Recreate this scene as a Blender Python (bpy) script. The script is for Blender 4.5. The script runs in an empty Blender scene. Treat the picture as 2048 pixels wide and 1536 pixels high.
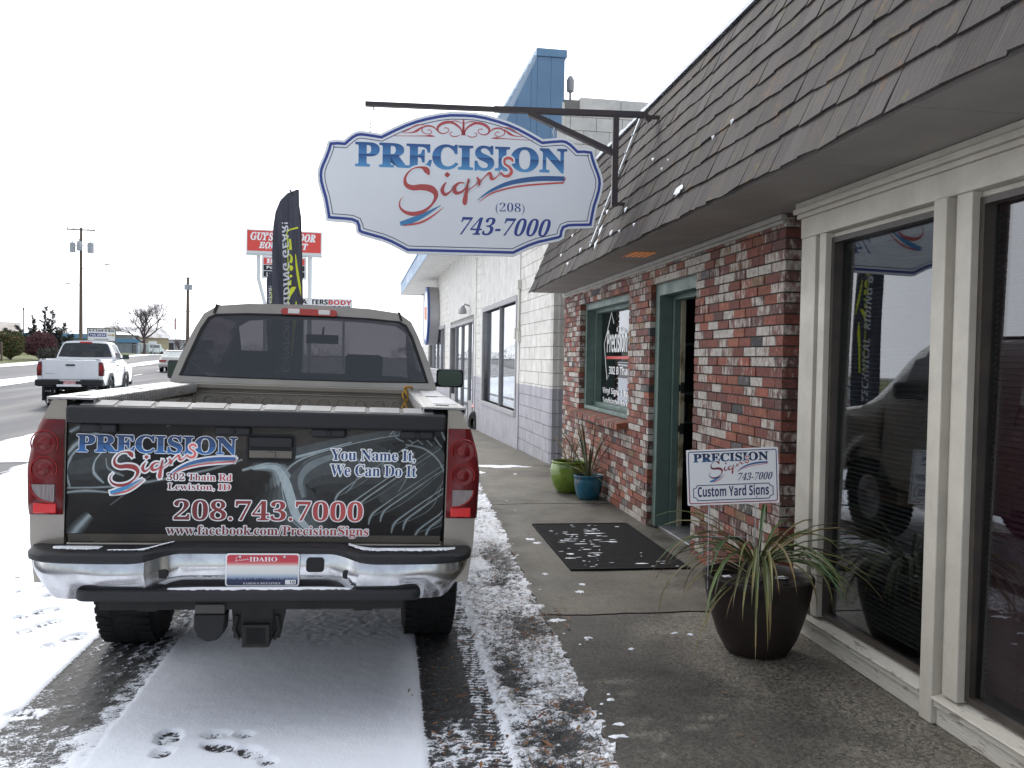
import bpy, bmesh, math, random
import numpy as np
from mathutils import Vector, Matrix, Euler
R = math.radians
scene = bpy.context.scene
COL = scene.collection
random.seed(7)
# ------------------------------------------------------------------ camera
F, EYE = 1750.0, 1.6
yaw, pitch, roll = math.atan(244 / F), math.atan(-50 / F), 0.017
fw = Vector((math.sin(yaw) * math.cos(pitch), math.cos(yaw) * math.cos(pitch), math.sin(pitch)))
rt = Vector((math.cos(yaw), -math.sin(yaw), 0)); up = rt.cross(fw)
r2 = rt * math.cos(roll) + up * math.sin(roll); u2 = up * math.cos(roll) - rt * math.sin(roll)
cd = bpy.data.cameras.new('camera'); cam = bpy.data.objects.new('camera', cd); COL.objects.link(cam)
mw = Matrix((r2, u2, -fw)).transposed().to_4x4(); mw.translation = Vector((0, 0, EYE)); cam.matrix_world = mw
cd.sensor_fit = 'HORIZONTAL'; cd.sensor_width = 36.0; cd.lens = F / 2048 * 36.0
cd.clip_start = 0.05; cd.clip_end = 4000
scene.camera = cam
# ------------------------------------------------------------------ sky and sun (bright thin overcast, sun veiled ahead)
SUN_EL, SUN_AZ = R(38), R(-14)          # azimuth from +Y towards +X
world = bpy.data.worlds.new("World"); scene.world = world; world.use_nodes = True
nt = world.node_tree; nt.nodes.clear()
def wn(t, **k):
    n = nt.nodes.new(t)
    for a, b in k.items(): setattr(n, a, b)
    return n
sky = wn('ShaderNodeTexSky', sky_type='NISHITA', sun_disc=False, sun_elevation=SUN_EL, sun_rotation=SUN_AZ, dust_density=2.0)
tc = wn('ShaderNodeTexCoord'); sep = wn('ShaderNodeSeparateXYZ'); nt.links.new(tc.outputs['Generated'], sep.inputs[0])
mpn = wn('ShaderNodeMapping'); mpn.inputs['Scale'].default_value = (1.0, 1.0, 2.6); nt.links.new(tc.outputs['Generated'], mpn.inputs[0])
noi = wn('ShaderNodeTexNoise'); noi.inputs['Scale'].default_value = 2.2; noi.inputs['Detail'].default_value = 6; noi.inputs['Roughness'].default_value = .58
nt.links.new(mpn.outputs[0], noi.inputs['Vector'])
# cloud brightness rises towards the veiled sun ahead (+Y)
fwd = wn('ShaderNodeMapRange'); fwd.inputs['From Min'].default_value = -.75; fwd.inputs['From Max'].default_value = .75
fwd.inputs['To Min'].default_value = 11.5; fwd.inputs['To Max'].default_value = 14.5
nt.links.new(sep.outputs['Y'], fwd.inputs['Value'])
cb = wn('ShaderNodeCombineXYZ')
cr = wn('ShaderNodeVectorMath', operation='SCALE'); cr.inputs[0].default_value = (.965, .985, 1.03); nt.links.new(fwd.outputs[0], cr.inputs['Scale'])
# cover: almost closed ahead, broken behind
cov = wn('ShaderNodeMath', operation='MULTIPLY_ADD'); cov.inputs[1].default_value = .55; cov.inputs[2].default_value = .42
nt.links.new(sep.outputs['Y'], cov.inputs[0])
add = wn('ShaderNodeMath', operation='ADD'); nt.links.new(noi.outputs['Fac'], add.inputs[0]); nt.links.new(cov.outputs[0], add.inputs[1])
ramp = wn('ShaderNodeMapRange', interpolation_type='SMOOTHSTEP'); ramp.inputs['From Min'].default_value = .62; ramp.inputs['From Max'].default_value = .98
ramp.inputs['To Min'].default_value = .35
nt.links.new(add.outputs[0], ramp.inputs['Value'])
mixs = wn('ShaderNodeMix', data_type='RGBA'); nt.links.new(ramp.outputs[0], mixs.inputs['Factor'])
nt.links.new(sky.outputs[0], mixs.inputs['A']); nt.links.new(cr.outputs[0], mixs.inputs['B'])
bg = wn('ShaderNodeBackground'); bg.inputs['Strength'].default_value = .1; nt.links.new(mixs.outputs['Result'], bg.inputs['Color'])
wo = wn('ShaderNodeOutputWorld'); nt.links.new(bg.outputs[0], wo.inputs['Surface'])
sd = bpy.data.lights.new('sun', 'SUN'); sd.energy = 0.9; sd.angle = R(14); sd.color = (1, .96, .9)
so = bpy.data.objects.new('sun', sd); COL.objects.link(so)
sdir = Vector((math.sin(SUN_AZ) * math.cos(SUN_EL), math.cos(SUN_AZ) * math.cos(SUN_EL), math.sin(SUN_EL)))
so.rotation_euler = sdir.to_track_quat('Z', 'Y').to_euler(); so.location = (0, 0, 30)
vs = scene.view_settings; vs.view_transform = 'Standard'; vs.look = 'None'; vs.exposure = 0.66; vs.gamma = 1.0; vs.use_curve_mapping = False
scene.cycles.max_bounces = 7; scene.cycles.transparent_max_bounces = 12
scene.cycles.sample_clamp_indirect = 6.0

# ------------------------------------------------------------------ materials
MATS = {}
def M(name, col, rough=.6, metal=0.0, col2=None, vs_=6.0, lo=.35, hi=.65, bump=0.0, bs=60.0, det=5.0, stretch=(1, 1, 1), coat=0.0, spec=.5, attr=None, rvar=0.0, emit=0.0):
    """Principled surface whose colour varies between col and col2 by object-space noise."""
    if name in MATS: return MATS[name]
    m = bpy.data.materials.new(name); m.use_nodes = True; t = m.node_tree; p = t.nodes['Principled BSDF']
    p.inputs['Roughness'].default_value = rough; p.inputs['Metallic'].default_value = metal
    p.inputs['Base Color'].default_value = (*col, 1); p.inputs['Coat Weight'].default_value = coat; p.inputs['Coat Roughness'].default_value = .08
    p.inputs['Specular IOR Level'].default_value = spec
    L = t.links.new
    c = t.nodes.new('ShaderNodeTexCoord'); mp = t.nodes.new('ShaderNodeMapping'); mp.inputs['Scale'].default_value = stretch; L(c.outputs['Object'], mp.inputs[0])
    if col2 is not None or rvar:
        n = t.nodes.new('ShaderNodeTexNoise'); n.inputs['Scale'].default_value = vs_; n.inputs['Detail'].default_value = det; n.inputs['Roughness'].default_value = .62; L(mp.outputs[0], n.inputs['Vector'])
        r = t.nodes.new('ShaderNodeMapRange'); r.inputs['From Min'].default_value = lo; r.inputs['From Max'].default_value = hi; L(n.outputs['Fac'], r.inputs['Value'])
    if col2 is not None:
        x = t.nodes.new('ShaderNodeMix'); x.data_type = 'RGBA'; L(r.outputs[0], x.inputs['Factor']); x.inputs['A'].default_value = (*col, 1); x.inputs['B'].default_value = (*col2, 1)
        out = x.outputs['Result']
        if attr:
            a = t.nodes.new('ShaderNodeAttribute'); a.attribute_name = attr
            y = t.nodes.new('ShaderNodeMix'); y.data_type = 'RGBA'; y.blend_type = 'MULTIPLY'; y.inputs['Factor'].default_value = 1; L(out, y.inputs['A']); L(a.outputs['Color'], y.inputs['B']); out = y.outputs['Result']
        L(out, p.inputs['Base Color'])
    if rvar:
        q = t.nodes.new('ShaderNodeMapRange'); q.inputs['To Min'].default_value = max(0, rough - rvar); q.inputs['To Max'].default_value = rough + rvar; L(r.outputs[0], q.inputs['Value']); L(q.outputs[0], p.inputs['Roughness'])
    if bump:
        n2 = t.nodes.new('ShaderNodeTexNoise'); n2.inputs['Scale'].default_value = bs; n2.inputs['Detail'].default_value = 6; L(mp.outputs[0], n2.inputs['Vector'])
        b = t.nodes.new('ShaderNodeBump'); b.inputs['Strength'].default_value = bump; b.inputs['Distance'].default_value = .02; L(n2.outputs['Fac'], b.inputs['Height']); L(b.outputs[0], p.inputs['Normal'])
    if emit:
        p.inputs['Emission Color'].default_value = (*col, 1); p.inputs['Emission Strength'].default_value = emit
    MATS[name] = m; return m
def GLASS(name, tint=(.5, .55, .55), refl=.04, rough=.0, k=1.7):
    """Thin architectural glass: fresnel reflection over tinted transmission."""
    if name in MATS: return MATS[name]
    m = bpy.data.materials.new(name); m.use_nodes = True; t = m.node_tree; t.nodes.clear(); L = t.links.new
    tr = t.nodes.new('ShaderNodeBsdfTransparent'); tr.inputs[0].default_value = (*tint, 1)
    gl = t.nodes.new('ShaderNodeBsdfGlossy'); gl.inputs['Roughness'].default_value = rough; gl.inputs[0].default_value = (.95, .97, 1, 1)
    lw = t.nodes.new('ShaderNodeLayerWeight'); pw_ = t.nodes.new('ShaderNodeMath'); pw_.operation = 'POWER'; pw_.inputs[1].default_value = 5.0; L(lw.outputs['Facing'], pw_.inputs[0]); lw.inputs[0].default_value = .5
    fr = t.nodes.new('ShaderNodeMath'); fr.operation = 'MULTIPLY_ADD'; fr.inputs[1].default_value = .92; fr.inputs[2].default_value = .08; L(pw_.outputs[0], fr.inputs[0])
    ad = t.nodes.new('ShaderNodeMath'); ad.operation = 'MULTIPLY_ADD'; ad.inputs[1].default_value = k; ad.inputs[2].default_value = refl; ad.use_clamp = True; L(fr.outputs[0], ad.inputs[0])
    mx = t.nodes.new('ShaderNodeMixShader'); L(ad.outputs[0], mx.inputs[0]); L(tr.outputs[0], mx.inputs[1]); L(gl.outputs[0], mx.inputs[2])
    o = t.nodes.new('ShaderNodeOutputMaterial'); L(mx.outputs[0], o.inputs[0])
    MATS[name] = m; return m
def RAMPZ(name, stops, axis='Z', rough=.35):
    """Printed vertical colour ramp in generated (bounding-box) coordinates."""
    if name in MATS: return MATS[name]
    m = bpy.data.materials.new(name); m.use_nodes = True; t = m.node_tree; p = t.nodes['Principled BSDF']; L = t.links.new
    p.inputs['Roughness'].default_value = rough
    c = t.nodes.new('ShaderNodeTexCoord'); s = t.nodes.new('ShaderNodeSeparateXYZ'); L(c.outputs['Generated'], s.inputs[0])
    r = t.nodes.new('ShaderNodeValToRGB'); L(s.outputs[axis], r.inputs[0])
    while len(r.color_ramp.elements) < len(stops): r.color_ramp.elements.new(.5)
    for e, (pos, cc) in zip(r.color_ramp.elements, stops): e.position = pos; e.color = (*cc, 1)
    L(r.outputs[0], p.inputs['Base Color']); MATS[name] = m; return m

# ------------------------------------------------------------------ mesh builder
class MB:
    def __init__(s): s.v = []; s.f = []; s.c = []; s.cur = None
    def add(s, verts, faces, c=None):
        b = len(s.v); s.v += [tuple(v) for v in verts]; s.f += [tuple(i + b for i in f) for f in faces]; s.c += [c] * len(faces); return s
    def box(s, x0, y0, z0, x1, y1, z1, c=None):
        v = [(x0, y0, z0), (x1, y0, z0), (x1, y1, z0), (x0, y1, z0), (x0, y0, z1), (x1, y0, z1), (x1, y1, z1), (x0, y1, z1)]
        return s.add(v, [(0, 3, 2, 1), (4, 5, 6, 7), (0, 1, 5, 4), (1, 2, 6, 5), (2, 3, 7, 6), (3, 0, 4, 7)], c)
    def hexa(s, v, c=None):
        return s.add(v, [(0, 3, 2, 1), (4, 5, 6, 7), (0, 1, 5, 4), (1, 2, 6, 5), (2, 3, 7, 6), (3, 0, 4, 7)], c)
    def bar(s, a, b, w, h=None, c=None, upv=(0, 0, 1)):
        h = h or w; a = Vector(a); b = Vector(b); d = (b - a).normalized(); u = Vector(upv)
        if abs(d.dot(u)) > .98: u = Vector((0, 1, 0))
        sd_ = d.cross(u).normalized() * w / 2; uu = sd_.cross(d).normalized() * h / 2
        return s.hexa([a - sd_ - uu, a + sd_ - uu, b + sd_ - uu, b - sd_ - uu, a - sd_ + uu, a + sd_ + uu, b + sd_ + uu, b - sd_ + uu], c)
    def tube(s, path, r, n=8, cap=True, c=None):
        P = [Vector(p) for p in path]; k = len(P); rr = r if isinstance(r, (list, tuple)) else [r] * k
        V = []; Fc = []; prev = None
        for i in range(k):
            d = (P[min(i + 1, k - 1)] - P[max(i - 1, 0)])
            d = d.normalized() if d.length > 1e-9 else Vector((0, 0, 1))
            if prev is None:
                a = d.orthogonal().normalized()
            else:
                a = (prev - d * prev.dot(d))
                a = a.normalized() if a.length > 1e-6 else d.orthogonal().normalized()
            prev = a; b = d.cross(a)
            for j in range(n):
                t = 2 * math.pi * j / n; V.append(P[i] + (a * math.cos(t) + b * math.sin(t)) * rr[i])
        for i in range(k - 1):
            for j in range(n):
                j2 = (j + 1) % n; Fc.append((i * n + j, i * n + j2, (i + 1) * n + j2, (i + 1) * n + j))
        if cap: Fc += [tuple(range(n - 1, -1, -1)), tuple(range((k - 1) * n, k * n))]
        return s.add(V, Fc, c)
    def lathe(s, prof, n=24, o=(0, 0, 0), axis='Z', c=None, capt=False):
        V = []; Fc = []; k = len(prof)
        for (r, z) in prof:
            for j in range(n):
                t = 2 * math.pi * j / n; a, b = r * math.cos(t), r * math.sin(t)
                V.append((o[0] + a, o[1] + b, o[2] + z) if axis == 'Z' else ((o[0] + z, o[1] + a, o[2] + b) if axis == 'X' else (o[0] + b, o[1] + z, o[2] + a)))
        for i in range(k - 1):
            for j in range(n):
                j2 = (j + 1) % n; Fc.append((i * n + j, i * n + j2, (i + 1) * n + j2, (i + 1) * n + j))
        if capt: Fc += [tuple(range(n - 1, -1, -1)), tuple(range((k - 1) * n, k * n))]
        return s.add(V, Fc, c)
    def grid(s, fn, us, vs__, skip=None, c=None):
        nu, nv = len(us), len(vs__); V = [fn(u, v) for v in vs__ for u in us]; Fc = []
        for j in range(nv - 1):
            for i in range(nu - 1):
                if skip and skip(i, j): continue
                Fc.append((j * nu + i, j * nu + i + 1, (j + 1) * nu + i + 1, (j + 1) * nu + i))
        return s.add(V, Fc, c)
    def prism(s, poly, fn0, fn1, c=None):
        """poly 2D ring; fn0/fn1 map (u,v)->3D for the two caps"""
        n = len(poly); V = [fn0(*p) for p in poly] + [fn1(*p) for p in poly]
        Fc = [tuple(range(n)), tuple(range(2 * n - 1, n - 1, -1))] + [((i + 1) % n, i, n + i, n + (i + 1) % n) for i in range(n)]
        return s.add(V, Fc, c)
    def mesh(s, name):
        used = sorted({i for f in s.f for i in f})
        if len(used) < len(s.v): mp_ = {a: b for b, a in enumerate(used)}; s.v = [s.v[i] for i in used]; s.f = [tuple(mp_[i] for i in f) for f in s.f]
        me = bpy.data.meshes.new(name); me.from_pydata([tuple(v) for v in s.v], [], s.f); me.update()
        if any(c is not None for c in s.c):
            a = me.color_attributes.new('bc', 'FLOAT_COLOR', 'CORNER'); arr = []
            for f, c in zip(s.f, s.c):
                c = c or (1, 1, 1, 1); c = c if len(c) == 4 else (*c, 1)
                arr += list(c) * len(f)
            a.data.foreach_set('color', arr)
        return me
    def build(s, name, mat, parent=None, smooth=0, bevel=0, seg=2, recalc=False, sub=0, solid=0):
        me = s.mesh(name); me.materials.append(mat)
        if recalc or bevel:
            bm = bmesh.new(); bm.from_mesh(me)
            if bevel: bmesh.ops.remove_doubles(bm, verts=bm.verts, dist=1e-5)
            bmesh.ops.recalc_face_normals(bm, faces=bm.faces); bm.to_mesh(me); bm.free()
        o = bpy.data.objects.new(name, me); COL.objects.link(o)
        if smooth:
            me.polygons.foreach_set('use_smooth', [True] * len(me.polygons)); me.set_sharp_from_angle(angle=R(smooth))
        if solid:
            md = o.modifiers.new('solid', 'SOLIDIFY'); md.thickness = solid; md.offset = -1
        if bevel:
            md = o.modifiers.new('bevel', 'BEVEL'); md.width = bevel; md.segments = seg; md.limit_method = 'ANGLE'; md.angle_limit = R(35); md.use_clamp_overlap = True
            if seg > 1 and not smooth:
                me.polygons.foreach_set('use_smooth', [True] * len(me.polygons)); me.set_sharp_from_angle(angle=R(40)); md.harden_normals = False
        if sub:
            md = o.modifiers.new('sub', 'SUBSURF'); md.levels = md.render_levels = sub
        if parent: o.parent = parent
        return o
def thing(name, label, cat, loc=(0, 0, 0), rot=(0, 0, 0), group=None):
    o = bpy.data.objects.new(name, None); COL.objects.link(o); o.location = loc; o.rotation_euler = rot
    o['label'] = label; o['category'] = cat
    if group: o['group'] = group
    return o
def tag(o, label, cat, group=None):
    o['label'] = label; o['category'] = cat
    if group: o['group'] = group
    return o
def kind(o, k): o['kind'] = k; return o
def copy_tree(o, parent=None):
    c = o.copy(); COL.objects.link(c); c.parent = parent
    for ch in list(o.children): copy_tree(ch, c)
    return c
def tri(poly): return poly
def lerp(a, b, t): return a + (b - a) * t
def sst(a, b, x):
    t = min(1, max(0, (x - a) / (b - a))); return t * t * (3 - 2 * t)

# ------------------------------------------------------------------ lettering
def styl(s, st):
    tab = {'serif': (0x1D400, 0x1D41A, 0x1D7CE), 'serifi': (0x1D468, 0x1D482, 0x1D7CE), 'sans': (0x1D5D4, 0x1D5EE, 0x1D7EC), 'sansi': (0x1D63C, 0x1D656, 0x1D7EC), 'plain': None}[st]
    if not tab: return s
    r = ''
    for ch in s:
        if 'A' <= ch <= 'Z': r += chr(tab[0] + ord(ch) - 65)
        elif 'a' <= ch <= 'z': r += chr(tab[1] + ord(ch) - 97)
        elif '0' <= ch <= '9': r += chr(tab[2] + ord(ch) - 48)
        else: r += ch
    return r
TXT = {}
def glyphs(s, st='serif', off=0.0, res=4, space=1.0):
    k = (s, st, off, res, space)
    if k in TXT: return TXT[k]
    c = bpy.data.curves.new('lettering', 'FONT'); c.body = styl(s, st); c.size = 1; c.resolution_u = res; c.offset = off; c.space_character = space
    o = bpy.data.objects.new('lettering', c); COL.objects.link(o); bpy.context.view_layer.update()
    me = o.to_mesh(); v = [(p.co.x, p.co.y) for p in me.vertices]; f = [tuple(p.vertices) for p in me.polygons]
    o.to_mesh_clear(); bpy.data.objects.remove(o); bpy.data.curves.remove(c)
    TXT[k] = (v, f); return v, f
def write(mb, s, box, fn, st='serif', off=0.0, shear=0.0, space=1.0, res=4, lift=0.0):
    """fit text s into box (u0,v0,u1,v1) on the surface fn(u,v,lift); off = outline growth in em"""
    v0, f0 = glyphs(s, st, 0.0, res, space)
    xs = [p[0] for p in v0]; ys = [p[1] for p in v0]; x0, x1, y0, y1 = min(xs), max(xs), min(ys), max(ys)
    v, f = glyphs(s, st, off, res, space) if off else (v0, f0)
    sx = (box[2] - box[0]) / (x1 - x0); sy = (box[3] - box[1]) / (y1 - y0); V = []
    for (x, y) in v:
        a = (x - x0) * sx + box[0]; b = (y - y0) * sy + box[1]; V.append(fn(a + shear * (b - box[1]), b, lift))
    mb.add(V, f)
def write_edge(mb, s, box, fn, st='serif', r=.004, shear=0.0, lift=0.0, n=12, space=1.0):
    """outline of a lettering: the glyphs repeated round a small circle"""
    for k in range(n):
        a = 2 * math.pi * k / n; dx, dy = r * math.cos(a), r * math.sin(a)
        write(mb, s, box, lambda u, v, l=0: fn(u + dx, v + dy, l), st, shear=shear, lift=lift + k * 1.5e-5, res=2, space=space)
def catmull(pts, n=6):
    P = [pts[0]] + list(pts) + [pts[-1]]; out = []
    for i in range(1, len(P) - 2):
        p0, p1, p2, p3 = P[i - 1], P[i], P[i + 1], P[i + 2]
        for k in range(n):
            t = k / n; out.append(tuple(.5 * (2 * b + (c - a) * t + (2 * a - 5 * b + 4 * c - d) * t * t + (3 * b - a - 3 * c + d) * t ** 3) for a, b, c, d in zip(p0, p1, p2, p3)))
    out.append(tuple(pts[-1])); return out
def stroke(mb, pts, fn, grow=0.0, lift=0.0, n=6, k=1.0, c=None):
    """brush stroke through (u,v,width) points"""
    S = catmull(pts, n); V = []; Fc = []
    if grow:   # lengthen the ends a little
        def ext(a, b):
            d = math.hypot(a[0] - b[0], a[1] - b[1]) or 1; return (a[0] + (a[0] - b[0]) / d * grow / 2, a[1] + (a[1] - b[1]) / d * grow / 2, a[2])
        S = [ext(S[0], S[1])] + S + [ext(S[-1], S[-2])]
    for i, (x, y, w) in enumerate(S):
        a = S[max(i - 1, 0)]; b = S[min(i + 1, len(S) - 1)]; d = math.hypot(b[0] - a[0], b[1] - a[1]) or 1
        nx, ny = -(b[1] - a[1]) / d, (b[0] - a[0]) / d; h = (max(w, 0) * k + grow) / 2
        V += [fn(x + nx * h, y + ny * h, lift), fn(x - nx * h, y - ny * h, lift)]
    for i in range(len(S) - 1): Fc.append((2 * i, 2 * i + 1, 2 * i + 3, 2 * i + 2))
    mb.add(V, Fc, c)
def offset_poly(P, d):
    n = len(P); out = []
    for i in range(n):
        a, b, c = P[i - 1], P[i], P[(i + 1) % n]
        def nrm(p, q):
            dx, dy = q[0] - p[0], q[1] - p[1]; l = math.hypot(dx, dy) or 1; return (-dy / l, dx / l)
        n1, n2 = nrm(a, b), nrm(b, c); m = (n1[0] + n2[0], n1[1] + n2[1]); q = m[0] * n1[0] + m[1] * n1[1]; q = max(q, .35)
        out.append((b[0] + m[0] / q * d, b[1] + m[1] / q * d))
    return out
def band(mb, P, d0, d1, fn, lift):
    A, B = offset_poly(P, d0), offset_poly(P, d1); n = len(P)
    mb.add([fn(*p, lift) for p in A] + [fn(*p, lift) for p in B], [(i, (i + 1) % n, n + (i + 1) % n, n + i) for i in range(n)])

# numpy value noise
def vnoise(x, y, seed=0):
    xi = np.floor(x).astype(np.int64); yi = np.floor(y).astype(np.int64); xf = x - xi; yf = y - yi
    def h(a, b):
        n = (a * 374761393 + b * 668265263 + seed * 974634777) & 0x7fffffff
        n = ((n ^ (n >> 13)) * 1274126177) & 0x7fffffff
        return ((n ^ (n >> 16)) & 0xffff) / 65535.0
    u = xf * xf * (3 - 2 * xf); v = yf * yf * (3 - 2 * yf)
    return (h(xi, yi) * (1 - u) + h(xi + 1, yi) * u) * (1 - v) + (h(xi, yi + 1) * (1 - u) + h(xi + 1, yi + 1) * u) * v
def fbm(x, y, s=1.0, o=4, seed=0):
    r = 0; a = .5; t = 0
    for i in range(o):
        r = r + a * vnoise(x * s, y * s, seed + i * 17); t += a; a *= .55; s *= 2.03
    return r / t
def nsst(a, b, x):
    t = np.clip((x - a) / (b - a), 0, 1); return t * t * (3 - 2 * t)
# ================================================================== GROUND, ROAD, PARKING LANE, SIDEWALK
RA = R(6.6); CA, SA = math.cos(RA), math.sin(RA)
def rd(s, t): return s * CA - t * SA, s * SA + t * CA          # road frame -> world
def gz(x, y):
    x = np.asarray(x, float); y = np.asarray(y, float)
    left = .012 * np.clip(y - 25, 0, 105) * nsst(-1.5, -8, x)
    right = -.02 * np.clip(y - 12.8, 0, 20) * nsst(-1.0, 1.2, x)
    return left + right
def gz1(x, y): return float(gz(x, y))
def npmesh(name, X, Y, Z, mat, attrs=None, smooth=True, parent=None):
    ny, nx = X.shape; co = np.stack([X, Y, Z], -1).reshape(-1, 3).astype(np.float32)
    i = np.arange(ny * nx).reshape(ny, nx); q = np.stack([i[:-1, :-1], i[:-1, 1:], i[1:, 1:], i[1:, :-1]], -1).reshape(-1, 4)
    me = bpy.data.meshes.new(name); me.vertices.add(len(co)); me.vertices.foreach_set('co', co.ravel())
    me.loops.add(q.size); me.loops.foreach_set('vertex_index', q.ravel().astype(np.int32))
    me.polygons.add(len(q)); me.polygons.foreach_set('loop_start', np.arange(0, q.size, 4, dtype=np.int32)); me.polygons.foreach_set('loop_total', np.full(len(q), 4, dtype=np.int32))
    me.update(calc_edges=True)
    if smooth: me.polygons.foreach_set('use_smooth', np.ones(len(q), bool))
    for k, a in (attrs or {}).items():
        if a.ndim == 3:
            at = me.attributes.new(k, 'FLOAT_COLOR', 'POINT'); at.data.foreach_set('color', a.reshape(-1, 4).astype(np.float32).ravel())
        else:
            at = me.attributes.new(k, 'FLOAT', 'POINT'); at.data.foreach_set('value', a.astype(np.float32).ravel())
    me.validate(); me.materials.append(mat)
    o = bpy.data.objects.new(name, me); COL.objects.link(o)
    if parent: o.parent = parent
    return o
def snow_ground(name, bare=(.022, .023, .025), bare2=(.05, .049, .048), snowc=(.84, .865, .92), rough_b=.6, bs=14, edge=.10, jit=.42, fs=90.0):
    m = bpy.data.materials.new(name); m.use_nodes = True; t = m.node_tree; p = t.nodes['Principled BSDF']; L = t.links.new; N = t.nodes.new; p.inputs['Specular IOR Level'].default_value = .25
    c = N('ShaderNodeTexCoord'); a = N('ShaderNodeAttribute'); a.attribute_name = 'snow'; dA = N('ShaderNodeAttribute'); dA.attribute_name = 'dirt'
    n = N('ShaderNodeTexNoise'); n.inputs['Scale'].default_value = fs; n.inputs['Detail'].default_value = 5; n.inputs['Roughness'].default_value = .7; L(c.outputs['Object'], n.inputs[0])
    j = N('ShaderNodeMath'); j.operation = 'MULTIPLY_ADD'; j.inputs[1].default_value = jit * 2; j.inputs[2].default_value = -jit; L(n.outputs['Fac'], j.inputs[0])
    ad = N('ShaderNodeMath'); L(a.outputs['Fac'], ad.inputs[0]); L(j.outputs[0], ad.inputs[1])
    mr = N('ShaderNodeMapRange'); mr.interpolation_type = 'SMOOTHSTEP'; mr.inputs['From Min'].default_value = .5 - edge; mr.inputs['From Max'].default_value = .5 + edge; L(ad.outputs[0], mr.inputs[0])
    n2 = N('ShaderNodeTexNoise'); n2.inputs['Scale'].default_value = bs; n2.inputs['Detail'].default_value = 8; n2.inputs['Roughness'].default_value = .7; L(c.outputs['Object'], n2.inputs[0])
    vo = N('ShaderNodeTexVoronoi'); vo.inputs['Scale'].default_value = 85; L(c.outputs['Object'], vo.inputs[0])
    b = N('ShaderNodeMix'); b.data_type = 'RGBA'; b.inputs['A'].default_value = (*bare, 1); b.inputs['B'].default_value = (*bare2, 1); L(n2.outputs['Fac'], b.inputs['Factor'])
    vr = N('ShaderNodeMapRange'); vr.inputs['From Max'].default_value = 1; vr.inputs['To Min'].default_value = .35; vr.inputs['To Max'].default_value = 2.0; L(vo.outputs['Color'], vr.inputs[0])
    bm_ = N('ShaderNodeVectorMath'); bm_.operation = 'SCALE'; L(b.outputs['Result'], bm_.inputs[0]); L(vr.outputs[0], bm_.inputs['Scale'])
    sn = N('ShaderNodeMix'); sn.data_type = 'RGBA'; sn.inputs['A'].default_value = (*snowc, 1); sn.inputs['B'].default_value = (.20, .185, .165, 1)
    dm = N('ShaderNodeMath'); dm.operation = 'MULTIPLY'; L(dA.outputs['Fac'], dm.inputs[0])
    n3 = N('ShaderNodeTexNoise'); n3.inputs['Scale'].default_value = 38; n3.inputs['Detail'].default_value = 6; n3.inputs['Roughness'].default_value = .75; L(c.outputs['Object'], n3.inputs[0])
    d3 = N('ShaderNodeMapRange'); d3.inputs['From Min'].default_value = .42; d3.inputs['From Max'].default_value = .66; L(n3.outputs['Fac'], d3.inputs[0]); L(d3.outputs[0], dm.inputs[1]); L(dm.outputs[0], sn.inputs['Factor'])
    mx = N('ShaderNodeMix'); mx.data_type = 'RGBA'; L(mr.outputs[0], mx.inputs['Factor']); L(bm_.outputs[0], mx.inputs['A']); L(sn.outputs['Result'], mx.inputs['B']); L(mx.outputs['Result'], p.inputs['Base Color'])
    ro = N('ShaderNodeMapRange'); ro.inputs['To Min'].default_value = rough_b; ro.inputs['To Max'].default_value = .75; L(mr.outputs[0], ro.inputs[0]); L(ro.outputs[0], p.inputs['Roughness'])
    h = N('ShaderNodeMath'); h.operation = 'MULTIPLY_ADD'; h.inputs[1].default_value = .6; L(mr.outputs[0], h.inputs[0]); L(n.outputs['Fac'], h.inputs[2])
    bu = N('ShaderNodeBump'); bu.inputs['Strength'].default_value = .5; bu.inputs['Distance'].default_value = .006; L(h.outputs[0], bu.inputs['Height']); L(bu.outputs[0], p.inputs['Normal'])
    return m
def kerb_x(y):
    y = np.asarray(y, float)
    k = np.interp(y, [0, 3.28, 5.66, 9.7, 12, 16, 40], [.78, .90, .955, 1.09, 1.13, 1.16, 1.2])
    return k + (fbm(y * 6, y * 0 + 3, 1, 4, 5) - .5) * .07 + (fbm(y * 30, y * 0 + 9, 1, 2, 8) - .5) * .025
# --- big ground sheet
gx = np.array([-1800, -900, -500, -300, -200, -150, -110, -80, -60, -45, -35, -25, -16, -12, -8, -6, -4, -2, -1, 0, 1, 2, 4, 8, 20, 60, 200, 600, 1800.]); gy = np.array([-60, -10, 0, 6, 12, 13, 16, 20, 25, 30, 35, 45, 60, 80, 100, 120, 130, 140, 180, 260, 400, 700, 1200, 2500.])
X, Y = np.meshgrid(gx, gy)
mg = snow_ground('winter_ground', bare=(.075, .07, .055), bare2=(.13, .115, .085), rough_b=.8, fs=3.0, bs=2.0)
kind(npmesh('ground', X, Y, gz(X, Y) - .06, mg, {'snow': X * 0 + .46, 'dirt': X * 0 + .2}), 'structure')
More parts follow.
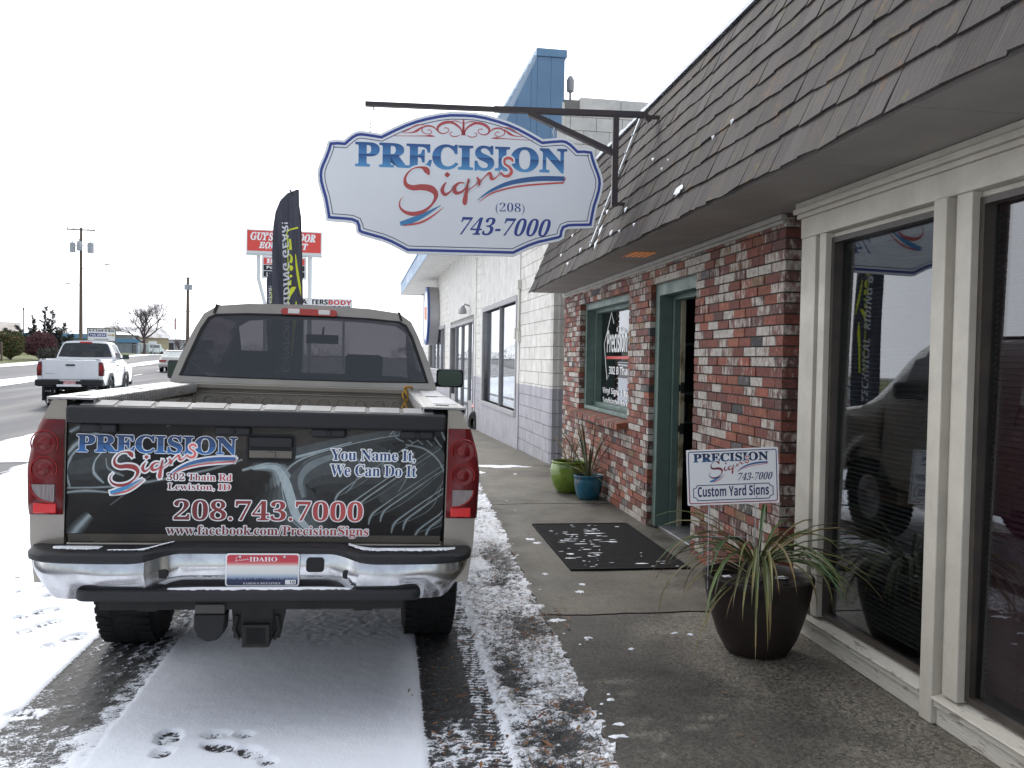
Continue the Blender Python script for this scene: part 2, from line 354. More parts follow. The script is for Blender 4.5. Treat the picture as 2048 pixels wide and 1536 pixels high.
# --- road
ss = np.concatenate([np.linspace(-19.2, -4, 60), np.linspace(-3.9, -2.2, 12)]); ts = np.concatenate([np.linspace(-6, 60, 170), np.linspace(61, 160, 80), np.linspace(165, 700, 30)])
S, T = np.meshgrid(ss, ts); X, Y = rd(S, T)
mr_ = bpy.data.materials.new('wet_asphalt'); mr_.use_nodes = True
def _road(m):
    t = m.node_tree; p = t.nodes['Principled BSDF']; L = t.links.new; N = t.nodes.new; c = N('ShaderNodeTexCoord'); mp = N('ShaderNodeMapping'); mp.inputs['Rotation'].default_value = (0, 0, -RA); mp.inputs['Scale'].default_value = (1, .06, 1); L(c.outputs['Object'], mp.inputs[0])
    n = N('ShaderNodeTexNoise'); n.inputs['Scale'].default_value = 1.1; n.inputs['Detail'].default_value = 6; L(mp.outputs[0], n.inputs[0])
    n2 = N('ShaderNodeTexNoise'); n2.inputs['Scale'].default_value = 45; n2.inputs['Detail'].default_value = 4; L(c.outputs['Object'], n2.inputs[0])
    r = N('ShaderNodeMapRange'); r.inputs['From Min'].default_value = .38; r.inputs['From Max'].default_value = .62; L(n.outputs['Fac'], r.inputs[0])
    x = N('ShaderNodeMix'); x.data_type = 'RGBA'; x.inputs['A'].default_value = (.028, .029, .034, 1); x.inputs['B'].default_value = (.085, .086, .097, 1); L(r.outputs[0], x.inputs['Factor'])
    y = N('ShaderNodeMix'); y.data_type = 'RGBA'; y.blend_type = 'OVERLAY'; y.inputs['Factor'].default_value = .5; L(x.outputs['Result'], y.inputs['A']); L(n2.outputs['Color'], y.inputs['B']); L(y.outputs['Result'], p.inputs['Base Color'])
    q = N('ShaderNodeMapRange'); q.inputs['To Min'].default_value = .55; q.inputs['To Max'].default_value = .75; p.inputs['Specular IOR Level'].default_value = .3; L(r.outputs[0], q.inputs[0]); L(q.outputs[0], p.inputs['Roughness'])
    b = N('ShaderNodeBump'); b.inputs['Strength'].default_value = .35; b.inputs['Distance'].default_value = .01; L(n2.outputs['Fac'], b.inputs['Height']); L(b.outputs[0], p.inputs['Normal'])
_road(mr_)
kind(npmesh('road', X, Y, gz(X, Y) - .02, mr_), 'structure')
m_line = M('road_paint', (.62, .62, .6), .6, col2=(.25, .25, .25), vs_=3, lo=.45, hi=.7)
mk = MB()
for t0 in np.arange(16, 170, 9.2):
    for k in range(6):
        a, b = t0 + k * .5, t0 + k * .5 + .5; q = []
        for (s_, t_) in ((-8.3, a), (-8.16, a), (-8.16, b), (-8.3, b)):
            x, y = rd(s_, t_); q.append((x, y, gz1(x, y) - .014))
        mk.add(q, [(0, 1, 2, 3)])
kind(mk.build('lane_marking', m_line), 'structure')
def strip_sheet(name, s0, s1, t0, t1, dz, mat, cov, dirt=.1, ns=14, nt_=260, wob=.4, up=0.0, seed=3):
    u = np.linspace(0, 1, ns); t = np.linspace(t0, t1, nt_); U, T = np.meshgrid(u, t)
    e0 = (fbm(T * .25, T * 0 + 1, 1, 4, seed) - .5) * wob; e1 = (fbm(T * .25, T * 0 + 7, 1, 4, seed + 3) - .5) * wob
    S = (s0 + e0) * (1 - U) + (s1 + e1) * U; X, Y = rd(S, T)
    Z = gz(X, Y) + dz * (1 if dz < .1 else np.clip((1 - U) * 7, 0, 1)) + up * np.sin(np.pi * np.clip(U, 0, 1))
    edge = np.minimum(U, 1 - U) * 6
    C = cov + (fbm(X, Y, .9, 4, seed) - .5) * .7; C = np.minimum(C, .25 + edge)
    return npmesh(name, X, Y, Z, mat, {'snow': C, 'dirt': X * 0 + dirt})
m_snowr = snow_ground('road_snow', fs=14.0, bs=4, jit=.3)
kind(strip_sheet('snow_band', -13.0, -11.0, -5, 170, -.008, m_snowr, .66, seed=11), 'structure')
kind(strip_sheet('snow_bank', -20.8, -18.6, -5, 190, -.004, m_snowr, .95, wob=.8, up=.12, seed=21), 'structure')
kind(strip_sheet('near_edge_snow', -5.1, -3.4, 14, 60, -.012, m_snowr, .62, wob=.9, seed=31), 'structure')
m_grass = snow_ground('verge_grass', bare=(.06, .085, .03), bare2=(.16, .15, .07), rough_b=.9, fs=4.0, bs=2.5)
kind(strip_sheet('grass_verge', -44, -20.4, 5, 190, .28, m_grass, .20, wob=.6, ns=40, seed=41), 'structure')
# --- parking lane with trodden and driven snow
ys = np.concatenate([np.arange(-9, -.4, .4), np.arange(-.4, 3.2, .05), np.arange(3.2, 6.4, .011), np.arange(6.4, 11, .03), np.arange(11, 60, .35)])
kx = kerb_x(ys) + .02; xl = (-3.62 - ys * SA) / CA + (fbm(ys * 1.3, ys * 0, 1, 4, 9) - .5) * .5
ca = np.linspace(0, 1, 90)[:-1]; cf = np.linspace(0, 1, 270)
X = np.concatenate([xl[:, None] + (-2.3 - xl)[:, None] * ca[None] ** .8, -2.3 + (kx + 2.3)[:, None] * cf[None]], 1); Y = np.repeat(ys[:, None], X.shape[1], 1)
N1 = fbm(X, Y, 3.0, 5, 1); N2 = fbm(X, Y, 14.0, 4, 2); N3 = fbm(X, Y, 40.0, 3, 4)
C = np.ones_like(X) * 1.5; D = np.zeros_like(X)
C -= nsst(.25, 0, X - xl[:, None]) * (.9 + .4 * N1)          # ragged edge to the road
C -= .8 * nsst(.62, .72, fbm(X * 2.2 + 3, Y * 3.0, 1.0, 5, 33) + (N3 - .5) * .15) * nsst(-2.0, -2.9, X)   # scuffs further left
def inband(a, b, e=.02): return nsst(a - e, a + e, X + (N3 - .5) * .015) * (1 - nsst(b - e, b + e, X + (N3 - .5) * .015))
lt = inband(-1.61, -1.14); near = nsst(4.35, 3.75, Y + (N1 - .5) * .9)
cl = .24 + near * (.17 + .10 * N1) + .26 * nsst(-1.32, -1.18, X + (N2 - .5) * .16) + (N2 - .5) * .25 + (N3 - .5) * .55
cl += .35 * (np.abs(((X + 1.5 + .012 * np.sin(Y * 60)) / .075) % 1 - .5) < .08) * nsst(4.4, 4.9, Y)
C = C * (1 - lt) + cl * lt
rtk = inband(.155, .50); near2 = nsst(4.0, 3.5, Y + (N1 - .5) * .7)
cr_ = .12 + near2 * (.34 + .05 * N1) + (N2 - .5) * .2 + (N3 - .5) * .9
tread = ((Y / .034 + X * 7) % 1 < .5) * .28 + (N3 - .5) * .5
tz = nsst(.385, .40, X + (N2 - .5) * .02); cr_ = cr_ * (1 - tz) + tz * (.28 + tread + (N2 - .5) * .5)
cr_ += (((Y + N2 * .02) / .034) % 1 < .4) * .22 * (1 - nsst(.165, .19, X))
C = C * (1 - rtk) + cr_ * rtk
strip = nsst(.48, .53, X + (N2 - .5) * .06)
cs = .66 + (N1 - .5) * .35 + (N2 - .5) * .4 + (N3 - .5) * .7
for bx, by, rx, ry in ((.86, 6.75, .14, .5), (.80, 5.05, .15, .25), (.72, 3.55, .14, .12), (.84, 3.85, .1, .12), (.62, 4.3, .07, .3), (.78, 6.1, .1, .2), (.68, 3.2, .2, .15)):
    cs -= .42 * np.exp(-(((X - bx) / rx) ** 2 + ((Y - by) / ry) ** 2))
cs += .35 * nsst(.90, 1.0, X - (kx[:, None] - .95)) * nsst(3.9, 3.3, Y)
C = C * (1 - strip) + cs * strip; D += strip * nsst(.34, .6, fbm(X + 5, Y, 2.2, 4, 12)) * 1.0 + strip * .42
mid = inband(-1.14, .155); und = nsst(4.2, 5.2, Y); C -= mid * und * (.42 + .35 * N2 + .7 * (N3 - .4)) ; C -= mid * .10 * (N2 > .7)
Hf = np.zeros_like(X)
def foot(cx, cy, ang, sc=1.0, dep=1.0):
    global C, Hf
    dx, dy = X - cx, Y - cy; u = (dx * math.cos(ang) + dy * math.sin(ang)) / sc; v = (-dx * math.sin(ang) + dy * math.cos(ang)) / sc
    s_ = np.minimum(((u / .055) ** 2 + ((v - .06) / .085) ** 2), ((u / .043) ** 2 + ((v + .095) / .052) ** 2))
    m = nsst(1.25, .75, s_ + (N2 - .5) * .5)
    C = C * (1 - m) + m * (.52 + (N3 - .5) * 1.0 + (N2 - .5) * .9 - .22 * np.sin(v * 190 + u * 60)) * dep + m * (1 - dep); Hf = Hf + m * dep 
foot(-.885, 3.675, .08, .92); foot(-.655, 3.735, 1.45, .72); foot(-.62, 3.60, 1.15, .85); foot(-.50, 3.52, .7, .8)
for cx, cy, a in ((-1.98, 5.33, -.5), (-2.1, 5.6, -.7), (-2.12, 6.1, -.6), (-1.75, 5.05, -.5), (-2.35, 6.2, -.6), (-2.5, 6.6, -.7), (-2.2, 6.5, -.5), (-1.62, 4.02, -1.2), (-2.75, 7.2, -.6), (-2.6, 7.6, -.5), (-3.0, 8.0, -.6)): foot(cx, cy, a, 1.05, .8)
Z = gz(X, Y) + np.clip(C, 0, 1) * .016 + strip * (N1 * .03 + N2 * .02) * np.clip(C + .3, 0, 1) + (N2 - .5) * .004 - Hf * .008
m_lane = snow_ground('snowy_asphalt', fs=95, jit=.62, edge=.12)
kind(npmesh('parking_lane', X, Y, Z, m_lane, {'snow': C, 'dirt': D}), 'structure')
# --- sidewalk slabs
def paving(name, y0, y1, dy, mat, fn, x1=2.95):
    ys = np.arange(y0, y1 + dy * .5, dy); kx = kerb_x(ys); u = np.linspace(0, 1, 70) ** 1.4
    X = kx[:, None] + (x1 - kx)[:, None] * u[None]; X = np.concatenate([X[:, :1], X], 1); Y = np.repeat(ys[:, None], X.shape[1], 1)
    e0 = (fbm(X * 4, Y * 0, 1, 3, 3) - .5) * .05
    Y[0] += e0[0]; Y[-1] += (fbm(X * 4, Y * 0, 1, 3, 3) - .5)[-1] * .05
    Z = gz(X, Y) + .04 + (fbm(X, Y, 2.5, 3, 6) - .5) * .008; Z[:, 0] -= .09; Z[:, 1] -= .008
    c = fn(X, Y); A = np.stack([c, c, c, np.ones_like(c)], -1)
    return kind(npmesh(name, X, Y, Z, mat, {'bc': A}), 'structure')
def m_conc(name, a, b, agg):
    m = M(name, a, .62, col2=b, vs_=2.2, lo=.3, hi=.7, attr='bc', bump=.25, bs=120, det=9, rvar=.18)
    t = m.node_tree; p = t.nodes['Principled BSDF']; L = t.links.new; N = t.nodes.new
    src = p.inputs['Base Color'].links[0].from_socket; c = N('ShaderNodeTexCoord'); v = N('ShaderNodeTexVoronoi'); v.inputs['Scale'].default_value = 75; L(c.outputs['Object'], v.inputs[0])
    r = N('ShaderNodeMapRange'); r.inputs['From Min'].default_value = .05; r.inputs['From Max'].default_value = .9; r.inputs['To Min'].default_value = 1 - agg; r.inputs['To Max'].default_value = 1 + agg; L(v.outputs['Color'], r.inputs[0])
    n = N('ShaderNodeTexNoise'); n.inputs['Scale'].default_value = 260; n.inputs['Detail'].default_value = 2; L(c.outputs['Object'], n.inputs[0])
    r2_ = N('ShaderNodeMapRange'); r2_.inputs['From Min'].default_value = .3; r2_.inputs['From Max'].default_value = .7; r2_.inputs['To Min'].default_value = 1 - agg; r2_.inputs['To Max'].default_value = 1 + agg; L(n.outputs['Fac'], r2_.inputs[0])
    mm = N('ShaderNodeMath'); mm.operation = 'MULTIPLY'; L(r.outputs[0], mm.inputs[0]); L(r2_.outputs[0], mm.inputs[1])
    s = N('ShaderNodeVectorMath'); s.operation = 'SCALE'; L(src, s.inputs[0]); L(mm.outputs[0], s.inputs['Scale']); L(s.outputs[0], p.inputs['Base Color']); return m
c1 = m_conc('old_concrete', (.047, .042, .034), (.082, .074, .060), .6); c2 = m_conc('grey_concrete', (.070, .063, .049), (.118, .107, .084), .32)
def st1(X, Y):
    w = nsst(1.45, 2.1, X + (fbm(X, Y, 1.7, 4, 51) - .5) * 1.2); c = .66 + 1.35 * w + (fbm(X, Y, 6, 4, 52) - .5) * .5
    c += 1.1 * nsst(.56, .72, fbm(X * 1.5, Y * 6, 3, 5, 57)) * nsst(.44, .6, fbm(X, Y, 1.1, 3, 58))
    for a, b, r in ((1.36, 4.2, .07), (1.55, 4.3, .05), (1.2, 4.25, .06), (1.5, 4.62, .06), (1.65, 3.9, .05), (1.15, 3.75, .07)): c -= .38 * np.exp(-(((X - a) / r) ** 2 + ((Y - b) / (r * .8)) ** 2))
    return np.clip(c, .35, 2)
def st2(X, Y):
    c = .95 + (fbm(X, Y, 2, 5, 61) - .5) * .9 - .35 * nsst(.55, .68, fbm(X + 9, Y, 2.6, 4, 62)) - .25 * nsst(2.0, 2.4, X) + .25 * nsst(9, 12, Y)
    c -= .3 * np.exp(-((X - kerb_x(Y) - .02) / .06) ** 2)
    return np.clip(c, .35, 2)
paving('sidewalk', -6, 5.205, .05, c1, st1); paving('sidewalk', 5.225, 9.28, .05, c2, st2); paving('sidewalk', 9.3, 12.62, .05, c2, st2); paving('sidewalk', 12.64, 45, .25, c2, lambda X, Y: 1.15 + (fbm(X, Y, 1.5, 4, 71) - .5) * .7, x1=3.2)
# --- scraps of snow on the paving and leaf litter in the gutter
rnd = random.Random(3); sn = MB()
def scrap(mb, x, y, z, rx, ry, h=.012, n=11):
    ring = []; 
    for k in range(n):
        a = 2 * math.pi * k / n; q = rnd.uniform(.35, 1.2); ring.append((x + math.cos(a) * rx * q, y + math.sin(a) * ry * q))
    V = [(a, b, z) for a, b in ring] + [(lerp(a, x, .4), lerp(b, y, .4), z + h * rnd.uniform(.6, 1)) for a, b in ring] + [(x, y, z + h)]
    mb.add(V, [(k, (k + 1) % n, n + (k + 1) % n, n + k) for k in range(n)] + [(n + k, n + (k + 1) % n, 2 * n) for k in range(n)])
for x, y, rx, ry in ((1.258, 7.29, .05, .05), (1.217, 7.44, .045, .06), (1.134, 6.225, .03, .03), (1.283, 5.72, .035, .05), (1.343, 5.91, .03, .04), (1.116, 4.76, .03, .02), (1.31, 4.556, .02, .02), (1.64, 4.806, .03, .02), (1.718, 4.772, .025, .02), (1.025, 3.877, .02, .02), (.955, 3.49, .045, .022), (.995, 3.61, .03, .02), (1.0, 5.1, .06, .05), (1.6, 12.55, .40, .22), (1.35, 12.6, .2, .2), (1.95, 12.5, .12, .06), (1.2, 11.9, .1, .2), (1.7, 11.7, .03, .05)):
    scrap(sn, x, y, gz1(x, y) + .041, rx, ry * .8, .007, 17)
for _ in range(12):
    y = rnd.uniform(3.3, 9.5); x = float(kerb_x(y)) + abs(rnd.gauss(0, .22)) + .03; s_ = rnd.uniform(.004, .014); scrap(sn, x, y, gz1(x, y) + .041, s_ * 1.4, s_, .006, 7)
kind(sn.build('snow_scraps', M('snow', (.84, .86, .9), .7, bump=.3, bs=90), smooth=60), 'stuff')
lf = MB(); cols = [(.22, .09, .03), (.16, .07, .03), (.28, .13, .05), (.12, .06, .035), (.20, .12, .06)]
def leaf(x, y, z, s_, c):
    a = rnd.uniform(0, 6.3); tl = rnd.uniform(-.4, .4); lng = s_ * rnd.uniform(1.2, 3.6); V = []
    for u, v in ((-1, 0), (-.3, .5), (.5, .42), (1, 0), (.5, -.42), (-.3, -.5)):
        px, py = u * lng * .5, v * s_ * .6; V.append((x + px * math.cos(a) - py * math.sin(a), y + px * math.sin(a) + py * math.cos(a), z + .004 + (px * tl * .5 + abs(py) * .5) + .003))
    lf.add(V, [(0, 1, 2, 3), (0, 3, 4, 5)], c)
for _ in range(480):
    y = 3.15 + rnd.random() ** 1.6 * 6.5; x = rnd.choice([rnd.uniform(.2, .5), rnd.uniform(.5, float(kerb_x(y))), rnd.uniform(.55, float(kerb_x(y)))])
    leaf(x, y, gz1(x, y) + (.050 if x > .52 else .016), rnd.uniform(.009, .024), rnd.choice(cols))
for cx, cy, n_, sp in ((.80, 4.75, 26, .06), (.98, 5.15, 30, .07), (.72, 3.75, 14, .05), (.33, 4.2, 10, .1), (.8, 6.9, 18, .09), (.86, 8.2, 12, .1)):
    for _ in range(n_): x_ = rnd.gauss(cx, sp); leaf(x_, rnd.gauss(cy, sp * 1.3), .052 if x_ > .52 else .018, rnd.uniform(.008, .022), rnd.choice(cols))
for _ in range(45):
    y = rnd.uniform(3.2, 6.5); x = rnd.uniform(1.0, 2.3); leaf(x, y, .042, rnd.uniform(.005, .014), rnd.choice(cols))
kind(lf.build('leaf_litter', M('dead_leaf', (1, 1, 1), .7, col2=(.7, .7, .7), attr='bc')), 'stuff')
# ================================================================== BRICK SHOP
m_brick = bpy.data.materials.new('used_brick'); m_brick.use_nodes = True
def _brick(m):
    t = m.node_tree; p = t.nodes['Principled BSDF']; L = t.links.new; N = t.nodes.new; c = N('ShaderNodeTexCoord'); a = N('ShaderNodeAttribute'); a.attribute_name = 'bc'
    n = N('ShaderNodeTexNoise'); n.inputs['Scale'].default_value = 26; n.inputs['Detail'].default_value = 7; n.inputs['Roughness'].default_value = .7; L(c.outputs['Object'], n.inputs[0])
    mp = N('ShaderNodeMapping'); mp.inputs['Scale'].default_value = (1, 1.6, .55); mp.inputs['Rotation'].default_value = (.5, 0, 0); L(c.outputs['Object'], mp.inputs[0])
    w = N('ShaderNodeTexNoise'); w.inputs['Scale'].default_value = 20; w.inputs['Detail'].default_value = 6; w.inputs['Roughness'].default_value = .65; L(mp.outputs[0], w.inputs[0])
    # alpha of the brick colour = how limewashed it is
    s = N('ShaderNodeMath'); s.operation = 'ADD'; L(w.outputs['Fac'], s.inputs[0]); L(a.outputs['Alpha'], s.inputs[1])
    r = N('ShaderNodeMapRange'); r.interpolation_type = 'SMOOTHSTEP'; r.inputs['From Min'].default_value = .87; r.inputs['From Max'].default_value = 1.05; L(s.outputs[0], r.inputs[0])
    v = N('ShaderNodeMapRange'); v.inputs['From Min'].default_value = .3; v.inputs['From Max'].default_value = .7; v.inputs['To Min'].default_value = .55; v.inputs['To Max'].default_value = 1.3; L(n.outputs['Fac'], v.inputs[0])
    b = N('ShaderNodeVectorMath'); b.operation = 'SCALE'; L(a.outputs['Color'], b.inputs[0]); L(v.outputs[0], b.inputs['Scale'])
    wc = N('ShaderNodeVectorMath'); wc.operation = 'SCALE'; wc.inputs[0].default_value = (.46, .42, .375); L(v.outputs[0], wc.inputs['Scale'])
    x = N('ShaderNodeMix'); x.data_type = 'RGBA'; L(r.outputs[0], x.inputs['Factor']); L(b.outputs[0], x.inputs['A']); L(wc.outputs[0], x.inputs['B']); L(x.outputs['Result'], p.inputs['Base Color'])
    p.inputs['Roughness'].default_value = .8
    bu = N('ShaderNodeBump'); bu.inputs['Strength'].default_value = .6; bu.inputs['Distance'].default_value = .008; L(n.outputs['Fac'], bu.inputs['Height']); L(bu.outputs[0], p.inputs['Normal'])
_brick(m_brick)
BR = [((.21, .062, .042), .24), ((.25, .072, .043), .30), ((.15, .05, .038), .26), ((.27, .088, .048), .22), ((.13, .062, .052), .40), ((.10, .088, .085), .36), ((.36, .33, .29), .60), ((.32, .27, .21), .55), ((.20, .10, .08), .48), ((.22, .125, .09), .46), ((.25, .15, .08), .36), ((.06, .056, .058), .26)]
BW = [9, 8, 7, 4, 7, 2, 4, 3, 8, 8, 2, 1]
def brickwork(mb, y0, y1, z0, z1, openings, fn, bl=.2, bh=.067, j=.010, depth=.12, jit=.004, pal=None, seed=1, half=.5):
    """courses of bricks in a (y,z) wall plane; fn(y,z,d) -> point, d = depth into the wall"""
    rr = random.Random(seed); k = 0; z = z0
    while z < z1 - .01:
        za, zb = z + j / 2, min(z + bh, z1) - j / 2; zm = (za + zb) / 2
        cuts = [(y0, y1)]
        for (a, b, c, d) in openings:
            if c < zm < d:
                nc = []
                for (p, q) in cuts:
                    if b <= p or a >= q: nc.append((p, q)); continue
                    if p < a: nc.append((p, a))
                    if b < q: nc.append((b, q))
                cuts = nc
        ph = (k % 2) * bl * half
        for (p, q) in cuts:
            n = math.floor((p - y0 - ph) / bl); y = y0 + ph + n * bl
            while y < q - .015:
                a, b = max(y, p), min(y + bl, q); y += bl
                if b - a < .03: continue
                ja = j / 2 if a > p else 0; jb = j / 2 if b < q else 0
                if pal is None: c, w = rr.choices(BR, BW)[0] if a > 5.19 or y0 != 5.17 else rr.choice([BR[0], BR[2], BR[4], BR[8]]); f = rr.uniform(.75, 1.2); gm = sum(c) / 3; c = tuple((v * .94 + gm * .06) * f for v in c); c = (*c, w + rr.uniform(-.08, .1))
                else: f = rr.uniform(*pal); c = (f, f, f, 1)
                d = rr.uniform(-jit, jit); e = .0
                P = [fn(a + ja, za, depth), fn(b - jb, za, depth), fn(b - jb, zb, depth), fn(a + ja, zb, depth), fn(a + ja, za, d), fn(b - jb, za, d + rr.uniform(-jit, jit) * .6), fn(b - jb, zb, d), fn(a + ja, zb, d + rr.uniform(-jit, jit) * .6)]
                mb.add(P, [(0, 4, 5, 1), (1, 5, 6, 2), (2, 6, 7, 3), (3, 7, 4, 0), (4, 7, 6, 5)], c)
        z += bh; k += 1
def wallslab(mb, x0, x1, y0, y1, z0, z1, openings, c=None):
    ysx = sorted({y0, y1, *[o[0] for o in openings], *[o[1] for o in openings]}); zsx = sorted({z0, z1, *[o[2] for o in openings], *[o[3] for o in openings]})
    for i in range(len(ysx) - 1):
        for k in range(len(zsx) - 1):
            ym, zm = (ysx[i] + ysx[i + 1]) / 2, (zsx[k] + zsx[k + 1]) / 2
            if not any(a < ym < b and cc < zm < d for a, b, cc, d in openings): mb.box(x0, ysx[i], zsx[k], x1, ysx[i + 1], zsx[k + 1], c)
WX, ZS = 2.42, 2.533
shop = thing('brick_shop', 'low brick shop with brown shingle mansard roof and white storefront on the right', 'shop', (4.5, 6.5, 0))
def sp(mb, name, mat, **k):
    o = mb.build(name, mat, shop, **k); o.location = -shop.location; return o
OPEN = [(6.77, 8.0, -.1, 2.33), (8.75, 11.08, .985, 2.33)]
b = MB(); brickwork(b, 5.17, 12.13, .035, 2.53, OPEN, lambda y, z, d: (WX + d, y, z)); brick_wall = sp(b, 'brick_wall', m_brick)
m_mortar = M('mortar', (.09, .08, .068), .9, col2=(.05, .045, .04), vs_=12, bump=.5, bs=90)
b = MB(); wallslab(b, WX + .012, WX + .118, 5.18, 12.12, .02, 2.53, [(6.755, 8.012, -.1, 2.345), (8.738, 11.092, .97, 2.345)]); o = b.build('mortar', m_mortar, brick_wall)
m_int = M('interior_wall', (.20, .19, .175), .8, col2=(.15, .14, .13)); m_white = M('old_white_paint', (.52, .485, .415), .5, col2=(.40, .37, .315), vs_=5, lo=.3, hi=.75, bump=.12, bs=70, rvar=.12)
# sides, floor and ceiling of the shop
b = MB(); wallslab(b, 2.56, 2.66, 5.10, 12.13, .0, 2.53, [(6.83, 7.93, -.1, 2.28), (8.8, 11.03, 1.02, 2.3)]); b.box(2.665, 12.0, 0, 8.5, 12.13, 4.0); b.box(8.5, -.6, 0, 8.62, 12.13, 4.0); b.box(2.5, -.75, 0, 8.62, -.6, 4.0); b.box(5.6, -.6, 0, 5.7, 6.0, 2.5); b.box(4.0, 8.6, 0, 8.5, 8.7, 2.5)
sp(b, 'inner_wall', m_int)
b = MB(); b.box(2.5, -.6, -.02, 8.5, 12.0, .052); sp(b, 'floor', M('shop_floor', (.10, .09, .08), .4, col2=(.14, .13, .11), vs_=3))
b = MB(); b.box(2.56, -.6, 2.56, 8.5, 12.0, 2.62); sp(b, 'ceiling', M('shop_ceiling', (.5, .5, .48), .8))
b = MB(); b.box(2.62, -.7, 4.0, 8.6, 12.1, 4.08); flat_roof = sp(b, 'flat_roof', M('roof_felt', (.08, .08, .08), .9))
# soffit
def eave_x(y): return 1.926 - .0106 * (12.1 - y)
b = MB(); n = 14
for k in range(n):
    y0, y1 = lerp(-.7, 12.1, k / n), lerp(-.7, 12.1, (k + 1) / n)
    b.hexa([(eave_x(y0) + .02, y0 + .004, ZS), (2.66, y0 + .004, ZS), (2.66, y1, ZS), (eave_x(y1) + .02, y1, ZS), (eave_x(y0) + .02, y0 + .004, ZS + .02), (2.66, y0 + .004, ZS + .02), (2.66, y1, ZS + .02), (eave_x(y1) + .02, y1, ZS + .02)])
m_soff = M('soffit_paint', (.30, .275, .25), .75, col2=(.235, .215, .195), vs_=1.6, bump=.12, bs=40)
soffit = sp(b, 'soffit', m_soff)
b = MB(); b.box(WX - .035, 5.17, 2.495, WX + .01, 12.13, 2.530); b.box(WX - .022, 5.17, 2.47, WX + .01, 12.13, 2.494); sp(b, 'crown_trim', M('trim_paint', (.42, .40, .36), .6, col2=(.33, .31, .28)), bevel=.006)
# recessed amber fixture in the soffit
m_amb = M('amber_lens', (.75, .25, .05), .35, emit=.12)
b = MB(); b.hexa([(2.03, 7.62, ZS - .006), (2.24, 7.62, ZS - .006), (2.24, 7.25, ZS - .006), (2.03, 7.25, ZS - .006), (2.05, 7.6, ZS - .001), (2.22, 7.6, ZS - .001), (2.22, 7.27, ZS - .001), (2.05, 7.27, ZS - .001)])
lamp = b.build('soffit_light', m_amb, soffit)
b = MB()
for k in range(4): b.box(2.04 + k * .05, 7.25, ZS - .010, 2.046 + k * .05, 7.62, ZS - .0065)
b.build('light_grille', M('bronze', (.12, .06, .03), .4, metal=.6), lamp)
# mansard with individual shakes
m_shake = bpy.data.materials.new('weathered_shake'); m_shake.use_nodes = True
def _shake(m):
    t = m.node_tree; p = t.nodes['Principled BSDF']; L = t.links.new; N = t.nodes.new; c = N('ShaderNodeTexCoord'); a = N('ShaderNodeAttribute'); a.attribute_name = 'bc'
    mp = N('ShaderNodeMapping'); mp.inputs['Scale'].default_value = (.5, 12, .5); L(c.outputs['Object'], mp.inputs[0])
    n = N('ShaderNodeTexNoise'); n.inputs['Scale'].default_value = 7; n.inputs['Detail'].default_value = 7; n.inputs['Roughness'].default_value = .7; L(mp.outputs[0], n.inputs[0])
    v = N('ShaderNodeMapRange'); v.inputs['From Min'].default_value = .3; v.inputs['From Max'].default_value = .7; v.inputs['To Min'].default_value = .4; v.inputs['To Max'].default_value = 1.6; L(n.outputs['Fac'], v.inputs[0])
    s = N('ShaderNodeVectorMath'); s.operation = 'SCALE'; L(a.outputs['Color'], s.inputs[0]); L(v.outputs[0], s.inputs['Scale'])
    l = N('ShaderNodeTexNoise'); l.inputs['Scale'].default_value = 9; l.inputs['Detail'].default_value = 7; l.inputs['Roughness'].default_value = .72; L(c.outputs['Object'], l.inputs[0])
    lr = N('ShaderNodeMapRange'); lr.inputs['From Min'].default_value = .55; lr.inputs['From Max'].default_value = .68; lr.inputs['To Max'].default_value = .8; L(l.outputs['Fac'], lr.inputs[0])
    l2 = N('ShaderNodeTexNoise'); l2.inputs['Scale'].default_value = 2.3; L(c.outputs['Object'], l2.inputs[0])
    lm = N('ShaderNodeMix'); lm.data_type = 'RGBA'; lm.inputs['A'].default_value = (.12, .055, .02, 1); lm.inputs['B'].default_value = (.085, .075, .02, 1)
    l3 = N('ShaderNodeMapRange'); l3.inputs['From Min'].default_value = .42; l3.inputs['From Max'].default_value = .58; L(l2.outputs['Fac'], l3.inputs[0]); L(l3.outputs[0], lm.inputs['Factor'])
    x = N('ShaderNodeMix'); x.data_type = 'RGBA'; L(lr.outputs[0], x.inputs['Factor']); L(s.outputs[0], x.inputs['A']); L(lm.outputs['Result'], x.inputs['B']); L(x.outputs['Result'], p.inputs['Base Color']); p.inputs['Roughness'].default_value = .85
    bu = N('ShaderNodeBump'); bu.inputs['Strength'].default_value = .6; bu.inputs['Distance'].default_value = .008; L(n.outputs['Fac'], bu.inputs['Height']); L(bu.outputs[0], p.inputs['Normal'])
_shake(m_shake)
SL = 1.607; SA_ = R(68.73)
def slope_pt(y, d, h): # d up the slope from the eave, h off the slope
    return (eave_x(y) + d * math.cos(SA_) - h * math.sin(SA_), y, ZS + .012 + d * math.sin(SA_) + h * math.cos(SA_))
b = MB(); rs = random.Random(11); NR = 9; ex = SL / NR
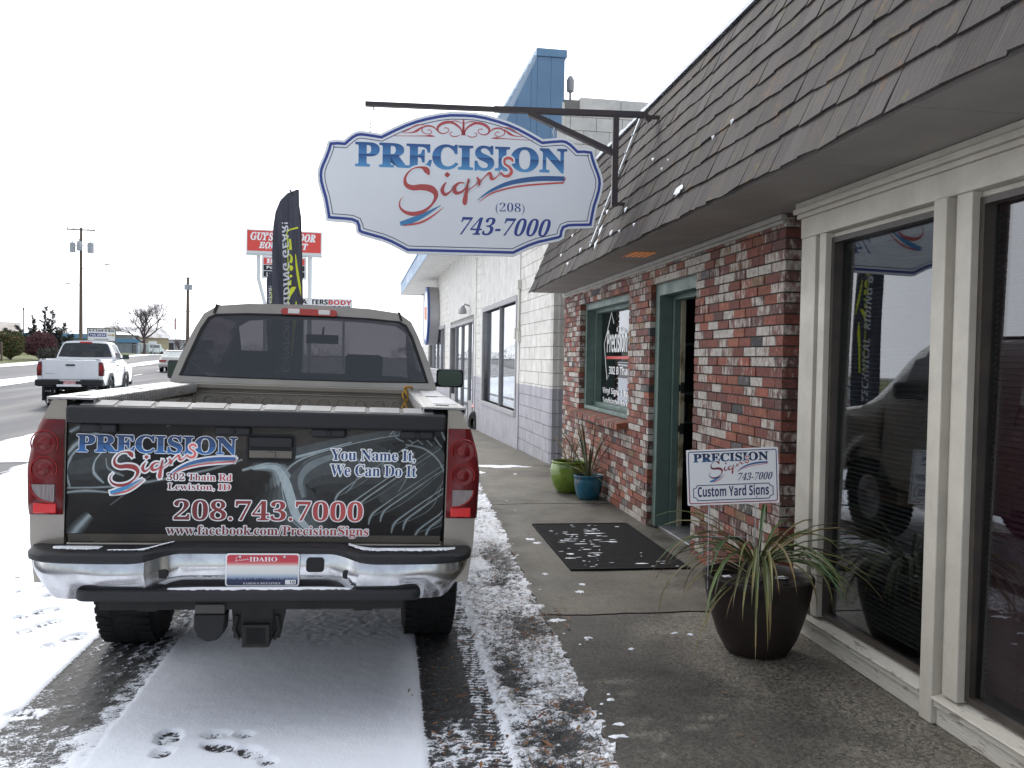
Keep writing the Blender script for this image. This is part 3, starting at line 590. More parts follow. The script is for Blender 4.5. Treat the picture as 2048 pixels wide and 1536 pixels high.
for r_ in range(NR):
    y = -.7 + rs.uniform(0, .1); dj = 0
    while y < 12.1:
        w = rs.uniform(.09, .23); y1 = min(y + w, 12.1)
        if 12.1 - y1 < .08: y1 = 12.1
        d0 = r_ * ex + rs.uniform(-.008, .008) - (.02 if r_ == 0 else 0); d1 = min(d0 + ex * 1.32, SL + .02); th = rs.uniform(.007, .013); h1 = .002; g = rs.uniform(.001, .005); tw = rs.uniform(-.005, .005)
        hb = .012 + th * .9; f = rs.uniform(.62, 1.3); t_ = rs.random(); col = (lerp(.036, .044, t_) * f, lerp(.029, .038, t_) * f, lerp(.026, .037, t_) * f)
        P = [slope_pt(y + g, d0 + tw, hb - th), slope_pt(y1, d0 - tw, hb - th), slope_pt(y1, d1, h1 - .004), slope_pt(y + g, d1, h1 - .004), slope_pt(y + g, d0 + tw, hb + tw * .5), slope_pt(y1, d0 - tw, hb - tw * .5), slope_pt(y1, d1, h1 + .004), slope_pt(y + g, d1, h1 + .004)]
        b.hexa(P, col); y = y1
shingles = sp(b, 'shingle_roof', m_shake)
b = MB()
for (y0, y1) in ((-.7, 12.09),):
    P0, P1 = [slope_pt(y, 0.0, -.004) for y in (y0, y1)], [slope_pt(y, SL, -.004) for y in (y0, y1)]
    b.add([P0[0], P0[1], P1[1], P1[0]], [(0, 1, 2, 3)])
    b.add([slope_pt(12.09, 0, -.004), slope_pt(12.09, SL, -.004), (2.65, 12.09, 4.0), (2.65, 12.09, ZS)], [(0, 1, 2, 3)])
b.build('roof_deck', M('dark_deck', (.02, .018, .016), .9), shingles)
m_snowb = MATS['snow']
b = MB(); yy = np.linspace(-.7, 12.08, 120); prof = [(-.03, .0), (-.035, .03), (.02, .055), (.12, .06), (.3, .03)]; rz = random.Random(4)
for pi in range(len(prof)): pass
V = []
for y in yy:
    q = slope_pt(y, SL, .01); hh = rz.uniform(.6, 1.3)
    for (dx, dz) in prof: V.append((q[0] + dx, y, q[2] + dz * hh + .004))
nP = len(prof); b.add(V, [(i * nP + j, i * nP + j + 1, (i + 1) * nP + j + 1, (i + 1) * nP + j) for i in range(len(yy) - 1) for j in range(nP - 1)])
b.build('roof_snow', m_snowb, shingles, smooth=60)
b = MB(); rs = random.Random(5)
def blob(mb, y, d, ry, rd_, n=9):
    V = []; 
    for k in range(n):
        a = 2 * math.pi * k / n; q = rs.uniform(.5, 1.2); V.append(slope_pt(y + math.cos(a) * ry * q, d + math.sin(a) * rd_ * q, .034))
    V += [slope_pt(y + rs.uniform(-.2, .2) * ry, d, .05)]; mb.add(V, [(k, (k + 1) % n, n) for k in range(n)])
for y, d, ry, rd_ in ((5.72, .215, .09, .028), (5.70, .19, .05, .03), (5.05, .52, .02, .022), (5.35, .50, .012, .015), (7.3, .36, .03, .035), (7.55, .18, .03, .03), (7.2, .14, .02, .02), (6.7, .12, .012, .015), (6.5, .55, .012, .012), (6.4, .6, .01, .01), (7.0, .75, .02, .02), (8.15, .3, .02, .06), (8.2, .5, .02, .03), (8.3, .75, .015, .03), (8.1, .15, .02, .05), (8.9, .2, .02, .03), (9.4, .1, .03, .02), (10.2, .3, .02, .02), (4.0, 1.0, .01, .012), (9.9, .5, .02, .03)):
    b = MB(); blob(b, y, d, ry, rd_); b.build('roof_snow_patch', m_snowb, shingles, smooth=70)
# galvanised strap up the slope under the sign bracket
m_galv = M('galvanised', (.55, .57, .60), .35, metal=.8, col2=(.4, .42, .45), vs_=20)
b = MB(); b.hexa([slope_pt(y, d, h) for h in (.036, .044) for (y, d) in ((8.33, .16), (8.39, .16), (8.50, 1.615), (8.44, 1.615))])
for d in np.linspace(.2, 1.55, 8):
    q = Vector(slope_pt(8.36 + .11 * d / 1.6, d, .044)); b.tube([q, q + Vector((-.012, 0, .005))], .011, 8)
sp(b, 'roof_strap', m_galv)
# ---------------- storefront
b = MB(); X0 = 2.36
PANES = [(3.56, 4.555), (2.33, 3.33), (1.05, 2.08)]
b.box(X0, 4.66, .19, 2.56, 4.83, 2.325)                      # corner pilaster, outer step
b.box(X0 + .035, 4.625, .19, 2.56, 4.66, 2.325)
b.box(X0 + .006, 4.555, .19, 2.50, 4.625, 2.325)
for ya in (3.33, 2.08):
    b.box(X0 - .014, ya + .14, .045, 2.52, ya + .23, 2.325); b.box(X0 + .03, ya + .10, .19, 2.52, ya + .14, 2.325); b.box(X0 + .006, ya, .19, 2.50, ya + .10, 2.325)
b.box(X0, .2, .045, 2.56, 1.05, 2.325)
b.box(X0 - .004, .2, 2.325, 2.56, 4.835, 2.44)                # header
for k, (dx, z0, z1) in enumerate(((-.02, 2.44, 2.466), (-.045, 2.466, 2.495), (-.03, 2.495, 2.531))): b.box(X0 + dx, .2, z0, 2.56, 4.86, z1)
for (ya, yb) in PANES: b.box(X0 + .05, ya, 2.298, 2.50, yb, 2.325)
store = sp(b, 'storefront_frame', m_white, bevel=.004)
b = MB(); m_sill = M('worn_sill_paint', (.48, .45, .39), .7, col2=(.24, .215, .18), vs_=22, lo=.58, hi=.66, bump=.3, bs=60, stretch=(1, .35, 2))
for (ya, yb) in ((3.56, 4.83), (2.31, 3.47), (.2, 2.22)):
    b.box(X0 + .01, ya + .001, .043, 2.5, yb - .001, .125); b.box(X0 - .006, ya + .001, .125, 2.5, yb - .001, .158)
    b.hexa([(X0 - .022, ya + .001, .158), (2.49, ya + .001, .158), (2.49, yb - .001, .158), (X0 - .022, yb - .001, .158), (X0 - .022, ya + .001, .168), (2.49, ya + .001, .198), (2.49, yb - .001, .198), (X0 - .022, yb - .001, .168)])
b.build('storefront_sill', m_sill, store, bevel=.004)
m_dkframe = M('dark_sash', (.035, .028, .024), .4, col2=(.06, .05, .04), vs_=8)
m_sg = GLASS('shop_glass', (.60, .62, .63), .01, k=1.1)
b = MB()
for (ya, yb) in PANES:
    for q in ((ya + .001, .2, ya + .025, 2.297), (yb - .03, .2, yb - .001, 2.297), (ya + .025, .2, yb - .03, .225), (ya + .025, 2.268, yb - .03, 2.297)): b.box(2.40, q[0], q[1], 2.468, q[2], q[3])
b.build('window_sash', m_dkframe, store)
PROT = R(-0.7)
for i, (ya, yb) in enumerate(PANES):
    yc, hw = (ya + yb) / 2, (yb - ya) / 2 - .02
    b = MB(); b.box(-.003, -hw, -1.02, .003, hw, 1.055); o = b.build('window_pane', m_sg, shop); o.location = Vector((2.436, yc, 1.225)) - shop.location; o.rotation_euler = (0, R(.75), PROT)
# ---------------- green framed window
m_green = M('green_paint', (.115, .175, .150), .5, col2=(.09, .14, .12), vs_=7, bump=.08, bs=50, rvar=.1)
b = MB(); y0, y1, z0, z1 = 8.752, 11.078, .987, 2.328
b.box(2.49, y1 - .09, z0, 2.60, y1, z1); b.box(2.60, y1 - .13, z0, 2.72, y1 - .04, z1); b.box(2.49, y0, z0, 2.72, y0 + .1, z1)
b.box(2.49, y0 + .1, z1 - .09, 2.60, y1 - .09, z1); b.box(2.60, y0 + .1, z1 - .13, 2.72, y1 - .13, z1 - .04)
b.box(2.47, y0 + .1, z0, 2.60, y1 - .09, z0 + .045); b.box(2.60, y0 + .1, z0 + .01, 2.72, y1 - .13, z0 + .09)
gw = sp(b, 'shop_window', m_green, bevel=.006)
b = MB(); b.box(2.678, y0 + .1, z0 + .09, 2.684, y1 - .13, z1 - .13); b.build('glass_pane', GLASS('dark_glass', (.28, .30, .31), .0, k=1.0), gw)
m_wlet = M('white_vinyl', (.80, .80, .80), .4); m_rlet = M('red_vinyl', (.55, .04, .03), .4)
gfn = lambda u, v, l=0: (2.672 - l, 10.95 - u, v)       # u to the right in the picture
for tx_, bx_, sp_ in (('Precision', (.30, 1.70, 1.24, 2.00), .95), ('302 B Thain Rd', (.42, 1.435, 1.7, 1.535), 1), ('Vinyl Signs & Banners', (.12, 1.17, 1.75, 1.27), 1), ('Sandblasted Rock, Wood', (.14, 1.05, 1.75, 1.15), 1)):
    b = MB(); write(b, tx_, bx_, gfn, 'sans', space=sp_); b.build('window_lettering', m_wlet, gw)
b = MB(); stroke(b, [(.62, 2.05, .022), (.50, 2.19, .022), (.18, 1.83, .022), (.16, 1.80, .022), (.33, 1.36, .022), (.40, 1.42, .022)], gfn, n=1)
b.build('diamond_outline', m_wlet, gw); b = MB(); b.add([gfn(.28, 1.655), gfn(1.9, 1.655), gfn(1.9, 1.62), gfn(.28, 1.62)], [(0, 1, 2, 3)]); b.build('red_underline', m_rlet, gw)
b = MB(); rr_ = random.Random(9); y = 8.70
while y < 11.2:
    c, w = rr_.choices(BR[:5] + BR[8:11], [5, 5, 5, 3, 4, 5, 5, 2])[0]; d = rr_.uniform(-.004, .004)
    b.hexa([(2.30 + d, y + .004, .895), (2.50, y + .004, .915), (2.50, y + .063, .915), (2.30 + d, y + .063, .895), (2.30 + d, y + .004, .955), (2.50, y + .004, .984), (2.50, y + .063, .984), (2.30 + d, y + .063, .955)], (*c, w - .1)); y += .067
sp(b, 'brick_sill', m_brick)
# ---------------- doorway
b = MB()
b.box(2.47, 7.88, .052, 2.60, 7.999, 2.329); b.box(2.60, 7.84, .052, 2.665, 7.93, 2.25); b.box(2.47, 6.772, 2.21, 2.60, 7.88, 2.329); b.box(2.60, 6.86, 2.17, 2.70, 7.84, 2.25); b.box(2.47, 6.772, .052, 2.60, 6.85, 2.21)
door_fr = sp(b, 'door_frame', m_green, bevel=.006)
b = MB(); b.box(2.665, 7.815, .055, 2.705, 7.92, 2.17); b.build('door_jamb', M('chipped_cream', (.38, .34, .24), .6, col2=(.14, .11, .06), vs_=9, lo=.5, hi=.62, stretch=(1, 1, .5)), door_fr)
m_dark = M('dark_metal', (.03, .03, .03), .45, metal=.5)
for z in (1.36, .98): b = MB(); b.box(2.668, 7.808, z - .05, 2.703, 7.815, z + .05); b.box(2.656, 7.815, z - .03, 2.668, 7.838, z + .03); b.build('strike_plate', m_dark, door_fr)
b = MB(); b.box(2.5, 6.85, .053, 2.8, 7.88, .068); b.build('threshold', M('worn_aluminium', (.32, .33, .35), .45, metal=.7, col2=(.2, .2, .2)), door_fr, bevel=.004)
b = MB(); b.box(2.86, 6.78, .06, 3.9, 6.825, 2.2); b.build('door_leaf', m_green, door_fr, bevel=.004)
# ---------------- things inside
m_grey = M('grey_plastic', (.42, .44, .45), .5); m_card = M('cardboard', (.30, .21, .12), .8); m_paper = M('paper', (.72, .72, .7), .7); m_wood = M('desk_wood', (.16, .08, .035), .5, col2=(.11, .055, .025), stretch=(1, 8, 1))
def venetian(y0, y1, x, mat, lab, tilt, pitch_=.0245):
    t = thing('venetian_blind', lab, 'window blind', (x, (y0 + y1) / 2, .23), group='venetian blinds behind the storefront panes')
    b = MB(); z = .03; h = (y1 - y0) / 2
    while z < 2.0:
        a = Vector((math.cos(tilt), 0, math.sin(tilt))) * .0125; u = Vector((-math.sin(tilt), 0, math.cos(tilt))) * .0006; c = Vector((0, 0, z))
        b.hexa([c - a - u + Vector((0, -h, 0)), c + a - u + Vector((0, -h, 0)), c + a - u + Vector((0, h, 0)), c - a - u + Vector((0, h, 0)), c - a + u + Vector((0, -h, 0)), c + a + u + Vector((0, -h, 0)), c + a + u + Vector((0, h, 0)), c - a + u + Vector((0, h, 0))]); z += pitch_
    b.build('slats', mat, t)
    b = MB(); b.box(-.02, -h, 2.0, .02, h, 2.04); b.build('headrail', mat, t); b = MB()
    for yv in (-h * .6, h * .6): b.tube([(0, yv, .02), (0, yv, 2.0)], .0015, 5)
    b.build('ladder_cord', mat, t)
venetian(3.56, 4.55, 2.49, M('grey_slat', (.20, .20, .19), .5), 'open dark blind behind the storefront pane nearest the brick pier', R(4))
venetian(2.33, 3.34, 2.49, M('maroon_slat', (.15, .040, .062), .5), 'closed maroon blind behind the storefront pane right of the white post', R(58))
def bx(name, mat, parent, *boxes, **k):
    b = MB()
    for q in boxes: b.box(*q)
    return b.build(name, mat, parent, **k)
t = thing('shelf_rack', 'light grey shelf rack glimpsed through the open doorway', 'shelf', (3.75, 10.4, .052))
for z in (.35, .8, 1.15, 1.75): bx('shelf', m_grey, t, (-.4, -.2, z, .4, .2, z + .03))
for sx in (-1, 1): bx('upright', m_grey, t, (sx * .4 - .02, -.2, 0, sx * .4 + .02, .2, 1.9))
t = tag(bx('document_box', m_card, None, (3.6, 10.25, .885, 3.9, 10.5, 1.1), bevel=.005), 'small brown box on the shelf rack inside the doorway', 'box')
t = tag(bx('printer', m_paper, None, (3.42, 10.22, .884, 3.57, 10.55, 1.12), bevel=.02), 'white printer on the shelf rack inside the doorway', 'printer')
t = thing('office_desk', 'brown office desk behind the blind of the storefront', 'desk', (3.5, 4.9, .052))
bx('desktop', m_wood, t, (-.45, -.9, .70, .45, .9, .74)); bx('pedestal', m_wood, t, (-.4, -.85, 0, .4, -.45, .70))
for sy in (.85,): bx('leg', m_wood, t, (-.42, sy - .04, 0, -.36, sy, .70)); bx('leg', m_wood, t, (.36, sy - .04, 0, .42, sy, .70))
o = bx('paper_sheet', m_paper, None, (-.15, -.11, 0, .15, .11, .012)); o.location = (3.25, 4.65, .794); o.rotation_euler = (0, 0, .3); tag(o, 'loose white sheets on the desk behind the storefront glass', 'paper')
t = tag(bx('cardboard_box', m_card, None, (3.0, 5.65, .053, 3.45, 5.95, .55), bevel=.006), 'brown cardboard box on the floor behind the storefront pane', 'box')
o = bx('sign_blank', m_paper, None, (-.01, -.3, 0, .01, .3, .9)); o.location = (3.62, 5.6, .80); o.rotation_euler = (0, R(6), R(20)); tag(o, 'white sign blank leaning upright on the desk inside', 'sign board')
# ---------------- door mat
t = thing('door_mat', 'black ribbed door mat dusted with snow in front of the doorway', 'door mat', (1.80, 7.2, .041))
b = MB(); b.box(-.46, -.9, 0, .46, .9, .006)
for k in range(44):
    y = -.86 + k * .04; b.box(-.43, y, .006, .43, y + .034, .0095)
b.box(-.46, -.9, .006, -.435, .9, .013); b.box(.435, -.9, .006, .46, .9, .013); b.box(-.434, -.9, .006, .434, -.875, .013); b.box(-.434, .875, .006, .434, .9, .013)
b.build('rubber_base', M('black_rubber', (.007, .007, .009), .85, col2=(.013, .013, .015), vs_=20, bump=.4, bs=200, spec=.15), t)
b = MB(); rnd = random.Random(12)
for _ in range(80):
    cx, cy = rnd.choice([(-.2, .5), (-.15, .1), (-.25, -.5), (.0, .3), (-.1, -.3), (.25, -.75), (.1, .75), (-.3, -.75)]); x, y = rnd.gauss(cx, .10), rnd.gauss(cy, .2)
    if abs(x) < .43 and abs(y) < .86: s_ = rnd.uniform(.003, .012) * (1 if rnd.random() < .75 else 1.9); scrap(b, x, y, .0096, s_ * rnd.uniform(1, 5), s_ * rnd.uniform(.4, 1.5), .003, 13)
kind(b.build('mat_snow', m_snowb, t, smooth=60), 'stuff')
# ================================================================== WHITE BLOCK BUILDING WITH BLUE ROOF
blk = thing('block_shop', 'white and grey painted block shop with sloped blue roof beyond the brick shop', 'shop', (2.37, 12.8, 0), (0, 0, R(2)))
def painted(name, up_c, lo_c, zs=1.18):
    m = bpy.data.materials.new(name); m.use_nodes = True; t = m.node_tree; p = t.nodes['Principled BSDF']; L = t.links.new; N = t.nodes.new
    c = N('ShaderNodeTexCoord'); s = N('ShaderNodeSeparateXYZ'); L(c.outputs['Object'], s.inputs[0])
    n = N('ShaderNodeTexNoise'); n.inputs['Scale'].default_value = 3.5; n.inputs['Detail'].default_value = 8; n.inputs['Roughness'].default_value = .7; L(c.outputs['Object'], n.inputs[0])
    e = N('ShaderNodeMath'); e.operation = 'MULTIPLY_ADD'; e.inputs[1].default_value = .03; L(n.outputs['Fac'], e.inputs[0]); L(s.outputs['Z'], e.inputs[2])
    g = N('ShaderNodeMath'); g.operation = 'GREATER_THAN'; g.inputs[1].default_value = zs; L(e.outputs[0], g.inputs[0])
    x = N('ShaderNodeMix'); x.data_type = 'RGBA'; x.inputs['A'].default_value = (*lo_c, 1); x.inputs['B'].default_value = (*up_c, 1); L(g.outputs[0], x.inputs['Factor'])
    v = N('ShaderNodeMapRange'); v.inputs['From Min'].default_value = .3; v.inputs['From Max'].default_value = .7; v.inputs['To Min'].default_value = .70; v.inputs['To Max'].default_value = 1.05; L(n.outputs['Fac'], v.inputs[0])
    a = N('ShaderNodeAttribute'); a.attribute_name = 'bc'
    m1 = N('ShaderNodeVectorMath'); m1.operation = 'SCALE'; L(x.outputs['Result'], m1.inputs[0]); L(v.outputs[0], m1.inputs['Scale'])
    m2 = N('ShaderNodeVectorMath'); m2.operation = 'MULTIPLY'; L(m1.outputs[0], m2.inputs[0]); L(a.outputs['Color'], m2.inputs[1]); L(m2.outputs[0], p.inputs['Base Color']); p.inputs['Roughness'].default_value = .6
    n2 = N('ShaderNodeTexNoise'); n2.inputs['Scale'].default_value = 55; n2.inputs['Detail'].default_value = 5; L(c.outputs['Object'], n2.inputs[0])
    b = N('ShaderNodeBump'); b.inputs['Strength'].default_value = .35; b.inputs['Distance'].default_value = .01; L(n2.outputs['Fac'], b.inputs['Height']); L(b.outputs[0], p.inputs['Normal']); return m
m_blk = painted('painted_block', (.74, .715, .655), (.40, .39, .42)); m_sid = painted('painted_siding', (.72, .70, .655), (.42, .41, .44)); m_gtrim = M('grey_trim', (.33, .32, .33), .5, col2=(.28, .27, .28))
W1, DR, W2 = (2.95, 7.25, .64, 2.66), (9.0, 14.5, -.3, 2.60), (16.5, 23.05, 1.1, 2.62)
OP = [W1, DR, W2]
b = MB(); wallslab(b, .02, .2, .1, 27, -.6, 4.56, OP, (.34, .33, .33)); b.box(.1, .02, -.6, 6.5, .2, 5.45, (.34, .33, .33)); b.box(6.3, .2, -.6, 6.5, 27, 5.3, (.9, .9, .9)); b.box(.2, 26.8, -.6, 6.3, 27, 4.6, (.9, .9, .9)); b.box(.2, .2, 4.40, 6.3, 26.8, 4.56, (.9, .9, .9)); b.box(3.6, .2, -.6, 3.7, 26.8, 4.4, (1, 1, 1)); b.box(.2, .2, -.62, 6.3, 26.8, -.3, (1, 1, 1))
core = b.build('block_core', m_blk, blk)
b = MB(); fr = lambda y, z, d: (d, y, z)
brickwork(b, .12, 27, -.4, 4.5, OP + [(2.62, 7.7, -1, 5), (8.6, 15.0, -1, 5)], fr, bl=.4, bh=.2, j=.008, depth=.03, jit=.002, pal=(.93, 1.03), seed=2)
brickwork(b, .02, 6.5, -.4, 5.3, [], lambda y, z, d: (y, d, z), bl=.4, bh=.2, j=.008, depth=.03, jit=.002, pal=(.93, 1.03), seed=3)
brickwork(b, .36, 6.5, 5.3, 5.48, [], lambda y, z, d: (y, d - .03, z), bl=.62, bh=.18, j=.012, depth=.25, jit=.012, pal=(.95, 1.03), seed=4)
bw = b.build('block_wall', m_blk, blk)
b = MB(); n = 10
for k in range(n):   # rounded near corner
    a0, a1 = math.pi * .5 * k / n, math.pi * .5 * (k + 1) / n
    f = lambda a, z: (.13 - .136 * math.sin(a), .13 - .136 * math.cos(a), z)
    z = -.4
    while z < 5.3: b.add([f(a0, z + .004), f(a1, z + .004), f(a1, z + .196), f(a0, z + .196)], [(0, 1, 2, 3)], (1, 1, 1)); z += .2
b.build('round_corner', m_blk, bw, smooth=60)
b = MB(); rs = random.Random(6)
def boards(y0, y1, z0, z1):
    y = y0
    while y < y1 - .02:
        w = .1 if rs.random() > .12 else .102; f = rs.uniform(.95, 1.04); zz = z0 + (rs.uniform(-.02, .03) if z0 < 0 else 0); g = .004 if (round((y - y0) / .1) % 12) else .010
        b.box(-.014, y + g, zz, .022, min(y + w, y1) - .001, z1, (f, f, f)); y += w
boards(2.62, 7.7, 2.76, 4.5); boards(2.62, 7.7, -.26, .54); boards(2.62, 2.86, .54, 2.76); boards(7.34, 7.7, .54, 2.76); boards(8.6, 15, 2.70, 4.5); boards(8.6, 8.9, -.35, 2.7); boards(14.6, 15, -.35, 2.7); b.box(-.004, 2.62, -.4, .02, 7.7, 4.5, (.3, .3, .3)) if False else None
b.build('siding_panel', m_sid, blk)
def frame_win(name, y0, y1, z0, z1, w=.09, bars=(), mat=m_gtrim, dep=.12, proud=.03):
    b = MB(); b.box(-proud, y0 - w, z0 - w, dep, y0, z1 + w); b.box(-proud, y1, z0 - w, dep, y1 + w, z1 + w); b.box(-proud - .002, y0, z1, dep, y1, z1 + w); b.box(-proud - .01, y0, z0 - w, dep, y1, z0)
    for y in bars: b.box(.02, y - .025, z0, .09, y + .025, z1)
    o = b.build(name, mat, blk, bevel=.005); b = MB(); b.box(.07, y0, z0, .074, y1, z1); b.build('glass_pane', GLASS('street_glass', (.80, .84, .84), .03, k=.9), o); return o
frame_win('display_window', 2.95, 7.25, .64, 2.66, bars=(5.1,)); frame_win('display_window', 16.5, 23.05, 1.1, 2.62, bars=(18.1, 19.7, 21.3))
o = frame_win('entrance_door', 9.0, 14.5, -.2, 2.52, w=.08, bars=(10.3, 11.9, 13.4)); b = MB(); 
for y in (10.45, 11.75): b.box(.04, y, 1.0, .09, y + .04, 1.3)
for y0 in (9.0, 13.4): b.box(.02, y0, -.2, .1, y0 + 1.1, .5)
b.build('door_rail', m_gtrim, o)
b = MB(); b.tube([(-.03, 2.6, 2.05), (-.03, 2.6, 2.95)], .018, 8); b.box(-.07, 2.54, 2.85, 0, 2.66, 3.0); b.box(-.09, 2.66, 1.96, 0, 2.80, 2.16); b.box(-.06, 2.54, 1.9, 0, 2.64, 2.1); b.build('conduit', M('painted_conduit', (.62, .60, .55), .5), blk, bevel=.004)
b = MB(); b.tube([(0, 9.9, 2.95), (-.12, 9.9, 3.0), (-.2, 9.9, 2.9)], .02, 8); b.lathe([(.02, .1), (.09, .0), (.1, -.1)], 14, (-.2, 9.9, 2.85)); b.lathe([(.02, .1), (.09, .0), (.1, -.1)], 14, (-.2, 9.7, 2.85)); b.build('flood_lamp', m_gtrim, blk, smooth=50)
# blue roof
m_blue = M('blue_metal', (.14, .25, .39), .4, col2=(.12, .215, .34), vs_=1.5, rvar=.1); m_blue2 = M('pale_blue_metal', (.16, .30, .44), .4, col2=(.13, .25, .38))
b = MB(); YF = 28.0
for k in range(28): pass
prof = [(-.97, 4.46), (-.97, 4.96), (-.79, 4.965), (-.29, 6.04)]
b.add([(x, y, z) for y in (.03, YF) for (x, z) in prof], [(0, 4, 5, 1), (1, 5, 6, 2), (2, 6, 7, 3)]); b.add([(-.29, .03, 6.04), (.12, .03, 6.04), (.12, YF, 6.04), (-.29, YF, 6.04)], [(0, 1, 2, 3)]); b.add([(.12, y, z) for y in (.03, YF) for z in (4.4, 6.04)], [(0, 1, 3, 2)]); b.add([(x, YF, z) for (x, z) in prof + [(.12, 6.04), (.12, 4.46)]], [(0, 1, 2, 3, 4, 5)])
mans = b.build('blue_mansard', m_blue, blk)
b = MB(); x = -.97
while x < .115:   # vertical boards of the end panel
    x1 = min([q for q in (x + .205, .12, -.79, -.29) if q > x + .001]); zt = lambda q: 4.96 if q < -.79 else min(6.04, 4.965 + (q + .79) * 2.15); q0, q1 = x + .004, x1
    b.hexa([(q0, 0, 4.46), (q1, 0, 4.46), (q1, .03, 4.46), (q0, .03, 4.46), (q0, 0, zt(q0)), (q1, 0, zt(q1)), (q1, .03, zt(q1)), (q0, .03, zt(q0))]); x = x1
b.build('end_panel', m_blue, mans); b = MB(); b.box(-.31, -.02, 6.045, .15, YF, 6.16); b.build('ridge_cap', m_blue2, mans, bevel=.005)
b = MB(); sx, sz = -.867, .499
for k in range(62):
    y = .02 + k * .41; a = Vector((-.785, y, 4.97)); c = Vector((-.292, y, 6.04)); nrm = Vector((-.908, 0, .418)) * .05
    b.bar(a + nrm * .5, c + nrm * .5, .03, .05, upv=nrm)
b.build('standing_seam', M('seam_metal', (.34, .42, .50), .3, metal=.3), mans)
b = MB(); b.box(-.985, .0, 4.44, -.971, YF, 4.54); b.box(-1.0, -.012, 4.93, -.971, YF, 4.98); b.build('eave_gutter', m_blue2, mans)
b = MB()
for k in range(24):
    y0 = .03 + k * 1.2; b.hexa([(-.97, y0 + .012, 4.458), (.01, y0 + .012, 4.50), (.01, min(y0 + 1.2, YF), 4.50), (-.97, min(y0 + 1.2, YF), 4.458), (-.97, y0 + .012, 4.47), (.01, y0 + .012, 4.515), (.01, min(y0 + 1.2, YF), 4.515), (-.97, min(y0 + 1.2, YF), 4.47)], (1, 1, 1))
b.build('soffit_panel', m_sid, blk)
b = MB(); b.lathe([(.018, 0), (.018, .10)], 8, (.24, .12, 5.48)); b.lathe([(.02, .1), (.055, .12), (.06, .28), (.03, .34), (.0, .36)], 12, (.24, .12, 5.48)); b.build('roof_vent', m_gtrim, blk, smooth=50)
# round cabinet sign on its front
t = thing('round_sign', 'round grey drum sign with blue rim on the white block wall', 'sign', (2.37 - .035 * 19.6, 12.8 + 19.6, 3.13), (0, 0, R(2)))
b = MB(); b.lathe([(0, .0), (1.04, .0), (1.06, -.02), (1.06, -.40), (1.02, -.42)], 48, axis='X'); b.build('drum', M('brushed_drum', (.42, .41, .42), .4, metal=.4), t, smooth=40)
b = MB(); b.lathe([(.90, -.424), (1.04, -.43), (1.07, -.41), (1.07, -.34)], 48, axis='X'); b.build('blue_rim', M('rim_blue', (.03, .08, .26), .4), t, smooth=40)
b = MB(); b.lathe([(0, -.421), (.91, -.421)], 48, axis='X'); f = b.build('sign_face', M('face_white', (.78, .78, .78), .35), t)
b = MB(); b.add([(-.425, y, z) for y, z in ((-.55, -.2), (.5, -.1), (.55, .35), (-.5, .3))], [(0, 1, 2, 3)]); b.build('red_mark', M('faded_orange', (.62, .20, .10), .5), f)
# red quad bike on display behind the glass
m_red = M('gloss_red', (.45, .02, .02), .2, coat=.6); m_tyre = M('tyre_rubber', (.009, .009, .0095), .8, spec=.25, col2=(.016, .0155, .015), vs_=15, bump=.3, bs=60)
t = thing('quad_bike', 'red quad bike on display behind the glass of the block shop', 'quad bike', (2.72, 20.9, -.29), (0, 0, R(196)))
b = MB(); b.hexa([(-.22, -.75, .55), (.22, -.75, .55), (.22, .8, .55), (-.22, .8, .55), (-.16, -.8, .80), (.16, -.8, .80), (.20, .7, .95), (-.20, .7, .95)]); b.hexa([(-.5, .35, .62), (.5, .35, .62), (.46, .95, .62), (-.46, .95, .62), (-.42, .4, .84), (.42, .4, .84), (.34, .9, .92), (-.34, .9, .92)]); b.hexa([(-.5, -.95, .66), (.5, -.95, .66), (.5, -.35, .66), (-.5, -.35, .66), (-.45, -.9, .80), (.45, -.9, .80), (.42, -.4, .84), (-.42, -.4, .84)]); b.build('fairing', m_red, t, bevel=.04, seg=3)
b = MB(); b.hexa([(-.14, -.6, .8), (.14, -.6, .8), (.14, .25, .86), (-.14, .25, .86), (-.12, -.6, .92), (.12, -.6, .92), (.1, .2, .94), (-.1, .2, .94)]); b.build('saddle', m_dark, t, bevel=.03)
for sx in (-1, 1):
    for y in (-.62, .62):
        b = MB(); b.lathe([(.12, -.1), (.24, -.12), (.29, -.09), (.30, 0), (.29, .09), (.24, .12), (.12, .1)], 20, (sx * .46, y, .30), 'X'); b.build('wheel', m_tyre, t, smooth=40)
    b = MB(); b.lathe([(0, .04), (.07, .02), (.08, -.04)], 12, (sx * .25, .93, .80), 'Y'); b.build('headlight', m_paper, t, smooth=40)
b = MB(); b.tube([(-.38, .3, 1.12), (-.1, .38, 1.05), (.1, .38, 1.05), (.38, .3, 1.12)], .016, 8); b.tube([(0, .38, 1.05), (0, .5, .85)], .02, 8); b.build('handlebar', m_dark, t)

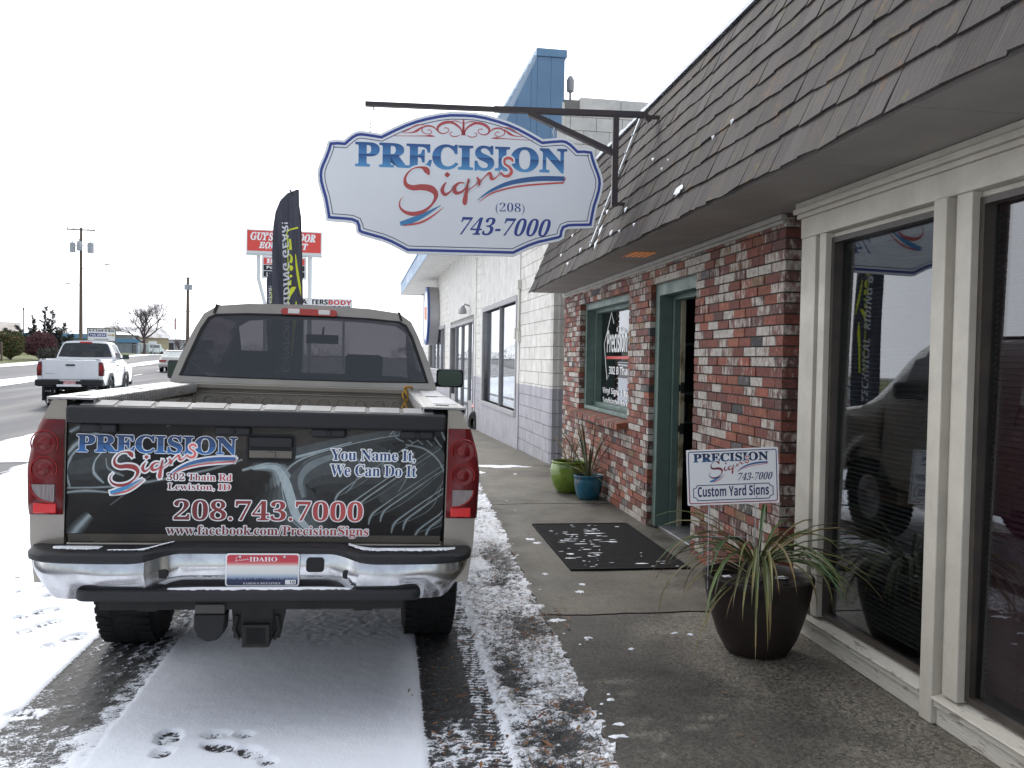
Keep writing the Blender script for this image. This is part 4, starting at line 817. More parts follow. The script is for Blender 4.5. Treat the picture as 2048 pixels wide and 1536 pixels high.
# ================================================================== HANGING SIGN
m_face = M('sign_white', (.81, .83, .85), .35, col2=(.78, .80, .83), vs_=1.2); m_navy = M('navy_vinyl', (.025, .05, .27), .4); m_dnavy = M('dark_navy_vinyl', (.02, .028, .12), .4)
m_prec = RAMPZ('printed_blue', [(0, (.09, .33, .62)), (.46, (.02, .10, .30)), (.5, (.018, .05, .17)), (.53, (.06, .23, .50)), (1, (.015, .07, .24))])
m_script = RAMPZ('printed_red', [(0, (.50, .07, .06)), (.45, (.42, .06, .06)), (1, (.62, .10, .08))], 'X'); m_scrl = M('printed_red_scroll', (.50, .08, .08), .4); m_swb = RAMPZ('swoosh_blue', [(0, (.05, .25, .50)), (1, (.03, .10, .28))], 'Z'); m_swr = M('swoosh_red', (.60, .07, .06), .4)
def pc(cx, cy): return ((cx - 322) / 1185.0, (738 + .0195 * (cx - 322) - cy) / 1185.0)   # logo units, PRECISION = 1 wide
def pw(l): return [(*pc(x, y), w / 1185.0) for (x, y, w) in l]
SCRIPT = [pw(l) for l in (
    [(730, 783, 10), (716, 757, 34), (690, 742, 14), (650, 745, 7), (616, 768, 9), (596, 805, 15), (604, 840, 24), (640, 856, 30), (690, 852, 34), (745, 862, 38), (771, 896, 26), (752, 944, 13), (708, 984, 18), (650, 1002, 24), (600, 993, 18), (570, 965, 10), (570, 930, 6), (586, 908, 2)],
    [(828, 822, 6), (812, 846, 16), (806, 872, 22), (822, 892, 18), (850, 876, 9), (872, 848, 4)], [(818, 782, 6), (832, 781, 30), (848, 780, 6)],
    [(930, 826, 6), (900, 826, 12), (876, 850, 20), (880, 880, 22), (910, 878, 14), (940, 850, 8), (958, 812, 5)], [(952, 800, 8), (946, 850, 13), (938, 900, 24), (934, 934, 28), (936, 950, 12)], [(946, 870, 6), (985, 842, 6), (1010, 815, 5)],
    [(1000, 792, 10), (1012, 812, 16), (1014, 838, 12)], [(1008, 836, 5), (1040, 795, 7), (1068, 768, 12), (1078, 778, 18), (1082, 800, 18), (1102, 798, 9), (1130, 770, 5)],
    [(1136, 762, 8), (1152, 782, 14), (1180, 782, 18), (1196, 758, 18), (1182, 732, 14), (1158, 716, 12), (1156, 692, 14), (1176, 682, 16), (1196, 690, 16), (1202, 704, 6)])]
SWB = [pw(l) for l in ([(1004, 922, 2), (1080, 868, 15), (1190, 822, 24), (1340, 797, 28), (1500, 795, 26)], [(572, 1058, 22), (630, 1042, 32), (710, 1005, 22), (800, 952, 2)])]
SWR = [pw(l) for l in ([(1014, 932, 2), (1090, 880, 8), (1230, 842, 9), (1400, 824, 9), (1494, 818, 9)], [(1490, 821, 6), (1507, 790, 4)], [(590, 1068, 6), (680, 1052, 11), (750, 1015, 9), (816, 962, 2)])]
def logo(parent, fn, S, outline=0.0, mo=None, lift=.001, mp=None, ms=None, names=True):
    """the shop's logo; fn(u,v,l) surface; S = width of the first word; outline in logo units"""
    f = lambda u, v, l=0: fn(u * S, v * S, l); pre = (0, 0, 1, 133 / 1185.0)
    if outline:
        b = MB(); write_edge(b, 'PRECISION', (0, 0, S, pre[3] * S), lambda u, v, l=0: fn(u, v, l), 'serif', outline * S * .75, lift=lift * .4)
        for l in SCRIPT + SWB + SWR: stroke(b, l, f, grow=outline * 2, lift=lift * .5)
        b.build('logo_outline', mo, parent)
    b = MB(); write(b, 'PRECISION', pre, f, 'serif', off=.024, lift=lift); b.build('logo_word', mp or m_prec, parent)
    b = MB()
    for l in SCRIPT: stroke(b, l, f, grow=.016, lift=lift * 1.25)
    b.build('script_outline', m_face if not outline else mo, parent)
    b = MB()
    for l in SCRIPT: stroke(b, l, f, lift=lift * 1.75)
    b.build('logo_script', ms or m_script, parent)
    b = MB()
    for l in SWB: stroke(b, l, f, lift=lift * 1.6)
    b.build('swoosh', m_swb, parent); b = MB()
    for l in SWR: stroke(b, l, f, lift=lift * 1.6)
    b.build('swoosh_line', m_swr, parent)
SGA = R(-3.8); PX = 1.715e-3
HS = thing('hanging_sign', 'big scalloped white shop sign with blue border hanging from a steel bracket', 'sign', (.5985, 7.695, 3.121), (0, 0, SGA)); HS.scale = (.9, .9, .9)
def scr(cx, cy): return ((cx - 915) * PX, -(cy - (830 + .0195 * (cx - 915))) * PX)
half = [(920, 427), (985, 430), (1050, 441), (1120, 459), (1180, 478), (1240, 503), (1300, 533), (1372, 573), (1400, 570), (1440, 566), (1480, 563), (1510, 568), (1540, 586), (1562, 606), (1578, 621), (1610, 620), (1660, 626), (1668, 640), (1676, 672), (1690, 712), (1710, 760), (1719, 790), (1722, 820), (1718, 860), (1706, 905), (1692, 950), (1682, 1000), (1670, 1072), (1640, 1075), (1560, 1077), (1530, 1079), (1512, 1086), (1506, 1100), (1502, 1132), (1480, 1146), (1430, 1158), (1360, 1174), (1310, 1192), (1265, 1213), (1218, 1236)]
hl = [((x - 915) * PX, -(y - 830 - .0195 * (x - 915)) * PX) for x, y in half]
ring = [(p[0], p[1]) for p in hl] + [(-p[0], p[1]) for p in reversed(hl)]
ring = [ring[0]] + [ring[i] for i in range(1, len(ring)) if math.hypot(ring[i][0] - ring[i - 1][0], ring[i][1] - ring[i - 1][1]) > .004]
if math.hypot(ring[0][0] - ring[-1][0], ring[0][1] - ring[-1][1]) < .02: ring.pop()
sf = lambda u, v, l=0: (u, -.025 - l, v)
b = MB(); b.prism(ring, lambda u, v: (u, -.025, v), lambda u, v: (u, .025, v)); board = b.build('board', m_face, HS, recalc=True)
ar = sum(ring[i][0] * ring[(i + 1) % len(ring)][1] - ring[(i + 1) % len(ring)][0] * ring[i][1] for i in range(len(ring))); sg = 1 if ar > 0 else -1
b = MB(); band(b, ring, .022 * sg, .048 * sg, sf, .0015)
b.build('border', m_navy, HS); b = MB(); band(b, ring, .068 * sg, .075 * sg, sf, .0015); b.build('inner_line', m_dnavy, HS)
ls = 1185 * PX; o0 = scr(322, 738); lfn = lambda u, v, l=0: sf(o0[0] + u, o0[1] + v, l)
logo(HS, lfn, ls, lift=.0016)
b = MB(); FL = [[(922, 478, 4), (922, 520, 9), (922, 548, 14), (922, 566, 22)], [(925, 560, 4), (940, 525, 10), (985, 497, 14), (1030, 500, 16), (1062, 522, 14), (1062, 548, 9), (1035, 560, 6), (1005, 548, 5), (1008, 530, 4), (1028, 528, 5)], [(940, 566, 3), (965, 575, 5), (990, 570, 5), (996, 556, 4), (982, 550, 4)], [(925, 500, 3), (960, 488, 5), (1000, 490, 3)], [(1065, 545, 4), (1090, 525, 8), (1125, 520, 9), (1152, 535, 7), (1148, 556, 5), (1120, 566, 4), (1098, 556, 4), (1108, 542, 4), (1124, 544, 4)], [(1150, 525, 4), (1180, 548, 14), (1210, 560, 6), (1260, 563, 2)], [(1135, 515, 2), (1180, 518, 7), (1230, 545, 6), (1265, 562, 2)], [(1080, 578, 3), (1110, 575, 12), (1140, 577, 5), (1315, 582, 2.5)]]
for l in FL:
    for sgn in (1, -1):
        stroke(b, [((x - 920) * sgn, y, w) for x, y, w in l], lambda u, v, q=0: sf((u + 5) * PX, -(v - 838 - .002 * u) * PX, q), lift=.0016)
b.build('scrollwork', m_scrl, HS)
b = MB(); write(b, '(208)', (*scr(1108, 1000), scr(1275, 0)[0], scr(1200, 934)[1]), sf, 'serif', off=-.016, lift=.0016); q0, q1 = scr(893, 1116), scr(1428, 1020)
write(b, '743-7000', (q0[0], q0[1], q1[0] - .04, scr(1160, 1020)[1]), sf, 'serif', shear=.30, lift=.0016); b.build('phone_number', m_navy, HS)
b = MB()
for cx in (397, 1437):
    x, z = scr(cx, 545); z -= .02
    b.tube([(x + .012 * math.cos(a), 0, z + .045 + .02 * math.sin(a)) for a in np.linspace(0, 6.283, 14)], .004, 6, cap=False); b.tube([(x, .012 * math.cos(a), z + .085 + .028 * math.sin(a)) for a in np.linspace(0, 6.283, 14)], .004, 6, cap=False); b.tube([(x, 0, z), (x, 0, z + .03)], .005, 6)
    zt = 4.01 - 3.29 if cx < 900 else 3.80 - 3.29; z2 = z + .11
    while z2 < zt: b.tube([(x + .008 * math.cos(a), 0, z2 + .016 * math.sin(a)) for a in np.linspace(0, 6.283, 10)], .0025, 5, cap=False); z2 += .028
b.build('hanger_chain', m_galv, HS)
BRK = thing('sign_bracket', 'dark steel bracket arm with diagonal brace bolted to the shingle roof', 'bracket', (1.9485, 7.6095, 2.95), (0, 0, SGA)); BRK.scale = (.9, .9, .9); m_steel = M('dark_steel', (.035, .028, .035), .45, metal=.3, col2=(.06, .045, .04), vs_=8, rvar=.1)
b = MB(); b.bar((-2.44, 0, .93), (-1.2, 0, .925), .05, .042); b.bar((-1.2, 0, .925), (.31, 0, .925), .06, .052); b.build('arm', m_steel, BRK)
b = MB(); b.bar((0, -.001, .94), (0, -.001, .02), .058, .052); b.bar((.29, .0, .925), (.335, 0, .86), .05, .05); b.build('post', m_steel, BRK)
b = MB(); b.bar((-.86, .001, .90), (-.02, .001, .545), .075, .05); b.build('brace', m_steel, BRK)
b = MB(); b.box(-.02, -.02, .03, .15, .02, .06); b.box(.28, -.02, .89, .47, .02, .92); b.tube([(-2.36, 0, .93), (-2.36, 0, .87)], .006, 6); b.build('bracket_foot', m_steel, BRK)
# ================================================================== PICKUP TRUCKS
m_chrome = M('chrome', (.54, .545, .56), .22, metal=1, col2=(.32, .32, .335), vs_=7, lo=.4, hi=.72, rvar=.12, bump=.03, bs=6, det=8); m_black = M('black_plastic', (.012, .0125, .0145), .55, col2=(.020, .0205, .023), vs_=9, rvar=.1, bump=.08, bs=150, spec=.35)
m_trim = M('rubber_trim', (.011, .011, .012), .6, spec=.35); m_under = M('grimy_steel', (.010, .0095, .009), .8, col2=(.02, .018, .015), vs_=10); m_rim = M('steel_rim', (.30, .30, .31), .4, metal=.7)
m_lens = M('red_lens', (.15, .005, .007), .25, coat=.2, col2=(.09, .004, .006), vs_=6, spec=.3); m_lensb = M('bright_red_lens', (.27, .009, .009), .25, coat=.2, spec=.3); m_lensc = M('clear_lens', (.27, .235, .23), .2, coat=.3, col2=(.14, .115, .115), vs_=60, stretch=(6, 1, .2)); m_cabin = M('cabin_trim', (.035, .034, .034), .8)
m_tg = GLASS('privacy_glass', (.12, .10, .11), .0, k=.65); m_cg = GLASS('car_glass', (.45, .5, .5), .05)
SZ = [.45, .62, .8, .95, 1.1, 1.2, 1.31, 1.385]; SX = [.885, .905, .925, .93, .935, .92, .885, .848]
def side_x(z): return float(np.interp(z, SZ, SX))
CP = [(.90, .55), (.918, .95), (.905, 1.25), (.868, 1.40), (.815, 1.57), (.735, 1.76), (.685, 1.855), (.60, 1.912), (.40, 1.934), (0, 1.945)]
RW = [None, None, None, (.805, 1.445), (.762, 1.57), (.69, 1.755), (.648, 1.828), (.60, 1.853), (.40, 1.866), (0, 1.873)]
def yr(z): return 2.10 + max(0, z - 1.40) * .22
AXR, AXF = 1.25, 4.9
def pickup(name, label, loc, rot, paint, bumper, glass, cabl=2.3, hero=True, flare=None, gate=None, scale=None):
    T = thing(name, label, 'pickup truck', loc, rot)
    ax_f = 2.1 + cabl + .5; yc = 2.1 + cabl            # yc: windscreen header
    if scale: T.scale = scale
    # bed sides
    def quarter(y0, y1, axle, sides, zl=.62, zt=1.385, arch=.50, nt_=14):
        b = MB()
        for s in sides:
            ys = sorted(set([round(v, 3) for v in np.linspace(y0, y1, 26)] + [round(axle + arch * math.cos(a), 3) for a in np.linspace(0, math.pi, 22)])); ys = [y for y in ys if y0 <= y <= y1]
            def fn(y, t):
                d = y - axle; lo = zl
                if abs(d) < arch: lo = max(zl, .40 + math.sqrt(arch * arch - d * d))
                z = lerp(zt, lo, t); fl = .022 * math.exp(-((math.hypot(d, z - .40) - arch - .03) / .05) ** 2)
                return (s * (side_x(z) + fl), y, z)
            b.grid(fn, ys, np.linspace(0, 1, nt_))
            # wheel house
            pts = [(axle + arch * math.cos(a), .40 + arch * math.sin(a)) for a in np.linspace(0, math.pi, 20)]
            b.add([(s * x, y, z) for x in (.90, .60) for y, z in pts], [(i, i + 1, 21 + i, 20 + i) for i in range(19)])
        return b
    for s in (-1, 1):
        b = quarter(0, 2.085, AXR, (s,)); zz = np.linspace(.62, 1.385, 16); b.add([(s * .793, .0, z) for z in zz] + [(s * side_x(z), 0, z) for z in zz], [(i, i + 1, 17 + i, 16 + i) for i in range(15)])
        b.add([(s * .793, y, z) for z in zz for y in (0, .07)], [(2 * i, 2 * i + 1, 2 * i + 3, 2 * i + 2) for i in range(15)])
        b.add([(s * .848, 0, 1.385), (s * .70, 0, 1.385), (s * .70, 2.085, 1.385), (s * .848, 2.085, 1.385), (s * .70, 0.08, .86), (s * .70, 2.085, .86), (s * .70, .08, 1.385)], [(0, 1, 2, 3), (6, 4, 5, 2)])
        b.build('bed_side', paint, T, smooth=40)
    b = MB(); b.box(-.72, .06, .82, .72, 2.06, .86)
    for k in range(14): b.box(-.66 + k * .1, .08, .86, -.61 + k * .1, 2.02, .872)
    b.build('bed_floor', paint, T)
    b = MB(); b.box(-.80, 2.04, .80, .80, 2.085, 1.36); b.box(-.87, 2.00, 1.368, .87, 2.085, 1.396)
    if hero:
        for k in range(11):
            cx = -.60 + k * .12; P = [(cx - .036, 1.0)] + [(cx + .036 * math.cos(a), 1.288 + .03 * math.sin(a)) for a in np.linspace(math.pi, 0, 7)] + [(cx + .036, 1.0)]
            b.tube([(x, 2.038, z) for x, z in P], .006, 6)
        b.tube([(-.70, 2.036, 1.0), (-.70, 2.036, 1.325), (-.68, 2.036, 1.342), (.68, 2.036, 1.342), (.70, 2.036, 1.325), (.70, 2.036, 1.0)], .008, 6)
    b.build('bed_headboard', paint, T, bevel=.004)
    # tailgate
    b = MB(); b.box(-.7895, -.004, .80, .7895, .05, 1.362)
    gate_o = b.build('tailgate', gate or paint, T, bevel=.014, seg=3)
    b = MB(); b.box(-.786, -.004, .60, .786, .06, .792); b.build('rear_valance', paint, T, bevel=.01)
    # cab shell
    b = MB(); k_n = len(CP); full = [(-x, z) for x, z in CP] + [(x, z) for x, z in reversed(CP[:-1])]; nF = len(full)
    st_y = [None, 2.40, 2.55, 2.1 + cabl * .42, 2.1 + cabl * .47, yc - .45, yc - .10, yc + .06, yc + .24, yc + .42, yc + .60, yc + .72]
    st_s = [1, 1, 1, 1, 1, 1, .985, .93, .74, .48, .22, 0]
    if cabl < 2: st_y[1], st_y[2], st_y[3], st_y[4] = 2.30, 2.40, 2.50, 2.56
    def sec(i, j):
        x, z = full[j]; s = st_s[i]; y = st_y[i]
        if z > 1.30: z = 1.30 + (z - 1.30) * s; x = x if abs(x) < .5 else math.copysign(lerp(.80, abs(x), .5 + .5 * s), x)
        return (x, yr(z) if y is None else y, z)
    V = [sec(i, j) for i in range(len(st_y)) for j in range(nF)]; Fc = []; G = {'w': [], 's': []}
    for i in range(len(st_y) - 1):
        for j in range(nF - 1):
            q = (i * nF + j, i * nF + j + 1, (i + 1) * nF + j + 1, (i + 1) * nF + j); jj = min(j, nF - 2 - j)
            if jj in (3, 4, 5) and ((i in (1, 2) and cabl > 2) or i in (4, 5, 6)) and not (jj == 5 and i == 6): G['s'].append(q); continue
            if i >= 7 and i <= 9 and jj >= 6: G['w'].append(q); continue
            Fc.append(q)
    b.add(V, Fc)
    oo = [3, 4, 5, 6, 7, 8, 9]; O_ = [(-CP[k][0], CP[k][1]) for k in oo] + [(CP[k][0], CP[k][1]) for k in reversed(oo[:-1])] + [(.45, 1.38), (0, 1.38), (-.45, 1.38)]
    I_ = [(-RW[k][0], RW[k][1]) for k in oo] + [(RW[k][0], RW[k][1]) for k in reversed(oo[:-1])] + [(.45, 1.438), (0, 1.437), (-.45, 1.438)]
    n = len(O_); b.add([(x, yr(z), z) for x, z in O_] + [(x, yr(z) - .004, z) for x, z in I_], [(i, (i + 1) % n, n + (i + 1) % n, n + i) for i in range(n)])
    b.add([(-.9, 2.1, .6), (.9, 2.1, .6), (.868, 2.1, 1.40), (-.868, 2.1, 1.40)], [(0, 1, 2, 3)])
    cab = b.build('cab', paint, T, smooth=60)
    g = MB(); g.add([(x, yr(z) - .001, z) for x, z in I_], [tuple(range(n))]); rw = g.build('rear_window', glass, T)
    b = MB(); II = [(x * .985, 1.445 + (z - 1.445) * .972 + .004) for x, z in I_]; b.add([(x * 1.012, yr(z) - .007, z + (.004 if z > 1.6 else -.004)) for x, z in I_] + [(x, yr(z) - .007, z) for x, z in II], [(i, (i + 1) % n, n + (i + 1) % n, n + i) for i in range(n)]); b.build('window_seal', m_trim, rw)
    g = MB(); g.add(V, G['w']); g.build('windscreen', m_cg, T); 
    for h in (0, 1): g = MB(); g.add(V, [q for q in G['s'] if (q[0] % nF >= nF // 2) == bool(h)]); g.build('side_window', glass, T)
    b = MB(); b.box(-.88, 2.12, .58, .88, yc + .7, .62); b.hexa([(-.80, yc + .1, .9), (.80, yc + .1, .9), (.80, yc + .6, .9), (-.80, yc + .6, .9), (-.80, yc + .12, 1.27), (.80, yc + .12, 1.27), (.80, yc + .6, 1.29), (-.80, yc + .6, 1.29)])
    for s in (-1, 1): b.box(s * .875 - .02, 2.12, .6, s * .875 + .02, yc + .5, 1.26)
    b.build('cabin_trim', m_cabin, T)
    for s in (-1, 1):
        b = MB(); ysx = yc - 1.0; b.hexa([(s * .37 - .25, ysx, .75), (s * .37 + .25, ysx, .75), (s * .37 + .25, ysx + .14, .75), (s * .37 - .25, ysx + .14, .75), (s * .37 - .21, ysx - .22, 1.42), (s * .37 + .21, ysx - .22, 1.42), (s * .37 + .21, ysx - .08, 1.42), (s * .37 - .21, ysx - .08, 1.42)]); b.box(s * .37 - .26, ysx, .62, s * .37 + .26, ysx + .55, .80); b.box(s * .37 - .13, ysx - .23, 1.46, s * .37 + .13, ysx - .12, 1.62); b.build('seat', m_cabin, T, bevel=.03, seg=3)
    b = MB(); b.box(-.13, yc - .06, 1.70, .13, yc - .03, 1.775); b.tube([(0, yc - .04, 1.77), (0, yc + .08, 1.84)], .01, 6); b.build('inside_mirror', m_trim, T, bevel=.01)
    b = MB(); b.tube([(-.37 + .19 * math.cos(a), yc - .22 + .06 * math.sin(a), 1.27 + .17 * math.sin(a)) for a in np.linspace(0, 6.283, 20)], .014, 6, cap=False); b.tube([(-.37, yc - .2, 1.27), (-.37, yc + .15, 1.1)], .03, 8); b.build('steering_wheel', m_trim, T)
    for s in (-1, 1):
        b = MB(); x0, x1 = sorted((s * .895, s * .935)); b.box(x0, 2.42, 1.17, x1, 2.60, 1.205); b.build('door_handle', m_black, T, bevel=.008)
        b = MB(); x0, x1 = sorted((s * .86, s * .921))
        for yy in (2.30, yc + .28): b.add([(s * (np.interp(z, [.55, .95, 1.25, 1.40], [.90, .918, .905, .868]) + .0015), yy + d, z) for z in (.62, .95, 1.25, 1.38) for d in (0, .009)], [(2 * k, 2 * k + 1, 2 * k + 3, 2 * k + 2) for k in range(3)])
        b.build('door_seam', m_trim, T)
    # bonnet and wings
    for s in (-1, 1): quarter(yc + .30, yc + 1.72, ax_f, (s,), zt=1.16).build('front_wing', paint, T, smooth=40)
    b = MB(); b.hexa([(-.86, yc + .66, 1.02), (.86, yc + .66, 1.02), (.84, yc + 1.74, 1.0), (-.84, yc + 1.74, 1.0), (-.78, yc + .66, 1.30), (.78, yc + .66, 1.30), (.72, yc + 1.72, 1.19), (-.72, yc + 1.72, 1.19)]); b.box(-.86, yc + 1.60, .62, .86, yc + 1.76, 1.0); b.build('bonnet', paint, T, bevel=.05, seg=3)
    b = MB(); b.box(-.55, yc + 1.755, .80, .55, yc + 1.79, 1.05); b.build('grille', m_black, T, bevel=.01); b = MB(); b.box(-.92, yc + 1.70, .50, .92, yc + 1.88, .72); b.build('front_bumper', bumper, T, bevel=.04)
    for s in (-1, 1):
        b = MB(); b.box(s * .72 - .15, yc + 1.74, .86, s * .72 + .15, yc + 1.79, 1.04); b.build('headlight', m_lensc, T, bevel=.02)
    # wing mirrors
    for s in (-1, 1):
        my = yc - .35; b = MB(); b.hexa([(s * 1.045 - .115, my, 1.375), (s * 1.045 + .115, my, 1.375), (s * 1.045 + .09, my + .10, 1.40), (s * 1.045 - .09, my + .10, 1.40), (s * 1.045 - .115, my, 1.535), (s * 1.045 + .115, my, 1.535), (s * 1.045 + .09, my + .10, 1.51), (s * 1.045 - .09, my + .10, 1.51)]); b.box(min(s * .86, s * .95), my + .02, 1.37, max(s * .86, s * .95), my + .08, 1.42)
        mo = b.build('wing_mirror', m_black, T, bevel=.028, seg=3); b = MB(); b.prism([(s * 1.045 + .098 * math.copysign(abs(math.cos(a)) ** .45, math.cos(a)), 1.455 + .064 * math.copysign(abs(math.sin(a)) ** .45, math.sin(a))) for a in np.linspace(0, 6.283, 25)[:-1]], lambda u, v: (u, my - .003, v), lambda u, v: (u, my + .002, v)); b.build('mirror_glass', M('mirror_glass', (.05, .07, .062), .05, metal=1), mo)
    # wheels
    for s in (-1, 1):
        for ay in (AXR, ax_f):
            dz = s * math.sin(rot[1]) * .80
            b = MB(); pr = [(.20, -.10), (.25, -.135), (.33, -.145), (.368, -.132), (.380, -.11), (.385, -.05), (.385, .05), (.380, .11), (.368, .132), (.33, .145), (.25, .135), (.20, .10)]
            b.lathe(pr, 40, (s * .80, ay, .385 + dz), 'X')
            if hero:
                for k in range(44):
                    a = 2 * math.pi * k / 44; ca_, sa_ = math.cos(a), math.sin(a)
                    for (xa, xb, sk) in ((-.132, -.055, .03), (-.04, .04, -.03), (.055, .132, .03)):
                        p = []
                        for (xx, aa) in ((xa, a), (xb, a + sk), (xb, a + sk + .085), (xa, a + .085)):
                            for rr__ in (.376, .3875): p.append((s * .80 + xx, ay + rr__ * math.cos(aa), .385 + dz + rr__ * math.sin(aa)))
                        b.hexa([p[0], p[2], p[4], p[6], p[1], p[3], p[5], p[7]])
            w = b.build('wheel', m_tyre, T, smooth=35 if not hero else 30)
            b = MB(); b.lathe([(0, s * .09), (.06, s * .09), (.07, s * .07), (.15, s * .06), (.19, s * .10), (.215, s * .11), (.205, -s * .1)], 28, (s * .80, ay, .385 + dz), 'X'); b.build('rim', m_rim, w, smooth=40)
            if flare:
                pts = [(ay + rr_ * math.cos(a), .40 + rr_ * math.sin(a)) for a in np.linspace(-.25, math.pi + .25, 26) for rr_ in (.49, .585)]
                b = MB(); b.add([(s * (side_x(min(1.3, z)) + .035), y, z) for y, z in pts] + [(s * (side_x(min(1.3, z)) - .02), y, z) for y, z in pts], [(2 * i, 2 * i + 1, 2 * i + 3, 2 * i + 2) for i in range(25)] + [(2 * i + 1, 52 + 2 * i + 1, 52 + 2 * i + 3, 2 * i + 3) for i in range(25)]); b.build('wheel_flare', flare, T, smooth=40)
    # underside
    b = MB()
    for s in (-1, 1): b.box(s * .45 - .04, -.02, .50, s * .45 + .04, yc + 1.6, .62)
    b.tube([(-.74, AXR, .385), (.74, AXR, .385)], .05, 12); b.lathe([(0, -.16), (.10, -.12), (.15, 0), (.10, .12), (0, .16)], 16, (0, AXR, .385), 'Y'); b.tube([(0, AXR, .40), (0, yc + .4, .5)], .045, 10); b.box(-.55, 2.2, .45, .55, 4.2, .56); b.tube([(.55, .5, .42), (.55, 1.9, .5), (.4, 3.2, .48)], .04, 10); b.lathe([(.10, -.08), (.34, -.08), (.36, 0), (.34, .08), (.10, .08)], 24, (0, .62, .56))
    b.build('chassis', m_under, T)
    # tail lights
    for s in (-1, 1):
        b = MB(); rows = np.linspace(.905, 1.303, 15)
        def fn(u, z):
            q = (z - .905) / .398; e = min(1, 9 * min(q, 1 - q) + .15); X = side_x(z) + .008
            P = [(.797, -.010), (.83, -.028), (X - .035, -.032), (X - .008, -.016), (X + .002, .02), (X + .002, .14)]; i = int(u); x, y = P[i]; return (s * x, y * (e if y < 0 else 1), z)
        b.grid(fn, list(range(6)), rows); tl = b.build('tail_light', m_lens, T, smooth=50)
        if hero:
            xc = s * .866
            for zc, rr__ in ((1.205, .050), (1.098, .048)):
                b = MB(); b.lathe([(rr__ * .9, -.034), (rr__ * .55, -.031), (rr__ * .42, -.037), (.0, -.040)], 24, (xc, 0, zc), 'Y'); b.build('bulb_lens', M('dim_red_lens', (.17, .006, .007), .3, coat=.2, spec=.3, col2=(.10, .004, .005), vs_=70), tl, smooth=40)
                b = MB(); b.tube([(xc + s * rr__ * 1.05 * math.cos(a), -.031, zc + rr__ * 1.05 * math.sin(a)) for a in np.linspace(-.4, 3.6, 22)], .003, 6); b.build('lens_ring', m_lensb, tl, smooth=60)
            b = MB(); P = [(s * .822, 1.035)] + [(s * (.822 + .092 * math.sin(a)), 1.035 - .072 * (1 - math.cos(a)) if False else 1.035 - .075 * math.sin((math.pi / 2 - a))) for a in np.linspace(math.pi / 2, 0, 9)]
            b.prism(P, lambda u, v: (u, -.038, v), lambda u, v: (u, -.02, v)); b.build('reversing_lens', m_lensc, tl, recalc=True)
            b = MB(); b.tube([(x, -.038, z) for x, z in P[1:]], .004, 6); b.build('lens_ring', m_lensb, tl, smooth=60)
            b = MB(); b.box(min(s * .815, s * .905), -.0345, .915, max(s * .815, s * .905), -.02, .957); b.build('reflector', M('reflector_red', (.62, .012, .014), .2, coat=.3, emit=.0), tl, bevel=.004)
        else:
            b = MB(); b.box(min(s * .81, s * .90), -.040, 1.06, max(s * .81, s * .90), -.02, 1.2); b.build('bulb_lens', m_lensb, tl, bevel=.01)
    # high brake light
    b = MB(); zc = 1.897; y_ = yr(zc) - .035; b.prism([(-.165 + .02 * math.cos(a), zc + .021 * math.sin(a)) for a in np.linspace(math.pi / 2, 3 * math.pi / 2, 7)] + [(.165 + .02 * math.cos(a), zc + .021 * math.sin(a)) for a in np.linspace(-math.pi / 2, math.pi / 2, 7)], lambda u, v: (u, y_, v - abs(u) ** 2 * .2), lambda u, v: (u, y_ + .08, v - abs(u) ** 2 * .2)); hb = b.build('high_brake_light', M('brake_red', (.45, .015, .015), .2, coat=.3), T, recalc=True)
    if hero:
        for s in (-1, 1): b = MB(); b.box(s * .10 - .038, y_ - .004, zc - .016 - .003, s * .10 + .038, y_ + .002, zc + .013); b.build('cargo_lamp', M('bright_clear', (.75, .72, .70), .15, coat=1), hb, bevel=.004)
        for s in (-1, 1): b = MB(); b.hexa([(s * .618 - .008, yr(1.86) - .012, 1.862), (s * .618 + .008, yr(1.86) - .012, 1.860), (s * .618 + .008, yr(1.9) + .1, 1.862), (s * .618 - .008, yr(1.9) + .1, 1.862), (s * .602 - .008, yr(1.91) - .008, 1.922), (s * .602 + .008, yr(1.91) - .008, 1.916), (s * .602 + .008, yr(1.9) + .6, 1.924), (s * .602 - .008, yr(1.9) + .6, 1.928)]); b.build('roof_moulding', m_trim, T)
    return T, gate_o
m_pewter = M('pewter_paint', (.29, .258, .218), .34, metal=.45, col2=(.23, .203, .172), vs_=2.5, lo=.35, hi=.7, coat=1.0, rvar=.08)
m_wrap = M('dark_vinyl_wrap', (.007, .0065, .007), .42, col2=(.024, .020, .017), vs_=2.4, lo=.42, hi=.75, spec=.22)
TR, TG = pickup('pickup_truck', 'pewter pickup truck with black lettered tailgate parked close in the snow', (-.563, 3.86, .0), (0, R(1.1), R(.5)), m_pewter, m_chrome, m_tg, cabl=1.5, gate=m_wrap)
def tx(px, py):   # tailgate artwork coordinates
    return ((px - 518.5) * .002082, 1.365 - .0022 * (py - (808 + 22 * (px - 140) / 757.0)))
tf = lambda u, v, l=0: (u, -.0052 - l, v)
def tb(px0, py0, px1, py1): a, c = tx(px0, py1), tx(px1, py0); w = tx(px1, py1); return (a[0], a[1], c[0], c[1] if False else a[1] + (py1 - py0) * .0022)
